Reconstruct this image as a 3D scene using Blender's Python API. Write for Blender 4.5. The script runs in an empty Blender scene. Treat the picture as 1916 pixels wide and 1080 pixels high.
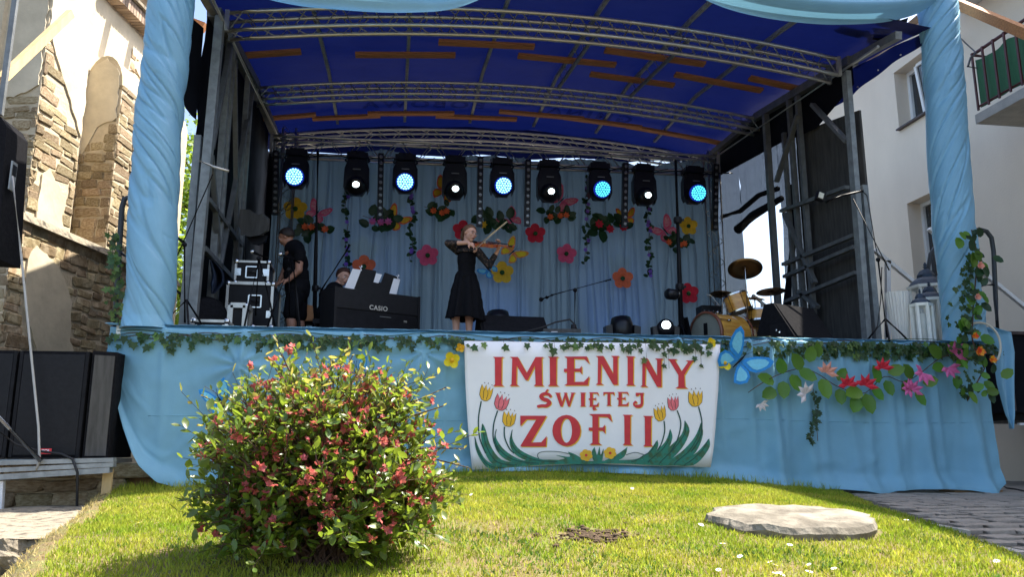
import bpy, bmesh, math, random
import numpy as np
from mathutils import Vector, Matrix, Quaternion
from mathutils import noise as MN
from mathutils.geometry import tessellate_polygon
R = math.radians
random.seed(7); np.random.seed(7)
rnd = random.random
def ru(a, b): return a + (b - a) * rnd()

# ---------------------------------------------------------------- camera, sky, sun, exposure
SC = bpy.context.scene
COL = SC.collection
YAW, PIT, FPX = R(8.5), R(11.3), 1500.0
CC = Vector((2.8, -8.45, 0.45))
cam = bpy.data.cameras.new('camera'); camo = bpy.data.objects.new('camera', cam); COL.objects.link(camo)
cam.sensor_width = 36; cam.lens = 36 * FPX / 1916; cam.clip_end = 3000; cam.clip_start = 0.05
camo.location = CC; camo.rotation_euler = (R(90) + PIT, 0, -YAW)
SC.camera = camo
SUN_EL, SUN_AZ = 58.5, 9.0          # azimuth measured from +X towards +Y
W = bpy.data.worlds.new('World'); SC.world = W; W.use_nodes = True
nt = W.node_tree; bg = nt.nodes['Background']
sky = nt.nodes.new('ShaderNodeTexSky'); sky.sky_type = 'NISHITA'; sky.sun_disc = False
sky.sun_elevation = R(SUN_EL); sky.sun_rotation = R(90 - SUN_AZ); sky.air_density = 1.0; sky.dust_density = 3.0; sky.ozone_density = 1.0
nt.links.new(sky.outputs[0], bg.inputs[0]); bg.inputs[1].default_value = 0.13
sd = Vector((math.cos(R(SUN_EL)) * math.cos(R(SUN_AZ)), math.cos(R(SUN_EL)) * math.sin(R(SUN_AZ)), math.sin(R(SUN_EL))))
sl = bpy.data.lights.new('sun', 'SUN'); sl.energy = 5.0; sl.angle = R(0.55); sl.color = (1.0, .93, .82)
so = bpy.data.objects.new('sun', sl); COL.objects.link(so); so.rotation_euler = sd.to_track_quat('Z', 'Y').to_euler(); so.location = (20, 0, 30)
SC.view_settings.view_transform = 'Standard'; SC.view_settings.look = 'None'; SC.view_settings.gamma = 1
SC.view_settings.exposure = 1.52
SC.cycles.max_bounces = 8; SC.cycles.transparent_max_bounces = 16; SC.cycles.use_denoising = True
SC.cycles.sample_clamp_indirect = 8

# ---------------------------------------------------------------- measuring helpers: pixel of the photo + a plane of the place -> point
_f = Vector((math.sin(YAW) * math.cos(PIT), math.cos(YAW) * math.cos(PIT), math.sin(PIT)))
_r = Vector((math.cos(YAW), -math.sin(YAW), 0)); _u = _r.cross(_f)
def ray(px, py): return _f + _r * ((px - 958) / FPX) + _u * ((540 - py) / FPX)
def _pl(px, py, ax, v):
    d = ray(px, py); return CC + d * ((v - CC[ax]) / d[ax])
def PY(px, py, v=0.0): return _pl(px, py, 1, v)
def PX(px, py, v): return _pl(px, py, 0, v)
def PZ(px, py, v): return _pl(px, py, 2, v)
def PS(y): return 1 / 1500.0 * (y + 8.45)      # metres per photo pixel at depth y (near the axis)

# ---------------------------------------------------------------- materials
MATS = {}
def mat(name, col, rough=.6, metal=0., var=.12, scale=6., bump=0., bscale=40., trans=0., tcol=None, spec=.4,
        isl=0., obj=0., col2=None, coat=0., detail=4, emit=None, estr=0., alpha=None, stretch=None, hue=0., c2lo=.42, c2hi=.62):
    if name in MATS: return MATS[name]
    m = bpy.data.materials.new(name); m.use_nodes = True; MATS[name] = m
    N = m.node_tree.nodes; L = m.node_tree.links; b = N['Principled BSDF']; out = N['Material Output']
    b.inputs['Roughness'].default_value = rough; b.inputs['Metallic'].default_value = metal
    b.inputs['Specular IOR Level'].default_value = spec; b.inputs['Coat Weight'].default_value = coat
    tc = N.new('ShaderNodeTexCoord'); src = tc.outputs['Object']
    if stretch:
        mp = N.new('ShaderNodeMapping'); mp.inputs['Scale'].default_value = stretch; L.new(src, mp.inputs[0]); src = mp.outputs[0]
    nz = N.new('ShaderNodeTexNoise'); nz.inputs['Scale'].default_value = scale; nz.inputs['Detail'].default_value = detail; nz.inputs['Roughness'].default_value = .62
    L.new(src, nz.inputs['Vector'])
    mx = N.new('ShaderNodeMix'); mx.data_type = 'RGBA'
    rmp = N.new('ShaderNodeValToRGB'); L.new(nz.outputs['Fac'], rmp.inputs[0])
    if col2 is None:
        rmp.color_ramp.elements[0].position = .3; rmp.color_ramp.elements[1].position = .7
        c1 = [c * (1 - var) for c in col]; c2 = [min(1, c * (1 + var)) for c in col]
    else:
        rmp.color_ramp.elements[0].position = c2lo; rmp.color_ramp.elements[1].position = c2hi; c1, c2 = col, col2
    L.new(rmp.outputs[0], mx.inputs[0]); mx.inputs[6].default_value = (*c1, 1); mx.inputs[7].default_value = (*c2, 1)
    cs = mx.outputs[2]
    if isl or obj or hue:
        h = N.new('ShaderNodeHueSaturation'); mr = N.new('ShaderNodeMapRange')
        if isl: g = N.new('ShaderNodeNewGeometry'); ro = g.outputs['Random Per Island']; a = isl
        else: g = N.new('ShaderNodeObjectInfo'); ro = g.outputs['Random']; a = obj
        a = a or .2
        if isl and obj:
            oi = N.new('ShaderNodeObjectInfo'); ad = N.new('ShaderNodeMath'); ad.operation = 'ADD'; fr = N.new('ShaderNodeMath'); fr.operation = 'FRACT'
            L.new(ro, ad.inputs[0]); L.new(oi.outputs['Random'], ad.inputs[1]); L.new(ad.outputs[0], fr.inputs[0]); ro = fr.outputs[0]
        L.new(ro, mr.inputs[0]); mr.inputs[3].default_value = 1 - a; mr.inputs[4].default_value = 1 + a
        L.new(mr.outputs[0], h.inputs['Value'])
        if hue:
            m2 = N.new('ShaderNodeMapRange'); ml = N.new('ShaderNodeMath'); ml.operation = 'MULTIPLY'; ml.inputs[1].default_value = 7.31
            f2 = N.new('ShaderNodeMath'); f2.operation = 'FRACT'; L.new(ro, ml.inputs[0]); L.new(ml.outputs[0], f2.inputs[0]); L.new(f2.outputs[0], m2.inputs[0])
            m2.inputs[3].default_value = .5 - hue; m2.inputs[4].default_value = .5 + hue; L.new(m2.outputs[0], h.inputs['Hue'])
        L.new(cs, h.inputs['Color']); cs = h.outputs[0]
    L.new(cs, b.inputs['Base Color'])
    if bump:
        n2 = N.new('ShaderNodeTexNoise'); n2.inputs['Scale'].default_value = bscale; n2.inputs['Detail'].default_value = 5; L.new(src, n2.inputs['Vector'])
        bp = N.new('ShaderNodeBump'); bp.inputs['Strength'].default_value = bump; bp.inputs['Distance'].default_value = .02
        L.new(n2.outputs['Fac'], bp.inputs['Height']); L.new(bp.outputs[0], b.inputs['Normal'])
    if emit: b.inputs['Emission Color'].default_value = (*emit, 1); b.inputs['Emission Strength'].default_value = estr
    sh = b.outputs[0]
    if trans:
        t = N.new('ShaderNodeBsdfTranslucent'); ms = N.new('ShaderNodeMixShader'); ms.inputs[0].default_value = trans
        if tcol: t.inputs[0].default_value = (*tcol, 1)
        else: L.new(cs, t.inputs[0])
        L.new(sh, ms.inputs[1]); L.new(t.outputs[0], ms.inputs[2]); sh = ms.outputs[0]
    if alpha is not None:
        t = N.new('ShaderNodeBsdfTransparent'); ms = N.new('ShaderNodeMixShader'); ms.inputs[0].default_value = alpha
        L.new(t.outputs[0], ms.inputs[1]); L.new(sh, ms.inputs[2]); sh = ms.outputs[0]
    L.new(sh, out.inputs[0])
    return m
mat('alu', (.62, .60, .55), .36, .75, .12, 9, bump=.05)
mat('steel', (.21, .22, .22), .55, .5, .22, 7, bump=.15)
mat('galv', (.30, .32, .32), .55, .4, .25, 9)
mat('black', (.010, .010, .012), .5, 0, .3, 12, spec=.15)
mat('blackmatte', (.013, .013, .015), .85, 0, .3, 30, bump=.1, spec=.05)
mat('blackplastic', (.013, .013, .015), .45, 0, .2, 20, bump=.05, spec=.2)
mat('chrome', (.6, .6, .6), .18, 1, .05)
mat('tarp', (.007, .013, .075), .55, 0, .5, 1.0, bump=.25, bscale=3, trans=.10, tcol=(.006, .014, .14), spec=.25)
mat('tarpprint', (.004, .006, .03), .7, 0, .3, 6, alpha=.34, spec=.1)
mat('darktarp', (.007, .008, .012), .7, 0, .3, 2, bump=.3, bscale=5, spec=.1)
mat('panelgrey', (.07, .068, .064), .8, 0, .35, 3, stretch=(6, 6, .8), bump=.1)
mat('batten', (.46, .19, .065), .7, 0, .25, 5, stretch=(.6, 8, 8))
mat('paleboard', (.62, .45, .22), .7, 0, .2, 8, stretch=(1, 1, .3))
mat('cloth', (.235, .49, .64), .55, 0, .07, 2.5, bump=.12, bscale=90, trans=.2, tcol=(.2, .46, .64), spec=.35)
mat('satin', (.24, .50, .68), .45, 0, .06, 3, bump=.08, bscale=60, trans=.15, tcol=(.2, .48, .7), spec=.6)
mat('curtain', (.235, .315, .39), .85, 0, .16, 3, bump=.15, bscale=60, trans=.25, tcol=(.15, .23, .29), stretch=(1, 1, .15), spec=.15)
mat('white', (.88, .87, .89), .5, 0, .03, 3)
mat('paper', (.82, .82, .84), .7, 0, .02, 3)
mat('redpaint', (.62, .04, .05), .6, 0, .12, 8)
mat('yellowpaint', (.85, .48, .03), .6, 0, .1, 8)
mat('greenpaint', (.03, .22, .15), .6, 0, .1, 14, col2=(.05, .13, .06), c2lo=.45, c2hi=.6)
mat('darkgreenpaint', (.012, .07, .055), .6, 0, .2, 10)
mat('pinkpaint', (.80, .17, .20), .6, 0, .2, 16)
mat('inkpaint', (.10, .05, .04), .6)
mat('grass', (.235, .345, .024), .6, 0, .2, 1.6, trans=.5, isl=.35, hue=.02, col2=(.43, .45, .055), spec=.2, c2lo=.35)
mat('drygrass', (.46, .37, .14), .7, 0, .2, 1.3, trans=.4, isl=.3)
mat('soil', (.17, .12, .06), .95, 0, .35, 5, bump=.6, bscale=60, col2=(.14, .15, .04), detail=8)
mat('earth', (.07, .045, .025), .95, 0, .4, 14, bump=.8, bscale=40)
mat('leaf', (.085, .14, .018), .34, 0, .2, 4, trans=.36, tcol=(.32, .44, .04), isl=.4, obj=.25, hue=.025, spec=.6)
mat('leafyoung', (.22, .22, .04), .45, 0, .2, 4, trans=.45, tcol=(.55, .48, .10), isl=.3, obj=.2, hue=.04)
mat('blossom', (.46, .10, .09), .6, 0, .3, 20, trans=.35, tcol=(.70, .17, .15), isl=.35, obj=.2, hue=.02)
mat('twig', (.09, .05, .035), .8, 0, .3, 20)
mat('treeleaf', (.10, .17, .022), .5, 0, .2, 2, trans=.5, tcol=(.36, .50, .05), isl=.35, hue=.02)
mat('bark', (.07, .055, .04), .9, 0, .3, 6, bump=.6)
mat('ivy', (.035, .075, .022), .45, 0, .25, 10, trans=.25, tcol=(.14, .25, .05), isl=.3, obj=.45, hue=.03)
mat('ivypale', (.12, .20, .05), .45, 0, .25, 10, trans=.3, tcol=(.25, .35, .08), obj=.3, hue=.03)
mat('fakeleaf', (.10, .22, .025), .35, 0, .2, 25, trans=.3, tcol=(.2, .4, .04), obj=.25, hue=.02)
mat('fakeleafdark', (.02, .06, .02), .4, 0, .2, 25, trans=.2, obj=.3)
mat('stone', (.27, .20, .115), .95, 0, .4, 6, bump=.8, bscale=18, obj=.42, isl=.3, hue=.012, col2=(.44, .36, .24), detail=8, spec=.15)
mat('mortar', (.52, .44, .31), .95, 0, .2, 4, bump=.5, bscale=30)
mat('plaster', (.56, .49, .36), .9, 0, .2, 1.6, bump=.35, bscale=9, detail=9, spec=.15)
mat('render', (.84, .72, .58), .9, 0, .07, .8, bump=.2, bscale=60, detail=9, stretch=(1, 1, .45))
mat('brick', (.36, .27, .20), .9, 0, .2, 8, bump=.3, obj=.3)
mat('slabstone', (.15, .135, .11), .95, 0, .2, 3.5, bump=.8, bscale=22, detail=10, col2=(.30, .275, .225), spec=.1)
mat('oldconcrete', (.26, .225, .17), .95, 0, .3, 9, bump=1.0, bscale=30, detail=9, col2=(.06, .052, .04), c2lo=.5, c2hi=.66)
mat('paving', (.30, .265, .225), .9, 0, .2, 6, bump=.4, bscale=40, obj=.16)
mat('joint', (.085, .078, .066), .95, 0, .3, 14, bump=.5)
mat('kerb', (.45, .42, .37), .9, 0, .15, 5, bump=.4)
mat('timber', (.30, .17, .08), .8, 0, .2, 6, stretch=(1, 8, 8))
mat('skin', (.56, .31, .22), .5, 0, .05, 8, spec=.35)
mat('skintan', (.40, .20, .13), .5, 0, .05, 8, spec=.35)
mat('hairdark', (.022, .014, .010), .55, 0, .4, 60, stretch=(1, 1, .2), bump=.4, bscale=80)
mat('hairauburn', (.055, .022, .013), .5, 0, .4, 60, stretch=(1, 1, .2), bump=.4, bscale=80)
mat('hairlight', (.13, .065, .032), .5, 0, .4, 60, stretch=(1, 1, .2), bump=.4, bscale=80)
mat('dress', (.006, .006, .008), .85, 0, .3, 60, bump=.3, bscale=120, spec=.12)
mat('lacesleeve', (.10, .06, .045), .8, 0, .1, 42, col2=(.006, .006, .008), c2lo=.40, c2hi=.47)
mat('shirt', (.007, .007, .009), .85, 0, .2, 20, bump=.1, spec=.12)
mat('lips', (.42, .12, .10), .5); mat('eye', (.03, .02, .015), .3)
mat('violin', (.30, .055, .015), .22, 0, .2, 12, coat=.6, stretch=(.4, 4, 4))
mat('bowhair', (.72, .66, .55), .6)
mat('goldwood', (.60, .27, .045), .22, 0, .2, 4, coat=.7, col2=(.80, .42, .08), stretch=(1, 1, 5))
mat('redwood', (.22, .07, .035), .35, 0, .2, 5, coat=.4)
mat('cymbal', (.30, .17, .07), .35, .9, .25, 6)
mat('drumskin', (.30, .31, .26), .5, 0, .1)
mat('lampbody', (.010, .010, .013), .32, 0, .2, 10)
mat('lampblue', (.01, .02, .12), .4, emit=(.01, .04, .6), estr=.22)
mat('ledcyan', (.1, .6, .7), .3, emit=(.30, .88, .90), estr=1.1)
mat('ledteal', (.1, .6, .6), .3, emit=(.08, .66, .58), estr=.9)
mat('lampwhite', (.9, .95, 1), .3, emit=(.75, .95, 1.0), estr=3)
mat('ledamber', (.9, .5, .2), .3, emit=(1, .5, .2), estr=1.2)
mat('ledoff', (.30, .30, .30), .15, .6)
mat('flood', (.7, .68, .55), .3, 0, .1)
mat('glassdark', (.03, .035, .04), .05, 0, .3, 1.5, spec=.8)
mat('pvc', (.88, .88, .86), .4, 0, .03)
mat('sill', (.07, .05, .05), .5)
mat('greencloth', (.04, .15, .07), .7, 0, .12, 5, trans=.12, stretch=(1, 4, .4))
mat('redrail', (.085, .022, .022), .5, 0, .2)
mat('boards', (.60, .59, .55), .7, 0, .05)
mat('concrete', (.42, .40, .37), .9, 0, .15, 4, bump=.3)
mat('greyrail', (.055, .062, .068), .45, .3, .1)
mat('whiterail', (.88, .88, .88), .4, 0., .05)
mat('fy', (.85, .50, .03), .7, 0, .12, 20, trans=.2); mat('fyb', (.95, .72, .02), .6, 0, .1, 14, trans=.25)
mat('fo', (.85, .16, .05), .7, 0, .15, 20, trans=.2); mat('fp', (.80, .10, .22), .7, 0, .12, 20, trans=.2)
mat('fr', (.66, .02, .05), .7, 0, .15, 20, trans=.2); mat('fc', (.02, .08, .02), .8, 0, .4, 80)
mat('fpink', (.78, .16, .38), .6, 0, .15, 20, trans=.25); mat('fred', (.78, .03, .06), .6, 0, .15, 20, trans=.25)
mat('fpale', (.85, .38, .28), .6, 0, .15, 20, trans=.25); mat('fwhite', (.85, .74, .72), .6, 0, .1, trans=.25)
mat('ffire', (.80, .08, .03), .6, 0, .1, 26, trans=.25, col2=(.92, .55, .03)); mat('fpurple', (.22, .10, .50), .7, 0, .2, trans=.2)
mat('bpink', (.75, .16, .27), .6, 0, .1, 30, col2=(.80, .40, .42), trans=.2); mat('borange', (.85, .20, .06), .6, 0, .1, 24, col2=(.88, .52, .05), trans=.2)
mat('bblue', (.02, .28, .70), .55, 0, .2, 20, trans=.15); mat('blight', (.20, .62, .82), .55, 0, .1, 30, trans=.15)
mat('lanternwhite', (.93, .92, .84), .55, 0, .06, 10); mat('lanternroof', (.035, .055, .085), .5, .3, .3, 14)
mat('candle', (.8, .78, .68), .5); mat('rib', (.85, .84, .78), .3, 0, .05, trans=.35)
mat('glass', (.5, .55, .56), .06, 0, .05, alpha=.22, spec=.8)
mat('sticker', (.75, .05, .06), .5)
mat('clothblue', (.02, .035, .07), .8)
mat('cable', (.012, .012, .013), .5); mat('ropegrey', (.42, .42, .40), .8); mat('hoop', (.62, .58, .48), .5)
mat('orangeplastic', (.42, .17, .05), .5)
def net_mat():
    m = bpy.data.materials.new('shade_net'); m.use_nodes = True; MATS['net'] = m
    N = m.node_tree.nodes; L = m.node_tree.links; b = N['Principled BSDF']; out = N['Material Output']
    b.inputs['Base Color'].default_value = (.17, .23, .31, 1); b.inputs['Roughness'].default_value = .9; b.inputs['Specular IOR Level'].default_value = .1
    tc = N.new('ShaderNodeTexCoord'); mp = N.new('ShaderNodeMapping'); mp.inputs['Scale'].default_value = (90, 90, 34); L.new(tc.outputs['Object'], mp.inputs[0])
    nz = N.new('ShaderNodeTexNoise'); nz.inputs['Scale'].default_value = 1.6; nz.inputs['Detail'].default_value = 2; L.new(mp.outputs[0], nz.inputs[0])
    mr = N.new('ShaderNodeMapRange'); mr.inputs[1].default_value = .40; mr.inputs[2].default_value = .62; mr.inputs[3].default_value = .97; mr.inputs[4].default_value = .84
    L.new(nz.outputs[0], mr.inputs[0]); t = N.new('ShaderNodeBsdfTransparent'); ms = N.new('ShaderNodeMixShader')
    L.new(mr.outputs[0], ms.inputs[0]); L.new(t.outputs[0], ms.inputs[1]); L.new(b.outputs[0], ms.inputs[2]); L.new(ms.outputs[0], out.inputs[0])
net_mat()

# ---------------------------------------------------------------- mesh builder
def V(*a): return Vector(a[0]) if len(a) == 1 else Vector(a)
def frame(d):
    d = d.normalized(); a = Vector((0, 0, 1)) if abs(d.z) < .9 else Vector((1, 0, 0))
    u = d.cross(a).normalized(); return u, u.cross(d).normalized()
class M:
    def __init__(s): s.v = []; s.f = []; s.m = []; s.k = 0
    def add(s, vs, fs):
        b = len(s.v); s.v += [tuple(x) for x in vs]; s.f += [tuple(b + i for i in f) for f in fs]; s.m += [s.k] * len(fs); return s
    def box(s, c, d, rot=None):
        c = V(c); vs = []
        for z in (-.5, .5):
            for x, y in ((-.5, -.5), (.5, -.5), (.5, .5), (-.5, .5)):
                q = Vector((x * d[0], y * d[1], z * d[2]))
                if rot is not None: q = rot @ q
                vs.append(c + q)
        return s.add(vs, [(3, 2, 1, 0), (4, 5, 6, 7), (0, 1, 5, 4), (1, 2, 6, 5), (2, 3, 7, 6), (3, 0, 4, 7)])
    def bar(s, a, b, w, h=None, up=(0, 0, 1)):      # rectangular bar
        a, b = V(a), V(b); h = h or w; d = (b - a).normalized(); up = V(up)
        if abs(d.dot(up)) > .97: up = Vector((0, 1, 0))
        x = d.cross(up).normalized(); y = x.cross(d).normalized(); vs = []
        for p in (a, b):
            for i, j in ((-1, -1), (1, -1), (1, 1), (-1, 1)): vs.append(p + x * (i * w / 2) + y * (j * h / 2))
        return s.add(vs, [(3, 2, 1, 0), (4, 5, 6, 7), (0, 1, 5, 4), (1, 2, 6, 5), (2, 3, 7, 6), (3, 0, 4, 7)])
    def tube(s, pts, r, n=8, cap=True, flat=None):
        pts = [V(p) for p in pts]; rs = r if isinstance(r, (list, tuple)) else [r] * len(pts); vs = []; fs = []; u = None
        for i, p in enumerate(pts):
            d = (pts[min(i + 1, len(pts) - 1)] - pts[max(i - 1, 0)])
            if d.length < 1e-9: d = Vector((0, 0, 1))
            d.normalize()
            if u is None: u, w = frame(d)
            else:
                u = (u - d * u.dot(d)); u = u.normalized() if u.length > 1e-6 else frame(d)[0]; w = d.cross(u)
            for k in range(n):
                a = 2 * math.pi * k / n; vs.append(p + (u * math.cos(a) + w * math.sin(a) * (flat or 1)) * rs[i])
        for i in range(len(pts) - 1):
            for k in range(n): a = i * n + k; b = i * n + (k + 1) % n; fs.append((a, b, b + n, a + n))
        if cap: fs.append(tuple(range(n - 1, -1, -1))); fs.append(tuple((len(pts) - 1) * n + k for k in range(n)))
        return s.add(vs, fs)
    def lathe(s, prof, c=(0, 0, 0), n=16, axis=None, cap=True, sx=1, sy=1):
        c = V(c); q = Vector((0, 0, 1)).rotation_difference(V(axis).normalized()) if axis is not None else None
        vs = []; fs = []
        for r, z in prof:
            for k in range(n):
                a = 2 * math.pi * (k + .5) / n; p = Vector((r * math.cos(a) * sx, r * math.sin(a) * sy, z))
                if q is not None: p = q @ p
                vs.append(c + p)
        for i in range(len(prof) - 1):
            for k in range(n): a = i * n + k; b = i * n + (k + 1) % n; fs.append((a, b, b + n, a + n))
        if cap: fs.append(tuple(range(n - 1, -1, -1))); fs.append(tuple((len(prof) - 1) * n + k for k in range(n)))
        return s.add(vs, fs)
    def ell(s, c, r, n=12, m=8, rot=None):
        c = V(c); r = (r, r, r) if isinstance(r, (int, float)) else r; vs = []; fs = []
        for j in range(m + 1):
            t = math.pi * j / m
            for k in range(n):
                a = 2 * math.pi * k / n; p = Vector((r[0] * math.sin(t) * math.cos(a), r[1] * math.sin(t) * math.sin(a), r[2] * math.cos(t)))
                if rot is not None: p = rot @ p
                vs.append(c + p)
        for j in range(m):
            for k in range(n): a = j * n + k; b = j * n + (k + 1) % n; fs.append((a, a + n, b + n, b))
        return s.add(vs, fs)
    def prism(s, pts, d):            # planar polygon (3-D points) extruded by vector d
        pts = [V(p) for p in pts]; d = V(d); n = len(pts)
        tri = tessellate_polygon([pts]); vs = pts + [p + d for p in pts]
        fs = [tuple(t) for t in tri] + [tuple(i + n for i in reversed(t)) for t in tri] + [(i, (i + 1) % n, (i + 1) % n + n, i + n) for i in range(n)]
        return s.add(vs, fs)
    def grid(s, fn, nu, nv, thick=None):
        vs = [fn(i / nu, j / nv) for j in range(nv + 1) for i in range(nu + 1)]
        fs = [(j * (nu + 1) + i, j * (nu + 1) + i + 1, (j + 1) * (nu + 1) + i + 1, (j + 1) * (nu + 1) + i) for j in range(nv) for i in range(nu)]
        return s.add(vs, fs)
    def build(s, name, mt=None, parent=None, smooth=False, sub=(0, 0, 0), mods=None, autos=None):
        me = bpy.data.meshes.new(name)
        if parent is not None and sub == (0, 0, 0):
            sub = base_of(parent)
        o_ = Vector(sub)
        vs = [(x[0] - o_.x, x[1] - o_.y, x[2] - o_.z) for x in s.v] if o_.length > 0 else s.v
        me.from_pydata(vs, [], s.f)
        mts = mt if isinstance(mt, (list, tuple)) else [mt]
        for q in mts:
            if q: me.materials.append(MATS[q])
        if len(mts) > 1: me.polygons.foreach_set('material_index', s.m)
        bm = bmesh.new(); bm.from_mesh(me); bmesh.ops.recalc_face_normals(bm, faces=bm.faces); bm.to_mesh(me); bm.free()
        if smooth: me.polygons.foreach_set('use_smooth', [True] * len(me.polygons))
        o = bpy.data.objects.new(name, me); COL.objects.link(o)
        if parent is not None: o.parent = parent
        for md in (mods or []):
            x = o.modifiers.new(md[0], md[1])
            for k, v in md[2].items(): setattr(x, k, v)
        return o
def base_of(p):
    while p is not None:
        if 'wb' in p: return tuple(p['wb'])
        p = p.parent
    return (0, 0, 0)
GROUPS = {}
def tag(o, label, cat, group=None, kind=None):
    if label: o['label'] = label
    if cat: o['category'] = cat
    if group: o['group'] = group
    if kind: o['kind'] = kind
    return o
def thing(name, label, cat, loc=(0, 0, 0), group=None, rz=0., world=True):
    """an Empty at the thing's base; world=True: its parts are given in world coordinates"""
    o = bpy.data.objects.new(name, None); COL.objects.link(o); o.location = loc; o.rotation_euler = (0, 0, rz); o.empty_display_size = .1
    if world and V(loc).length > 0: o['wb'] = [float(c) for c in loc]
    return tag(o, label, cat, group)
def single(mb, name, mt, label, cat, base=None, group=None, smooth=False, mods=None):
    base = base or (0, 0, 0)
    o = mb.build(name, mt, None, smooth, sub=tuple(base), mods=mods); o.location = base
    return tag(o, label, cat, group)
def struct(mb, name, mt, smooth=False, kind='structure'):
    o = mb.build(name, mt, None, smooth); o['kind'] = kind; return o
def dup(root, loc=None, rz=None, label=None):
    def cp(o, par):
        c = o.copy(); COL.objects.link(c); c.parent = par
        for ch in kids.get(o, ()): cp(ch, c)
        return c
    kids = {}
    st = [root]
    while st:
        x = st.pop(); kids[x] = list(x.children); st += kids[x]
    r = cp(root, None)
    if loc is not None: r.location = loc
    if rz is not None: r.rotation_euler = (0, 0, rz)
    if label: r['label'] = label
    return r
def piece(me, name, parent, mw, label=None):
    o = bpy.data.objects.new(name, me); COL.objects.link(o)
    if parent is not None:
        o.parent = parent
        b = Vector(base_of(parent)); mw = Matrix.Translation(-b) @ mw
    o.matrix_local = mw
    return o
def mesh_of(mb, name, mt, smooth=False):
    o = mb.build(name, mt, None, smooth); me = o.data; bpy.data.objects.remove(o); return me
def fbm(x, y, z=0., sc=1., oct=3):
    v = 0; a = 1
    for _ in range(oct):
        v += a * MN.noise(Vector((x * sc, y * sc, z * sc))); a *= .5; sc *= 2.03
    return v
def interp(x, xs, ys): return float(np.interp(x, xs, ys))
def smoothstep(a, b, x):
    t = max(0, min(1, (x - a) / (b - a))); return t * t * (3 - 2 * t)

# ---------------------------------------------------------------- ground
def zlawn(x, y):
    A = interp(y, [-12, -8.5, -6.5, -5, -4, -3, -2, 0, .4, 1.2], [-1.5, -1.02, -.58, -.27, -.15, -.045, .0, .145, .16, -.04])
    B = interp(x, [.2, .8, 2.2, 4.3, 6.2, 7.6, 9], [-.10, -.065, .045, .085, 0, -.15, -.16])
    w = interp(y, [-8, -5, -3, 0], [.0, .15, .45, 1])
    z = A + B * w
    z -= .50 * smoothstep(xleft(y) - .05, xleft(y) - .55, x)
    return z
def edge_x(y): return interp(y, [-12, -4.9, -4.1, -3.0, -1.9, .33, 6], [5.0, 6.05, 6.45, 6.60, 6.93, 7.82, 9.5])
def xleft(y): return interp(y, [-9.5, -4.03, -3.06, -1.64, -.2, .25], [2.0, 1.1, .84, .57, .2, .15])
def zpave(x, y): return min(-.04, interp(y, [-12, -8.5, -6.5, -5, -4, -3, -2], [-1.5, -1.02, -.60, -.31, -.20, -.085, -.04]))
def zbase(x, y):
    if x > edge_x(y): return zpave(x, y)
    t = smoothstep(.6, -.4, x)
    z = zlawn(x, y) - .03
    far = smoothstep(1.0, 1.6, y)
    return z * (1 - far) + (-.1 - .4 * t) * far
g = M()
xs = sorted(set([-400, -150, -60, -30, -15, -8, -5] + [round(-3 + .25 * i, 3) for i in range(73)] + [18, 25, 50, 120, 400]))
ys = sorted(set([-60, -20, -14] + [round(-11 + .25 * i, 3) for i in range(56)] + [4, 6, 10, 20, 50, 120, 400, 900]))
nx = len(xs)
g.add([(x, y, zbase(max(-3, min(14, x)), max(-12, min(5, y)))) for y in ys for x in xs],
      [(j * nx + i, j * nx + i + 1, (j + 1) * nx + i + 1, (j + 1) * nx + i) for j in range(len(ys) - 1) for i in range(nx - 1)])
ground = struct(g, 'ground', 'joint')
lw = M()
def lawnpt(u, v):
    y = -9.5 + v * 9.75; x0 = xleft(y) - interp(y, [-3.2, -2.9], [1.4, .2]); x1 = edge_x(y) + .02 * math.sin(y * 9) - .01
    x = x0 + u * (x1 - x0); return (x, y, zlawn(x, y) + .012 * fbm(x, y, 0, 3) + (0 if 0 < u < 1 else -.05))
lw.grid(lawnpt, 90, 90)
lawn = struct(lw, 'lawn', 'soil', True)
# grass blades (vectorised)
def blades(n, xr, yr, name, mt, hmin, hmax, keep, wd=.0032, lean=.5):
    X = np.random.uniform(*xr, n); Y = np.random.uniform(*yr, n)
    ok = np.array([keep(a, b) for a, b in zip(X, Y)]); X = X[ok]; Y = Y[ok]; n = len(X)
    Zs = np.array([zlawn(a, b) for a, b in zip(X, Y)]) - .004
    h = np.random.uniform(hmin, hmax, n); an = np.random.uniform(0, 2 * np.pi, n); la = np.random.uniform(0, 2 * np.pi, n); le = np.random.uniform(0, lean, n) * h
    dx = np.cos(an) * wd; dy = np.sin(an) * wd
    v = np.zeros((n, 5, 3)); mx = X + np.cos(la) * le * .35; my = Y + np.sin(la) * le * .35
    v[:, 0] = np.stack([X - dx, Y - dy, Zs], 1); v[:, 1] = np.stack([X + dx, Y + dy, Zs], 1)
    v[:, 2] = np.stack([mx + dx * .8, my + dy * .8, Zs + h * .6], 1); v[:, 3] = np.stack([mx - dx * .8, my - dy * .8, Zs + h * .6], 1)
    v[:, 4] = np.stack([X + np.cos(la) * le, Y + np.sin(la) * le, Zs + h], 1)
    i = np.arange(n) * 5
    me = bpy.data.meshes.new(name); me.vertices.add(n * 5); me.vertices.foreach_set('co', v.reshape(-1))
    loops = np.stack([i, i + 1, i + 2, i + 3, i + 3, i + 2, i + 4], 1).reshape(-1)
    ls = np.stack([np.arange(n) * 7, np.arange(n) * 7 + 4], 1).reshape(-1)
    me.loops.add(n * 7); me.loops.foreach_set('vertex_index', loops.astype(np.int32)); me.polygons.add(n * 2)
    me.polygons.foreach_set('loop_start', ls.astype(np.int32)); me.update(calc_edges=True); me.validate()
    me.materials.append(MATS[mt]); o = bpy.data.objects.new(name, me); COL.objects.link(o); o['kind'] = 'stuff'; return o
BALD = (3.75, -4.0)
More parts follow.
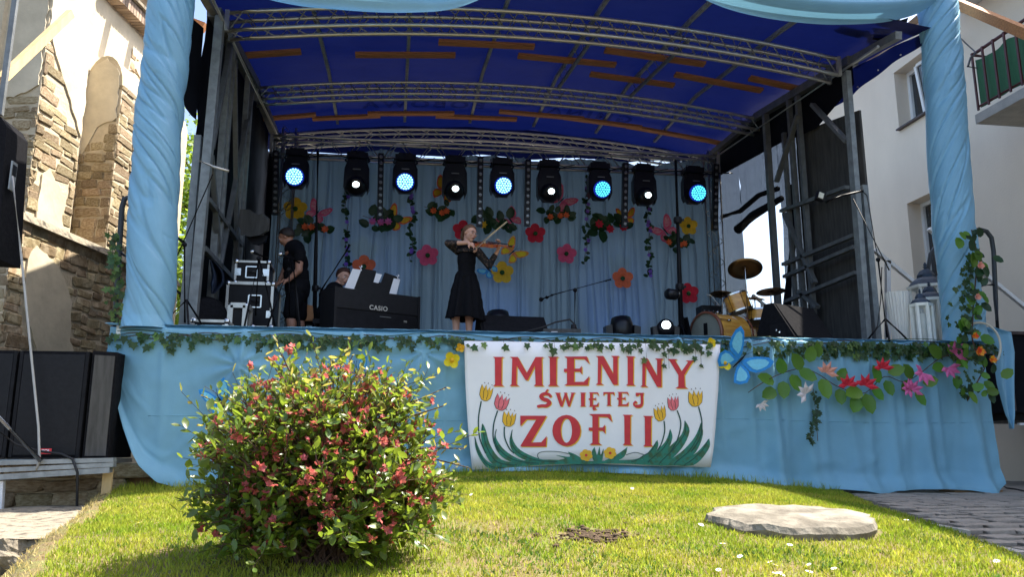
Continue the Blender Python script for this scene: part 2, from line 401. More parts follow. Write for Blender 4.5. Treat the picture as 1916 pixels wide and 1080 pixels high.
def onlawn(x, y):
    x0 = xleft(y) + .06 * fbm(x, y, 3, 4)
    if not (x0 + .02 < x < edge_x(y)): return False
    if (x - 5.47) ** 2 / .57 ** 2 + (y + 3.22) ** 2 / .52 ** 2 < 1: return False
    px = (x - CC.x) / (y - CC.y)
    if not (-.50 < px < .92): return False
    d = math.hypot((x - 4.02) / .24, (y + 3.55) / .24) + .6 * fbm(x, y, 0, 5)
    if d < .9 and rnd() < .85: return False
    return True
def dryness(x, y): return 1.1 * fbm(x, y, 2, .9) + .55 * fbm(x, y, 7, 4.5, 2) + 1.1 * math.exp(-((x - 3.0) ** 2 + (y + 3.7) ** 2) / .9) + .9 * math.exp(-((x - .5) ** 2 / .1 + (y + 2) ** 2 / 1.2)) + .6 * math.exp(-((x - 4.9) ** 2 / .3 + (y + 2.3) ** 2 / .3)) + .5 * math.exp(-((x - 5.4) ** 2 + (y + 3.8) ** 2) / .12)
blades(270000, (-.4, 8), (-5.6, .22), 'grass', 'grass', .018, .042, lambda x, y: onlawn(x, y) and rnd() > .55 * max(0, dryness(x, y)), .0030, .9)
blades(75000, (-.4, 8), (-5.6, .1), 'dry_grass', 'drygrass', .015, .04, lambda x, y: onlawn(x, y) and rnd() < .12 + .55 * max(0, dryness(x, y)), .0028, 1.3)
blades(9000, (0, 1.4), (-4.6, 0), 'dry_tufts', 'drygrass', .012, .035, lambda x, y: xleft(y) - .28 < x < xleft(y) + .12 and rnd() < .7, .003, 1.4)
mat('clover', (.10, .20, .03), .6, 0, .2, 3, trans=.4, isl=.3)
blades(60000, (-.2, 8), (-5.4, 0), 'clover', 'clover', .012, .034, lambda x, y: fbm(x, y, 21, 2.3, 3) > .22 and onlawn(x, y), .0065, 1.2)
blades(5000, (0, 8), (-.35, .2), 'tall_grass', 'grass', .05, .11, onlawn, .0030, .6)
# bare earth patch
e = M()
for _ in range(260):
    a = ru(0, 6.28); r = abs(random.gauss(0, .13)); x = 4.02 + r * math.cos(a) * 1.2; y = -3.55 + r * math.sin(a)
    s_ = ru(.008, .028); e.ell((x, y, zlawn(x, y) + s_ * .3), (s_, s_ * ru(.6, 1), s_ * ru(.4, .8)), 5, 3)
struct(e, 'bare_earth', 'earth', False, 'stuff')
# paving stones
def stone_mesh(k, mt, bev=.12, n=None):
    """irregular rounded block in a unit box"""
    b = bmesh.new(); bmesh.ops.create_cube(b, size=1.0)
    bmesh.ops.bevel(b, geom=list(b.edges), offset=bev, segments=1, affect='EDGES')
    for v in b.verts:
        q = MN.noise_vector(v.co * 1.5 + Vector((k * 9.1, k * 3.3, 0))); v.co += Vector((q.x * .18, q.y * .12, q.z * .14))
    me = bpy.data.meshes.new('stone'); b.to_mesh(me); b.free(); me.materials.append(MATS[mt]); return me
PAV = [stone_mesh(k, 'paving', .07) for k in range(6)]
cnt = 0; far_st = M()
row = 0; y = -6.2
while y < 2.6:
    x = edge_x(y) + .06 + (row % 2) * .1; ca = 0
    while x < 13:
        w = ru(.13, .30)
        cx = x + w / 2 + .008; yy = y + .05 * math.sin(cx * 2.9 + y) + .07 * math.sin(cx * 1.3 + 1) + ru(-.02, .02)
        px = (cx - 2.8) / (yy + 8.45)
        if .4 < px < .93 and (yy < .1 or cx > 9.7) and cx > edge_x(yy) + .1:
            mw = Matrix.Translation((cx, yy, zpave(cx, yy) - .012 + ru(-.003, .003))) @ Matrix.Rotation(ru(-.16, .16), 4, 'Z') @ Matrix.Diagonal((w - .026, .178, .05, 1))
            if yy < -.1 and px > .46 and cnt < 298:
                piece(random.choice(PAV), 'paving_stone', ground, mw); cnt += 1
            else: far_st.box((cx, yy, zpave(cx, yy) - .012), (w - .014, .172, .05), Matrix.Rotation(ru(-.05, .05), 3, 'Z'))
        x += w
    y += .19; row += 1
o = far_st.build('paving_stones_far', 'paving', ground); o.name = 'paving'; o['kind'] = 'stuff'
# kerb stones along the lawn edge
KM = [stone_mesh(20 + k, 'kerb', .05) for k in range(3)]
kt = thing('kerb', 'pale stone kerb between the sunlit lawn and the paving', 'kerb', (6.4, -4, -.2))
y = -6.7
while y < -3.4:
    a = V((edge_x(y) + .05, y, 0)); b = V((edge_x(y + .5) + .05, y + .5, 0)); c = (a + b) / 2; an = math.atan2(b.y - a.y, b.x - a.x)
    piece(random.choice(KM), 'kerb_stone', kt, Matrix.Translation((c.x, c.y, zpave(c.x, c.y) - .035)) @ Matrix.Rotation(an, 4, 'Z') @ Matrix.Diagonal((.53, .09, .12, 1)))
    y += .55
# round slab in the lawn
sm = M(); n = 90; rings = []
for (rr, zz) in ((0, .085), (.15, .086), (.3, .086), (.45, .084), (.54, .080), (.60, .066), (.625, .03), (.60, -.03), (.6, -.12)):
    rings.append([( 5.47 + .9 * rr * (1 + .10 * fbm(math.cos(a) * 2, math.sin(a) * 2, zz * 8) + .04 * fbm(math.cos(a) * 7, math.sin(a) * 7, zz * 20)) * math.cos(a), -3.22 + rr * .80 * (1 + .05 * fbm(math.cos(a) * 2 + 5, math.sin(a) * 2, zz * 8)) * math.sin(a), zz - .058 + .016 * fbm(rr * math.cos(a), rr * math.sin(a), 1, 4) + .06 * (rr * math.sin(a))) for a in [2 * math.pi * k / n for k in range(n)]])
vs = [p for r_ in rings for p in r_]; fs = [(i * n + k, i * n + (k + 1) % n, (i + 1) * n + (k + 1) % n, (i + 1) * n + k) for i in range(len(rings) - 1) for k in range(n)]
sm.add(vs, fs)
single(sm, 'stone_slab', 'slabstone', 'large round weathered stone slab lying in the sunlit grass', 'stone slab', (5.50, -3.20, 0), smooth=False)
# daisies
dm = M()
for k in range(9):
    a = k * 2 * math.pi / 9; c, s_ = math.cos(a), math.sin(a)
    dm.add([(0.003 * c, .003 * s_, .05), (.013 * c - .004 * s_, .013 * s_ + .004 * c, .053), (.019 * c, .019 * s_, .052), (.013 * c + .004 * s_, .013 * s_ - .004 * c, .053)], [(0, 1, 2, 3)])
stm = M().tube([(0, 0, 0), (.002, 0, .05)], .0015, 4)
cen = M().ell((0, 0, .053), (.005, .005, .003), 6, 4)
DPX = [(1352, 1010), (1369, 1021), (1386, 1020), (1443, 1030), (1445, 1027), (1344, 1034), (1359, 1053), (1388, 1061), (1430, 1059), (1437, 1062), (1443, 1041), (1452, 1047), (1457, 1046), (1401, 1057), (1507, 1047), (1538, 1058), (1561, 1040), (1576, 1032), (1695, 1057), (1690, 1070), (1516, 1030), (1307, 994), (642, 995), (961, 953), (884, 970), (1182, 936), (1119, 895), (1171, 1046), (1215, 1038), (1190, 1069), (1696, 978), (1842, 1020), (262, 993), (298, 982), (1340, 1012), (1774, 1078), (1865, 1040), (1475, 1010)]
def dlabel(px, py):
    if px < 700: return 'small white daisy in the grass between the concrete wall and the shrub'
    if py < 960: return 'small white daisy in the grass close under the white banner'
    if px < 1000: return 'small white daisy in the sunlit grass right of the shrub'
    if px < 1330: return 'small white daisy in the grass between the bare earth and the slab'
    if px < 1470: return 'small white daisy of the cluster in front of the left part of the slab'
    if px < 1650: return 'small white daisy in front of the right part of the stone slab'
    return 'small white daisy in the grass near the kerb at the right'
d0 = None
for px, py in DPX:
    p = PZ(px, py, -.05)
    for _ in range(6): p = PZ(px, py, zlawn(p.x, p.y) + .05)
    if d0 is None:
        d0 = thing('daisy', 'small white daisy of the cluster in front of the left part of the slab', 'daisy', (p.x, p.y, zlawn(p.x, p.y)), 'white daisies scattered over the lawn', world=False)
        dm.build('petals', 'white', d0); stm.build('stem', 'grass', d0); cen.build('flower_centre', 'fyb', d0)
    else:
        q = dup(d0, (p.x, p.y, zlawn(p.x, p.y)), ru(0, 6), label=dlabel(px, py)); q.scale = (ru(.7, 1.1),) * 3; q.rotation_euler = (ru(-.4, .5), ru(-.4, .4), ru(0, 6))
# ---------------------------------------------------------------- stone church on the left
ST = [stone_mesh(40 + k, 'stone', .10) for k in range(7)]
CO = Vector((-1.87, 1.9, 0)); ce = Vector((math.sin(R(12)), math.cos(R(12)), 0)); cn = Vector((ce.y, -ce.x, 0))
def CP(s, t, z): return CO + ce * s + cn * t + Vector((0, 0, z))
SE = 4.3
church = thing('church', 'old stone church wall with crumbling plaster, arched buttresses and a brick cornice', 'church', tuple(CO))
def cbox(m, s0, s1, t0, t1, z0, z1): m.prism([CP(s0, t0, z0), CP(s1, t0, z0), CP(s1, t1, z0), CP(s0, t1, z0)], (0, 0, z1 - z0))
m = M(); cbox(m, 0, SE, -4, 0, -1, 3.28); cbox(m, .12, SE, -4, -.60, 3.28, 8.2)
cbox(m, .22, 1.16, -3.2, -.03, 3.28, 7.4)
m.build('wall', 'mortar', church)
# second buttress with a rounded top
m = M(); prof = [CP(2.05, -.62, 3.28), CP(2.05, -.03, 3.28)] + [CP(2.05, -.325 + .295 * math.cos(a), 6.0 + .5 * math.sin(a)) for a in [math.pi * k / 10 for k in range(11)]] + []
prof = [CP(2.05, -.03, 3.28)] + [CP(2.05, -.325 + .295 * math.cos(a), 6.0 + .5 * math.sin(a)) for a in [math.pi * k / 10 for k in range(11)]] + [CP(2.05, -.62, 3.28)]
m.prism(prof, tuple(ce * 2.2)); m.build('buttress', 'mortar', church)
def face_patch(m, o, u, v, n, pts, thick):        # rough edged plaster patch on a face
    out = []
    for i in range(len(pts)):
        a = pts[i]; b = pts[(i + 1) % len(pts)]; k = max(2, int(math.hypot(b[0] - a[0], b[1] - a[1]) / .06))
        for j in range(k):
            t = j / k; x = a[0] + (b[0] - a[0]) * t; y = a[1] + (b[1] - a[1]) * t
            x += .035 * fbm(x, y, 3, 6); y += .035 * fbm(x, y, 9, 6); out.append(o + u * x + v * y)
    m.prism(out, n * (thick - .012))
zz = Vector((0, 0, 1))
# plaster: main wall, buttress fronts and the big panel under the string course
m = M(); face_patch(m, CP(.12, -.60, 0), ce, zz, cn, [(.95, 4.9), (1.5, 4.6), (2.6, 4.4), (2.6, 6.6), (3.2, 6.9), (SE - .15, 6.6), (SE - .15, 7.55), (0, 7.6), (0, 7.0)], .03)
m.build('plaster', 'plaster', church)
m = M(); face_patch(m, CP(.22, -.03, 0), ce, zz, cn, [(.45, 5.35), (.92, 4.75), (.92, 7.38), (.0, 7.38), (.0, 5.9)], .035); m.build('plaster', 'plaster', church)
m = M(); face_patch(m, CP(.215, -.03, 0), -cn, zz, -ce, [(0.02, 5.1), (.35, 4.95), (1.6, 4.7), (3.1, 4.6), (3.1, 7.35), (.02, 7.35)], .03); m.build('plaster', 'plaster', church)
m = M(); face_patch(m, CP(.215, -.03, 0), -cn, zz, -ce, [(0.32, 3.9), (.5, 4.1), (.42, 4.6), (3.1, 4.6), (3.1, 3.4), (.3, 3.4)], .025); m.build('plaster', 'plaster', church)
m = M(); face_patch(m, CP(2.045, -.04, 0), -cn, zz, -ce, [(.03, 5.45), (.30, 5.30), (.50, 4.9), (.56, 4.8), (.56, 6.05), (.47, 6.30), (.28, 6.44), (.10, 6.28), (.03, 6.05)], .025); m.build('plaster', 'plaster', church)
m = M(); face_patch(m, CP(0, .0, 0), ce, zz, cn, [(.45, 3.0), (.9, 2.85), (1.25, 2.5), (1.35, 1.9), (1.6, 1.5), (1.1, 1.35), (.75, 1.55), (.35, 2.2), (.28, 2.8)], .04); m.build('plaster', 'plaster', church)
m = M(); face_patch(m, CP(.22, -.03, 0), ce, zz, cn, [(.2, 3.35), (.75, 3.35), (.7, 3.75), (.5, 3.95), (.35, 4.1), (.2, 3.95)], .035); m.build('plaster', 'plaster', church)
# string course and brick cornice
m = M(); m.prism([CP(-.06, .09, 3.24), CP(-.06, .02, 3.36), CP(-.06, -.3, 3.42), CP(-.06, -.3, 3.24)], tuple(ce * 4.3)); m.build('string_course', 'oldconcrete', church)
BR = mesh_of(M().box((0, 0, 0), (1, 1, 1)), 'brick', 'brick')
for k in range(31):
    s_ = 1.55 + .088 * k
    for j in range(1):
        mw = Matrix.Translation(CP(s_, -.50, 7.72)) @ Matrix(((ce.x, cn.x, 0, 0), (ce.y, cn.y, 0, 0), (0, 0, 1, 0), (0, 0, 0, 1))) @ Matrix.Diagonal((.074, .24, .20 + ru(-.01, .01), 1))
        piece(BR, 'brick', church, mw)
m = M(); cbox(m, 0, SE, -.8, -.32, 7.84, 7.9); m.build('cornice', 'oldconcrete', church)
m = M(); cbox(m, 0, SE, -.8, -.1, 8.32, 8.36); m.build('eave_board', 'render', church)
for k in range(4):
    a = CP(1.9 + .7 * k, .25, 8.05); m = M().bar(a, a - cn * 1.2 + Vector((0, 0, .5)), .13, .16); m.build('rafter', 'batten', church)
# stones
nst = [0]; rest = M()
def stones(o, u, n, x0, x1, z0, z1, skip, hh=(.08, .18), ww=(.10, .48), lim=300, proud=.004, dark=False):
    z = z0; rr = 0
    while z < z1 - .05:
        h = ru(*hh); x = x0 - ru(0, .1)
        while x < x1:
            w = ru(*ww) * ru(.75, 1.15); xa, xb = max(x, x0), min(x + w, x1)
            if xb - xa > .06:
                cx, cz = (xa + xb) / 2, z + h / 2
                if not skip(cx, cz):
                    p = o + u * cx + zz * (cz + .05 * fbm(cx, cz, rr * .3, 1.6)) + n * (proud - .035 + ru(-.008, .012))
                    mw = Matrix.Translation(p) @ Matrix(((u.x, n.x, 0, 0), (u.y, n.y, 0, 0), (0, 0, 1, 0), (0, 0, 0, 1))) @ Matrix.Rotation(ru(-.10, .10), 4, 'Y') @ Matrix.Diagonal((xb - xa - ru(-.01, .03), .09, h * ru(.72, 1.0) + .004, 1))
                    if nst[0] < lim: piece(random.choice(ST), 'stone', church, mw); nst[0] += 1
                    else:
                        me = random.choice(ST); rest.add([mw @ v.co for v in me.vertices], [tuple(f.vertices) for f in me.polygons])
            x += w
        z += h; rr += 1
inpl = lambda a, b: False
def skipA(x, z): return (z > 4.75 + .45 * (1 - x / .9) and x > .35) or z > 5.95 or (.18 < x < .72 and z < 4.0 - .2 * abs(x - .4))
stones(CP(.22, -.03, 0), ce, cn, 0, .93, 3.42, 6.4, skipA, lim=300)
def skipAf(x, z): return (x > .33 and z < 4.62) or z > 5.0 - .2 * x
stones(CP(.22, -.03, 0), -cn, -ce, 0.0, .8, 3.42, 5.1, skipAf, lim=300)
def skipBf(x, z): return z > 5.35 - .7 * x or (z > 5.4)
stones(CP(2.05, -.03, 0), -cn, -ce, 0.0, .57, 3.42, 5.5, skipBf, (.12, .19), (.18, .36), 300)
stones(CP(2.05, -.03, 0), ce, cn, 0.0, 1.6, 3.42, 6.0, lambda x, z: False, lim=300)
def skipL(x, z): return (.35 < x < 1.35 and 1.5 + .2 * abs(x - 1) < z < 2.95 - .25 * (x - .5) and not (x > 1.15 and z > 2.5))
stones(CP(0, 0, 0), ce, cn, 0.0, 4.1, .9, 3.2, skipL, lim=300)
stones(CP(0, 0, 0), -cn, -ce, 0.0, 1.0, .9, 3.2, lambda x, z: False, (.12, .2), (.25, .5), 300)
stones(CP(.12, -.60, 0), ce, cn, 0.95, 1.95, 3.42, 4.8, lambda x, z: False, lim=300)
stones(CP(.12, -.60, 0), ce, cn, 3.0, 4.2, 5.4, 7.4, lambda x, z: fbm(x, z, 1, 2) > .05, lim=300)
stones(CP(0, 0, 0), -cn, -ce, 0.0, 1.3, -.9, .9, lambda x, z: False, (.14, .22), (.28, .5), 300)
stones(CP(0, 0, 0), ce, cn, 0.0, 1.5, -.6, .9, lambda x, z: False, (.14, .22), (.28, .5), 300)
if rest.v: o = rest.build('stonework', 'stone', church); o['kind'] = 'stuff'

# ---------------------------------------------------------------- house on the right
XB = 12.2
house = thing('house', 'pink-grey rendered house with deep-set white windows and an upper balcony', 'house', (XB, 4, 0))
holes = [(3.48, 4.65, 6.37, 7.56), (3.55, 4.65, 3.37, 4.93)]
def wall_with_holes(m, x, y0, y1, z0, z1, holes, th):
    ysx = sorted({y0, y1, *[h[0] for h in holes], *[h[1] for h in holes]}); zsx = sorted({z0, z1, *[h[2] for h in holes], *[h[3] for h in holes]})
    for i in range(len(ysx) - 1):
        j = 0
        while j < len(zsx) - 1:
            cy = (ysx[i] + ysx[i + 1]) / 2; k = j
            def free(q): cz = (zsx[q] + zsx[q + 1]) / 2; return not any(h[0] < cy < h[1] and h[2] < cz < h[3] for h in holes)
            if not free(j): j += 1; continue
            while k < len(zsx) - 1 and free(k): k += 1
            m.box((x + th / 2, cy, (zsx[j] + zsx[k]) / 2), (th, ysx[i + 1] - ysx[i], zsx[k] - zsx[j])); j = k
m = M(); wall_with_holes(m, XB, -9.5, 7.9, -.6, 8.15, holes, .42)
m.box((XB + 4.2, 7.7, 3.8), (7.5, .4, 8.7)); m.box((XB + 4.2, -9.3, 3.8), (7.5, .4, 8.7)); m.box((XB + 4.4, -.8, 3.8), (7.0, 16.2, .3)); m.build('wall', 'render', house)
m = M(); m.prism([(XB - .2, -9.6, 8.15), (XB + 4, -9.6, 10.2), (XB + 8.2, -9.6, 8.15)], (0, 17.6, 0)); m.build('roof', 'brick', house)
for (y0, y1, z0, z1) in holes:
    w = thing('window', None, None); w.parent = house; w.location = (0, 0, 0)
    bpy.data.objects.remove(w)
    fr = M(); xf = XB + .30
    for a, b in (((xf, y0, z0 + .03), (xf, y0, z1)), ((xf, y1, z0 + .03), (xf, y1, z1))): fr.bar((a[0], a[1] + (.035 if a[1] == y0 else -.035), a[2]), (b[0], b[1] + (.035 if b[1] == y0 else -.035), b[2]), .07)
    fr.bar((xf, y0 + .07, z0 + .035), (xf, y1 - .07, z0 + .035), .07); fr.bar((xf, y0 + .07, z1 - .035), (xf, y1 - .07, z1 - .035), .07)
    wf = fr.build('window', 'pvc', house)
    sa = M(); ti = -.13 if z0 > 5 else 0; ya, yb = y0 + .09, y0 + .72
    def tp(y, z): return Vector((xf - .03 + ti * (z - z0) / (z1 - z0), y, z))
    for (p, q) in ((tp(ya, z0 + .08), tp(ya, z1 - .08)), (tp(yb, z0 + .08), tp(yb, z1 - .08)), (tp(ya + .03, z0 + .08), tp(yb - .03, z0 + .08)), (tp(ya + .03, z1 - .08), tp(yb - .03, z1 - .08))): sa.bar(p, q, .06)
    sa.build('sash', 'pvc', wf)
    gl = M(); gl.add([tp(ya, z0 + .08), tp(yb, z0 + .08), tp(yb, z1 - .08), tp(ya, z1 - .08)], [(0, 1, 2, 3)])
    gl.add([(xf + .02, yb, z0 + .06), (xf + .02, y1 - .06, z0 + .06), (xf + .02, y1 - .06, z1 - .06), (xf + .02, yb, z1 - .06)], [(0, 1, 2, 3)]); gl.build('pane', 'glassdark', wf)
    m = M().box((xf, yb + .03, (z0 + z1) / 2), (.06, .05, z1 - z0 - .14)); m.build('mullion', 'pvc', wf)
    m = M().box((XB + .10, (y0 + y1) / 2, z0 + .012), (.36, y1 - y0 - .01, .03)); m.build('sill', 'sill', house)
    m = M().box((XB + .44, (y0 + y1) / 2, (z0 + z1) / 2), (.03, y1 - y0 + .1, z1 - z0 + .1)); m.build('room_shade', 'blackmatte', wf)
# balcony
bx = 11.15; ye = PX(1826, 232, bx).y; zb = PX(1826, 232, bx).z
m = M().prism([(bx, ye, zb), (XB, ye, zb + .0), (XB, ye - 3.4, zb), (bx, ye - 3.4, zb)], (0, 0, .14)); m.build('balcony_slab', 'concrete', house)
zr = PX(1826, 98, bx + .05).z
m = M().tube([(XB, ye + .02, zr), (bx + .05, ye - .03, zr), (bx + .05, ye - 3.4, zr)], .025, 8); rail = m.build('balcony_railing', 'redrail', house)
m = M().tube([(bx + .05, ye - .03, zb + .26), (bx + .05, ye - 3.4, zb + .26)], .018, 6); m.build('bottom_rail', 'redrail', rail)
for k in range(16):
    yk = ye - .06 - .21 * k; m = M().box((bx + .02, yk, (zb + .2 + zr) / 2), (.022, .03, zr - zb - .18)); m.build('baluster', 'redrail', rail)
m = M().grid(lambda u, v: (bx + .075 + .012 * math.sin(u * 60), ye - .05 - u * 3.3, zb + .24 + v * (zr - zb - .33 - .05 * abs(math.sin(u * 16)) * 1)), 80, 4); m.build('balcony_screen', 'greencloth', rail, True)
m = M().tube([PX(1826, 98, bx), PX(1816, 108, bx - .2), PX(1811, 124, bx - .3)], .016, 6); m.tube([PX(1811, 124, bx - .3), PX(1829, 127, bx)], .008, 5); m.tube([PX(1826, 98, bx + .05), PX(1796, 70, XB - .05)], .012, 6); m.build('clothes_line_bracket', 'greyrail', house)
zs = 7.68
for k in range(5):
    m = M().box((XB - .11 - .2 * k, -2.0, zs), (.188, 9.3, .03)); m.build('soffit_board', 'boards', house)
m = M().box((XB - .5, -2.0, zs + .08), (1.04, 9.4, .08)); m.build('eave', 'sill', house)
# dark van-like utility box behind the right corner of the stage
ub = thing('equipment_cart', 'dark equipment trailer parked behind the right corner of the stage', 'trailer', (10.9, 1.2, 0))
x0 = PY(1880, 600, .9).x
m = M().box((x0 + 1.25, 1.8, 1.42), (2.5, 1.6, 1.02)); m.build('body', 'darktarp', ub)
m = M().box((x0 + 1.25, .98, 1.95), (2.5, .05, .04)); m.bar((x0 + .03, .97, .93), (x0 + .03, .97, 1.93), .05); m.bar((x0 + .6, .97, .93), (x0 + .6, .97, 1.93), .04); m.build('frame', 'sill', ub)
m = M().box((x0 + 1.25, 1.8, .86), (2.4, 1.4, .10)); m.build('chassis', 'black', ub)
for xx in (x0 + 1.1, x0 + 2.2):
    m = M().lathe([(.12, -.07), (.30, -.07), (.32, -.04), (.32, .04), (.30, .07), (.12, .07)], (xx, 1.15, .30), 20, (0, 1, 0)); wh = m.build('wheel', 'blackmatte', ub, True)
    m = M().lathe([(.02, -.075), (.13, -.06), (.17, -.075)], (xx, 1.15, .30), 14, (0, 1, 0)); m.build('rim', 'galv', wh, True)
m = M().bar((x0 + .1, 1.0, .76), (x0 + .8, 1.0, .76), .04, .03); m.build('reflector_bar', 'white', ub)

# ---------------------------------------------------------------- trees seen past the left column
def tree(x, y, h, r, seed, label, group=None, z0=-.3):
    random.seed(seed); t = thing('leafy_tree', label, 'tree', (x, y, z0), group, world=False)
    tr = M(); tr.tube([(0, 0, 0), (.1, 0, h * .3), (-.05, .1, h * .6), (.1, 0, h * .9)], [.28, .22, .14, .05], 9)
    lf = M(); cl = []
    for k in range(16):
        z = ru(.22, .85) * h; a = ru(0, 6.28); L = r * ru(.6, 1.05) * (1 - .4 * z / h); p0 = V(.05, 0, z * .8)
        p1 = V(math.cos(a) * L, math.sin(a) * L, z + L * ru(.1, .5)); pm = (p0 + p1) / 2 + V(0, 0, .2)
        tr.tube([p0, pm, p1], [.09, .05, .015], 6)
        for q in range(9):
            f_ = ru(.35, 1.05); c = p0.lerp(p1, f_) + V(ru(-.5, .5), ru(-.5, .5), ru(-.4, .5)); cl.append((c, ru(.3, .6)))
    for c, rad in cl:
        for _ in range(85):
            d = V(random.gauss(0, 1), random.gauss(0, 1), random.gauss(0, .8)).normalized() * rad * rnd() ** .4; p = c + d
            u = V(random.gauss(0, 1), random.gauss(0, 1), random.gauss(0, .6)).normalized(); w = u.cross(V(random.gauss(0, 1), random.gauss(0, 1), random.gauss(0, 1))).normalized(); s_ = ru(.05, .10)
            lf.add([p - u * s_, p + w * s_ * .45, p + u * s_, p - w * s_ * .45], [(0, 1, 2, 3)])
    tr.build('trunk', 'bark', t, True); o = lf.build('crown', 'treeleaf', t); return t
tree(-.9, 9.5, 7.5, 2.3, 3, 'bright green leafy tree seen between the left column and the stage')
tree(-3.4, 22, 8.5, 3.4, 5, 'pale green tree far behind the church wall')
tree(14.5, 24, 3.6, 2.6, 8, 'low dark tree far off beyond the opening in the right net wall')
random.seed(11)

# ---------------------------------------------------------------- the stage
ZD = 1.65
stage = thing('mobile_stage', 'large mobile stage with a blue arched tarpaulin roof on aluminium trusses', 'stage', (4.9, 3, 0))
m = M().box((4.93, 3.22, ZD - .05), (9.7, 6.2, .1)); m.build('deck', 'blackmatte', stage)
m = M().box((4.95, .11, ZD - .03), (9.85, .03, .13)); m.build('deck_edge', 'alu', stage)
m = M().box((5.0, .85, ZD + .045), (9.0, .03, .05)); m.bar((.9, 5.9, ZD + .05), (8.8, 5.9, ZD + .05), .05, .09); m.build('floor_profile', 'white', stage)
m = M().box((4.95, 3.2, 1.0), (8.6, 4.6, 1.0)); m.build('chassis', 'darktarp', stage)
for xx in (.5, 3.3, 6.4, 9.4):
    for yy in (.5, 5.8): m = M().bar((xx, yy, -.1), (xx, yy, ZD - .1), .08); m.build('leg', 'galv', stage)
def zroof(x, y):      # underside of the tarpaulin
    e_ = interp(y, [-.4, .95, 3.85, 6.05, 6.6], [5.52, 5.78, 6.20, 6.26, 6.2])
    u = (x - 4.75) / 4.3
    return e_ + .12 + .36 * (1 - min(1.3, u * u))
def roofhit(px, py, off=-.05):
    d = ray(px, py); t = 5.0
    for _ in range(40):
        p = CC + d * t; dz = zroof(p.x, p.y) + off - p.z; t += dz / max(.15, d.z)* .7
    return CC + d * t
def tp_(u, v):
    y = -.1 + v * 6.68; x = .32 + u * 9.05; return (x, y, zroof(x, y) + .03 * fbm(x, y, 0, .8) - .025 * abs(math.sin((x - 1.6) * math.pi / 1.3)) )
m = M().grid(tp_, 70, 50); m.build('roof_tarpaulin', 'tarp', stage, True)
# tarpaulin valance on both sides
def vl(u, v): y = .0 + u * 2.6; return (9.37 + .02 * math.sin(u * 20), y, zroof(9.45, y) - v * interp(y, [0, 1, 1.75, 3], [.14, .27, .40, .52]))
m = M().grid(vl, 30, 3); m.build('side_valance', 'tarp', stage, True)
for k in range(4):
    y = .5 + .5 * k; m = M().ell((9.35, y, zroof(9.45, y) - interp(y, [0, 1, 1.75, 3], [.14, .27, .40, .52]) + .04), .013, 6, 4); m.build('eyelet', 'white', stage)
# trusses
def arch_truss(y, x0, x1, zt, sec=.22, nb=17, rise=.33, straight=None, depth=.20):
    t = None; chs = []
    def zc(x): return zt + rise * (1 - ((x - (x0 + x1) / 2) / ((x1 - x0) / 2)) ** 2) if straight is None else straight[0] + (straight[1] - straight[0]) * (x - x0) / (x1 - x0)
    N_ = 24
    for dy, dz in ((0, 0), (sec, 0), (0, -depth), (sec, -depth)):
        mm = M().tube([(x0 + (x1 - x0) * i / N_, y + dy, zc(x0 + (x1 - x0) * i / N_) + dz) for i in range(N_ + 1)], .028, 8)
        if t is None: t = mm.build('roof_truss', 'alu', stage, True)
        else: mm.build('chord', 'alu', t, True)
    for i in range(nb * 2):
        xa = x0 + (x1 - x0) * i / (nb * 2); xb = x0 + (x1 - x0) * (i + 1) / (nb * 2); g_ = (xb - xa) * .12
        up = i % 2 == 0
        for dy in (0, sec):
            a = (xa + g_, y + dy, zc(xa) - (depth if up else 0)); b = (xb - g_, y + dy, zc(xb) - (0 if up else depth)); piece(BRC, 'brace', t, bmat(a, b, .011))
        for dz in (0, -depth):
            a = (xa + g_, y + (0 if up else sec), zc(xa) + dz); b = (xb - g_, y + (sec if up else 0), zc(xb) + dz); piece(BRC, 'brace', t, bmat(a, b, .008))
    for xx in (x0, x1):
        M().bar((xx, y - .02, zc(xx) + .02), (xx, y - .02, zc(xx) - depth - .02), .05).build('end_plate', 'alu', t); M().bar((xx, y + sec + .02, zc(xx) + .02), (xx, y + sec + .02, zc(xx) - depth - .02), .05).build('end_plate', 'steel', t)
    return t, zc
BRC = mesh_of(M().tube([(0, 0, 0), (0, 0, 1)], 1, 6), 'brace', 'alu', True)
def bmat(a, b, r):
    a, b = V(a), V(b); d = b - a; q = Vector((0, 0, 1)).rotation_difference(d.normalized())
    return Matrix.Translation(a) @ q.to_matrix().to_4x4() @ Matrix.Diagonal((r, r, d.length, 1))
arch_truss(.95, .68, 8.72, 5.70, nb=21, depth=.24)
arch_truss(3.85, .55, 9.0, 6.06, nb=21)
arch_truss(6.05, .5, 9.0, 6.14, nb=16)
LT, lz = arch_truss(5.15, .62, 8.75, 6.05, nb=13, straight=(PY(508, 253, 5.15).z, PY(1343, 292, 5.15).z), depth=.32)
# longitudinal purlins and side beams
for k, xx in enumerate((1.65, 2.9, 4.15, 5.4, 6.65, 7.85)):
    m = M().bar((xx, -.08, zroof(xx, -.08) - .06), (xx, .95, zroof(xx, .95) - .07), .05)
    m.bar((xx, .95, zroof(xx, .95) - .07), (xx, 3.85, zroof(xx, 3.85) - .07), .05); m.bar((xx, 3.85, zroof(xx, 3.85) - .07), (xx, 6.1, zroof(xx, 6.1) - .07), .05); m.build('purlin', 'galv', stage)
    if k in (3, 4):
        a = V(xx + .02, 1.15, zroof(xx, 1.15) - .30); b = V(xx + .02, 3.8, zroof(xx, 3.8) - .28); m = M().bar(a, b, .045); m.build('tie_bar', 'steel', stage)
        for j in range(7):
            p = a.lerp(b, (j + .2) / 7); q = a.lerp(b, (j + .7) / 7) + V(0, 0, .2); piece(BRC, 'brace', stage, bmat(p, q, .01))
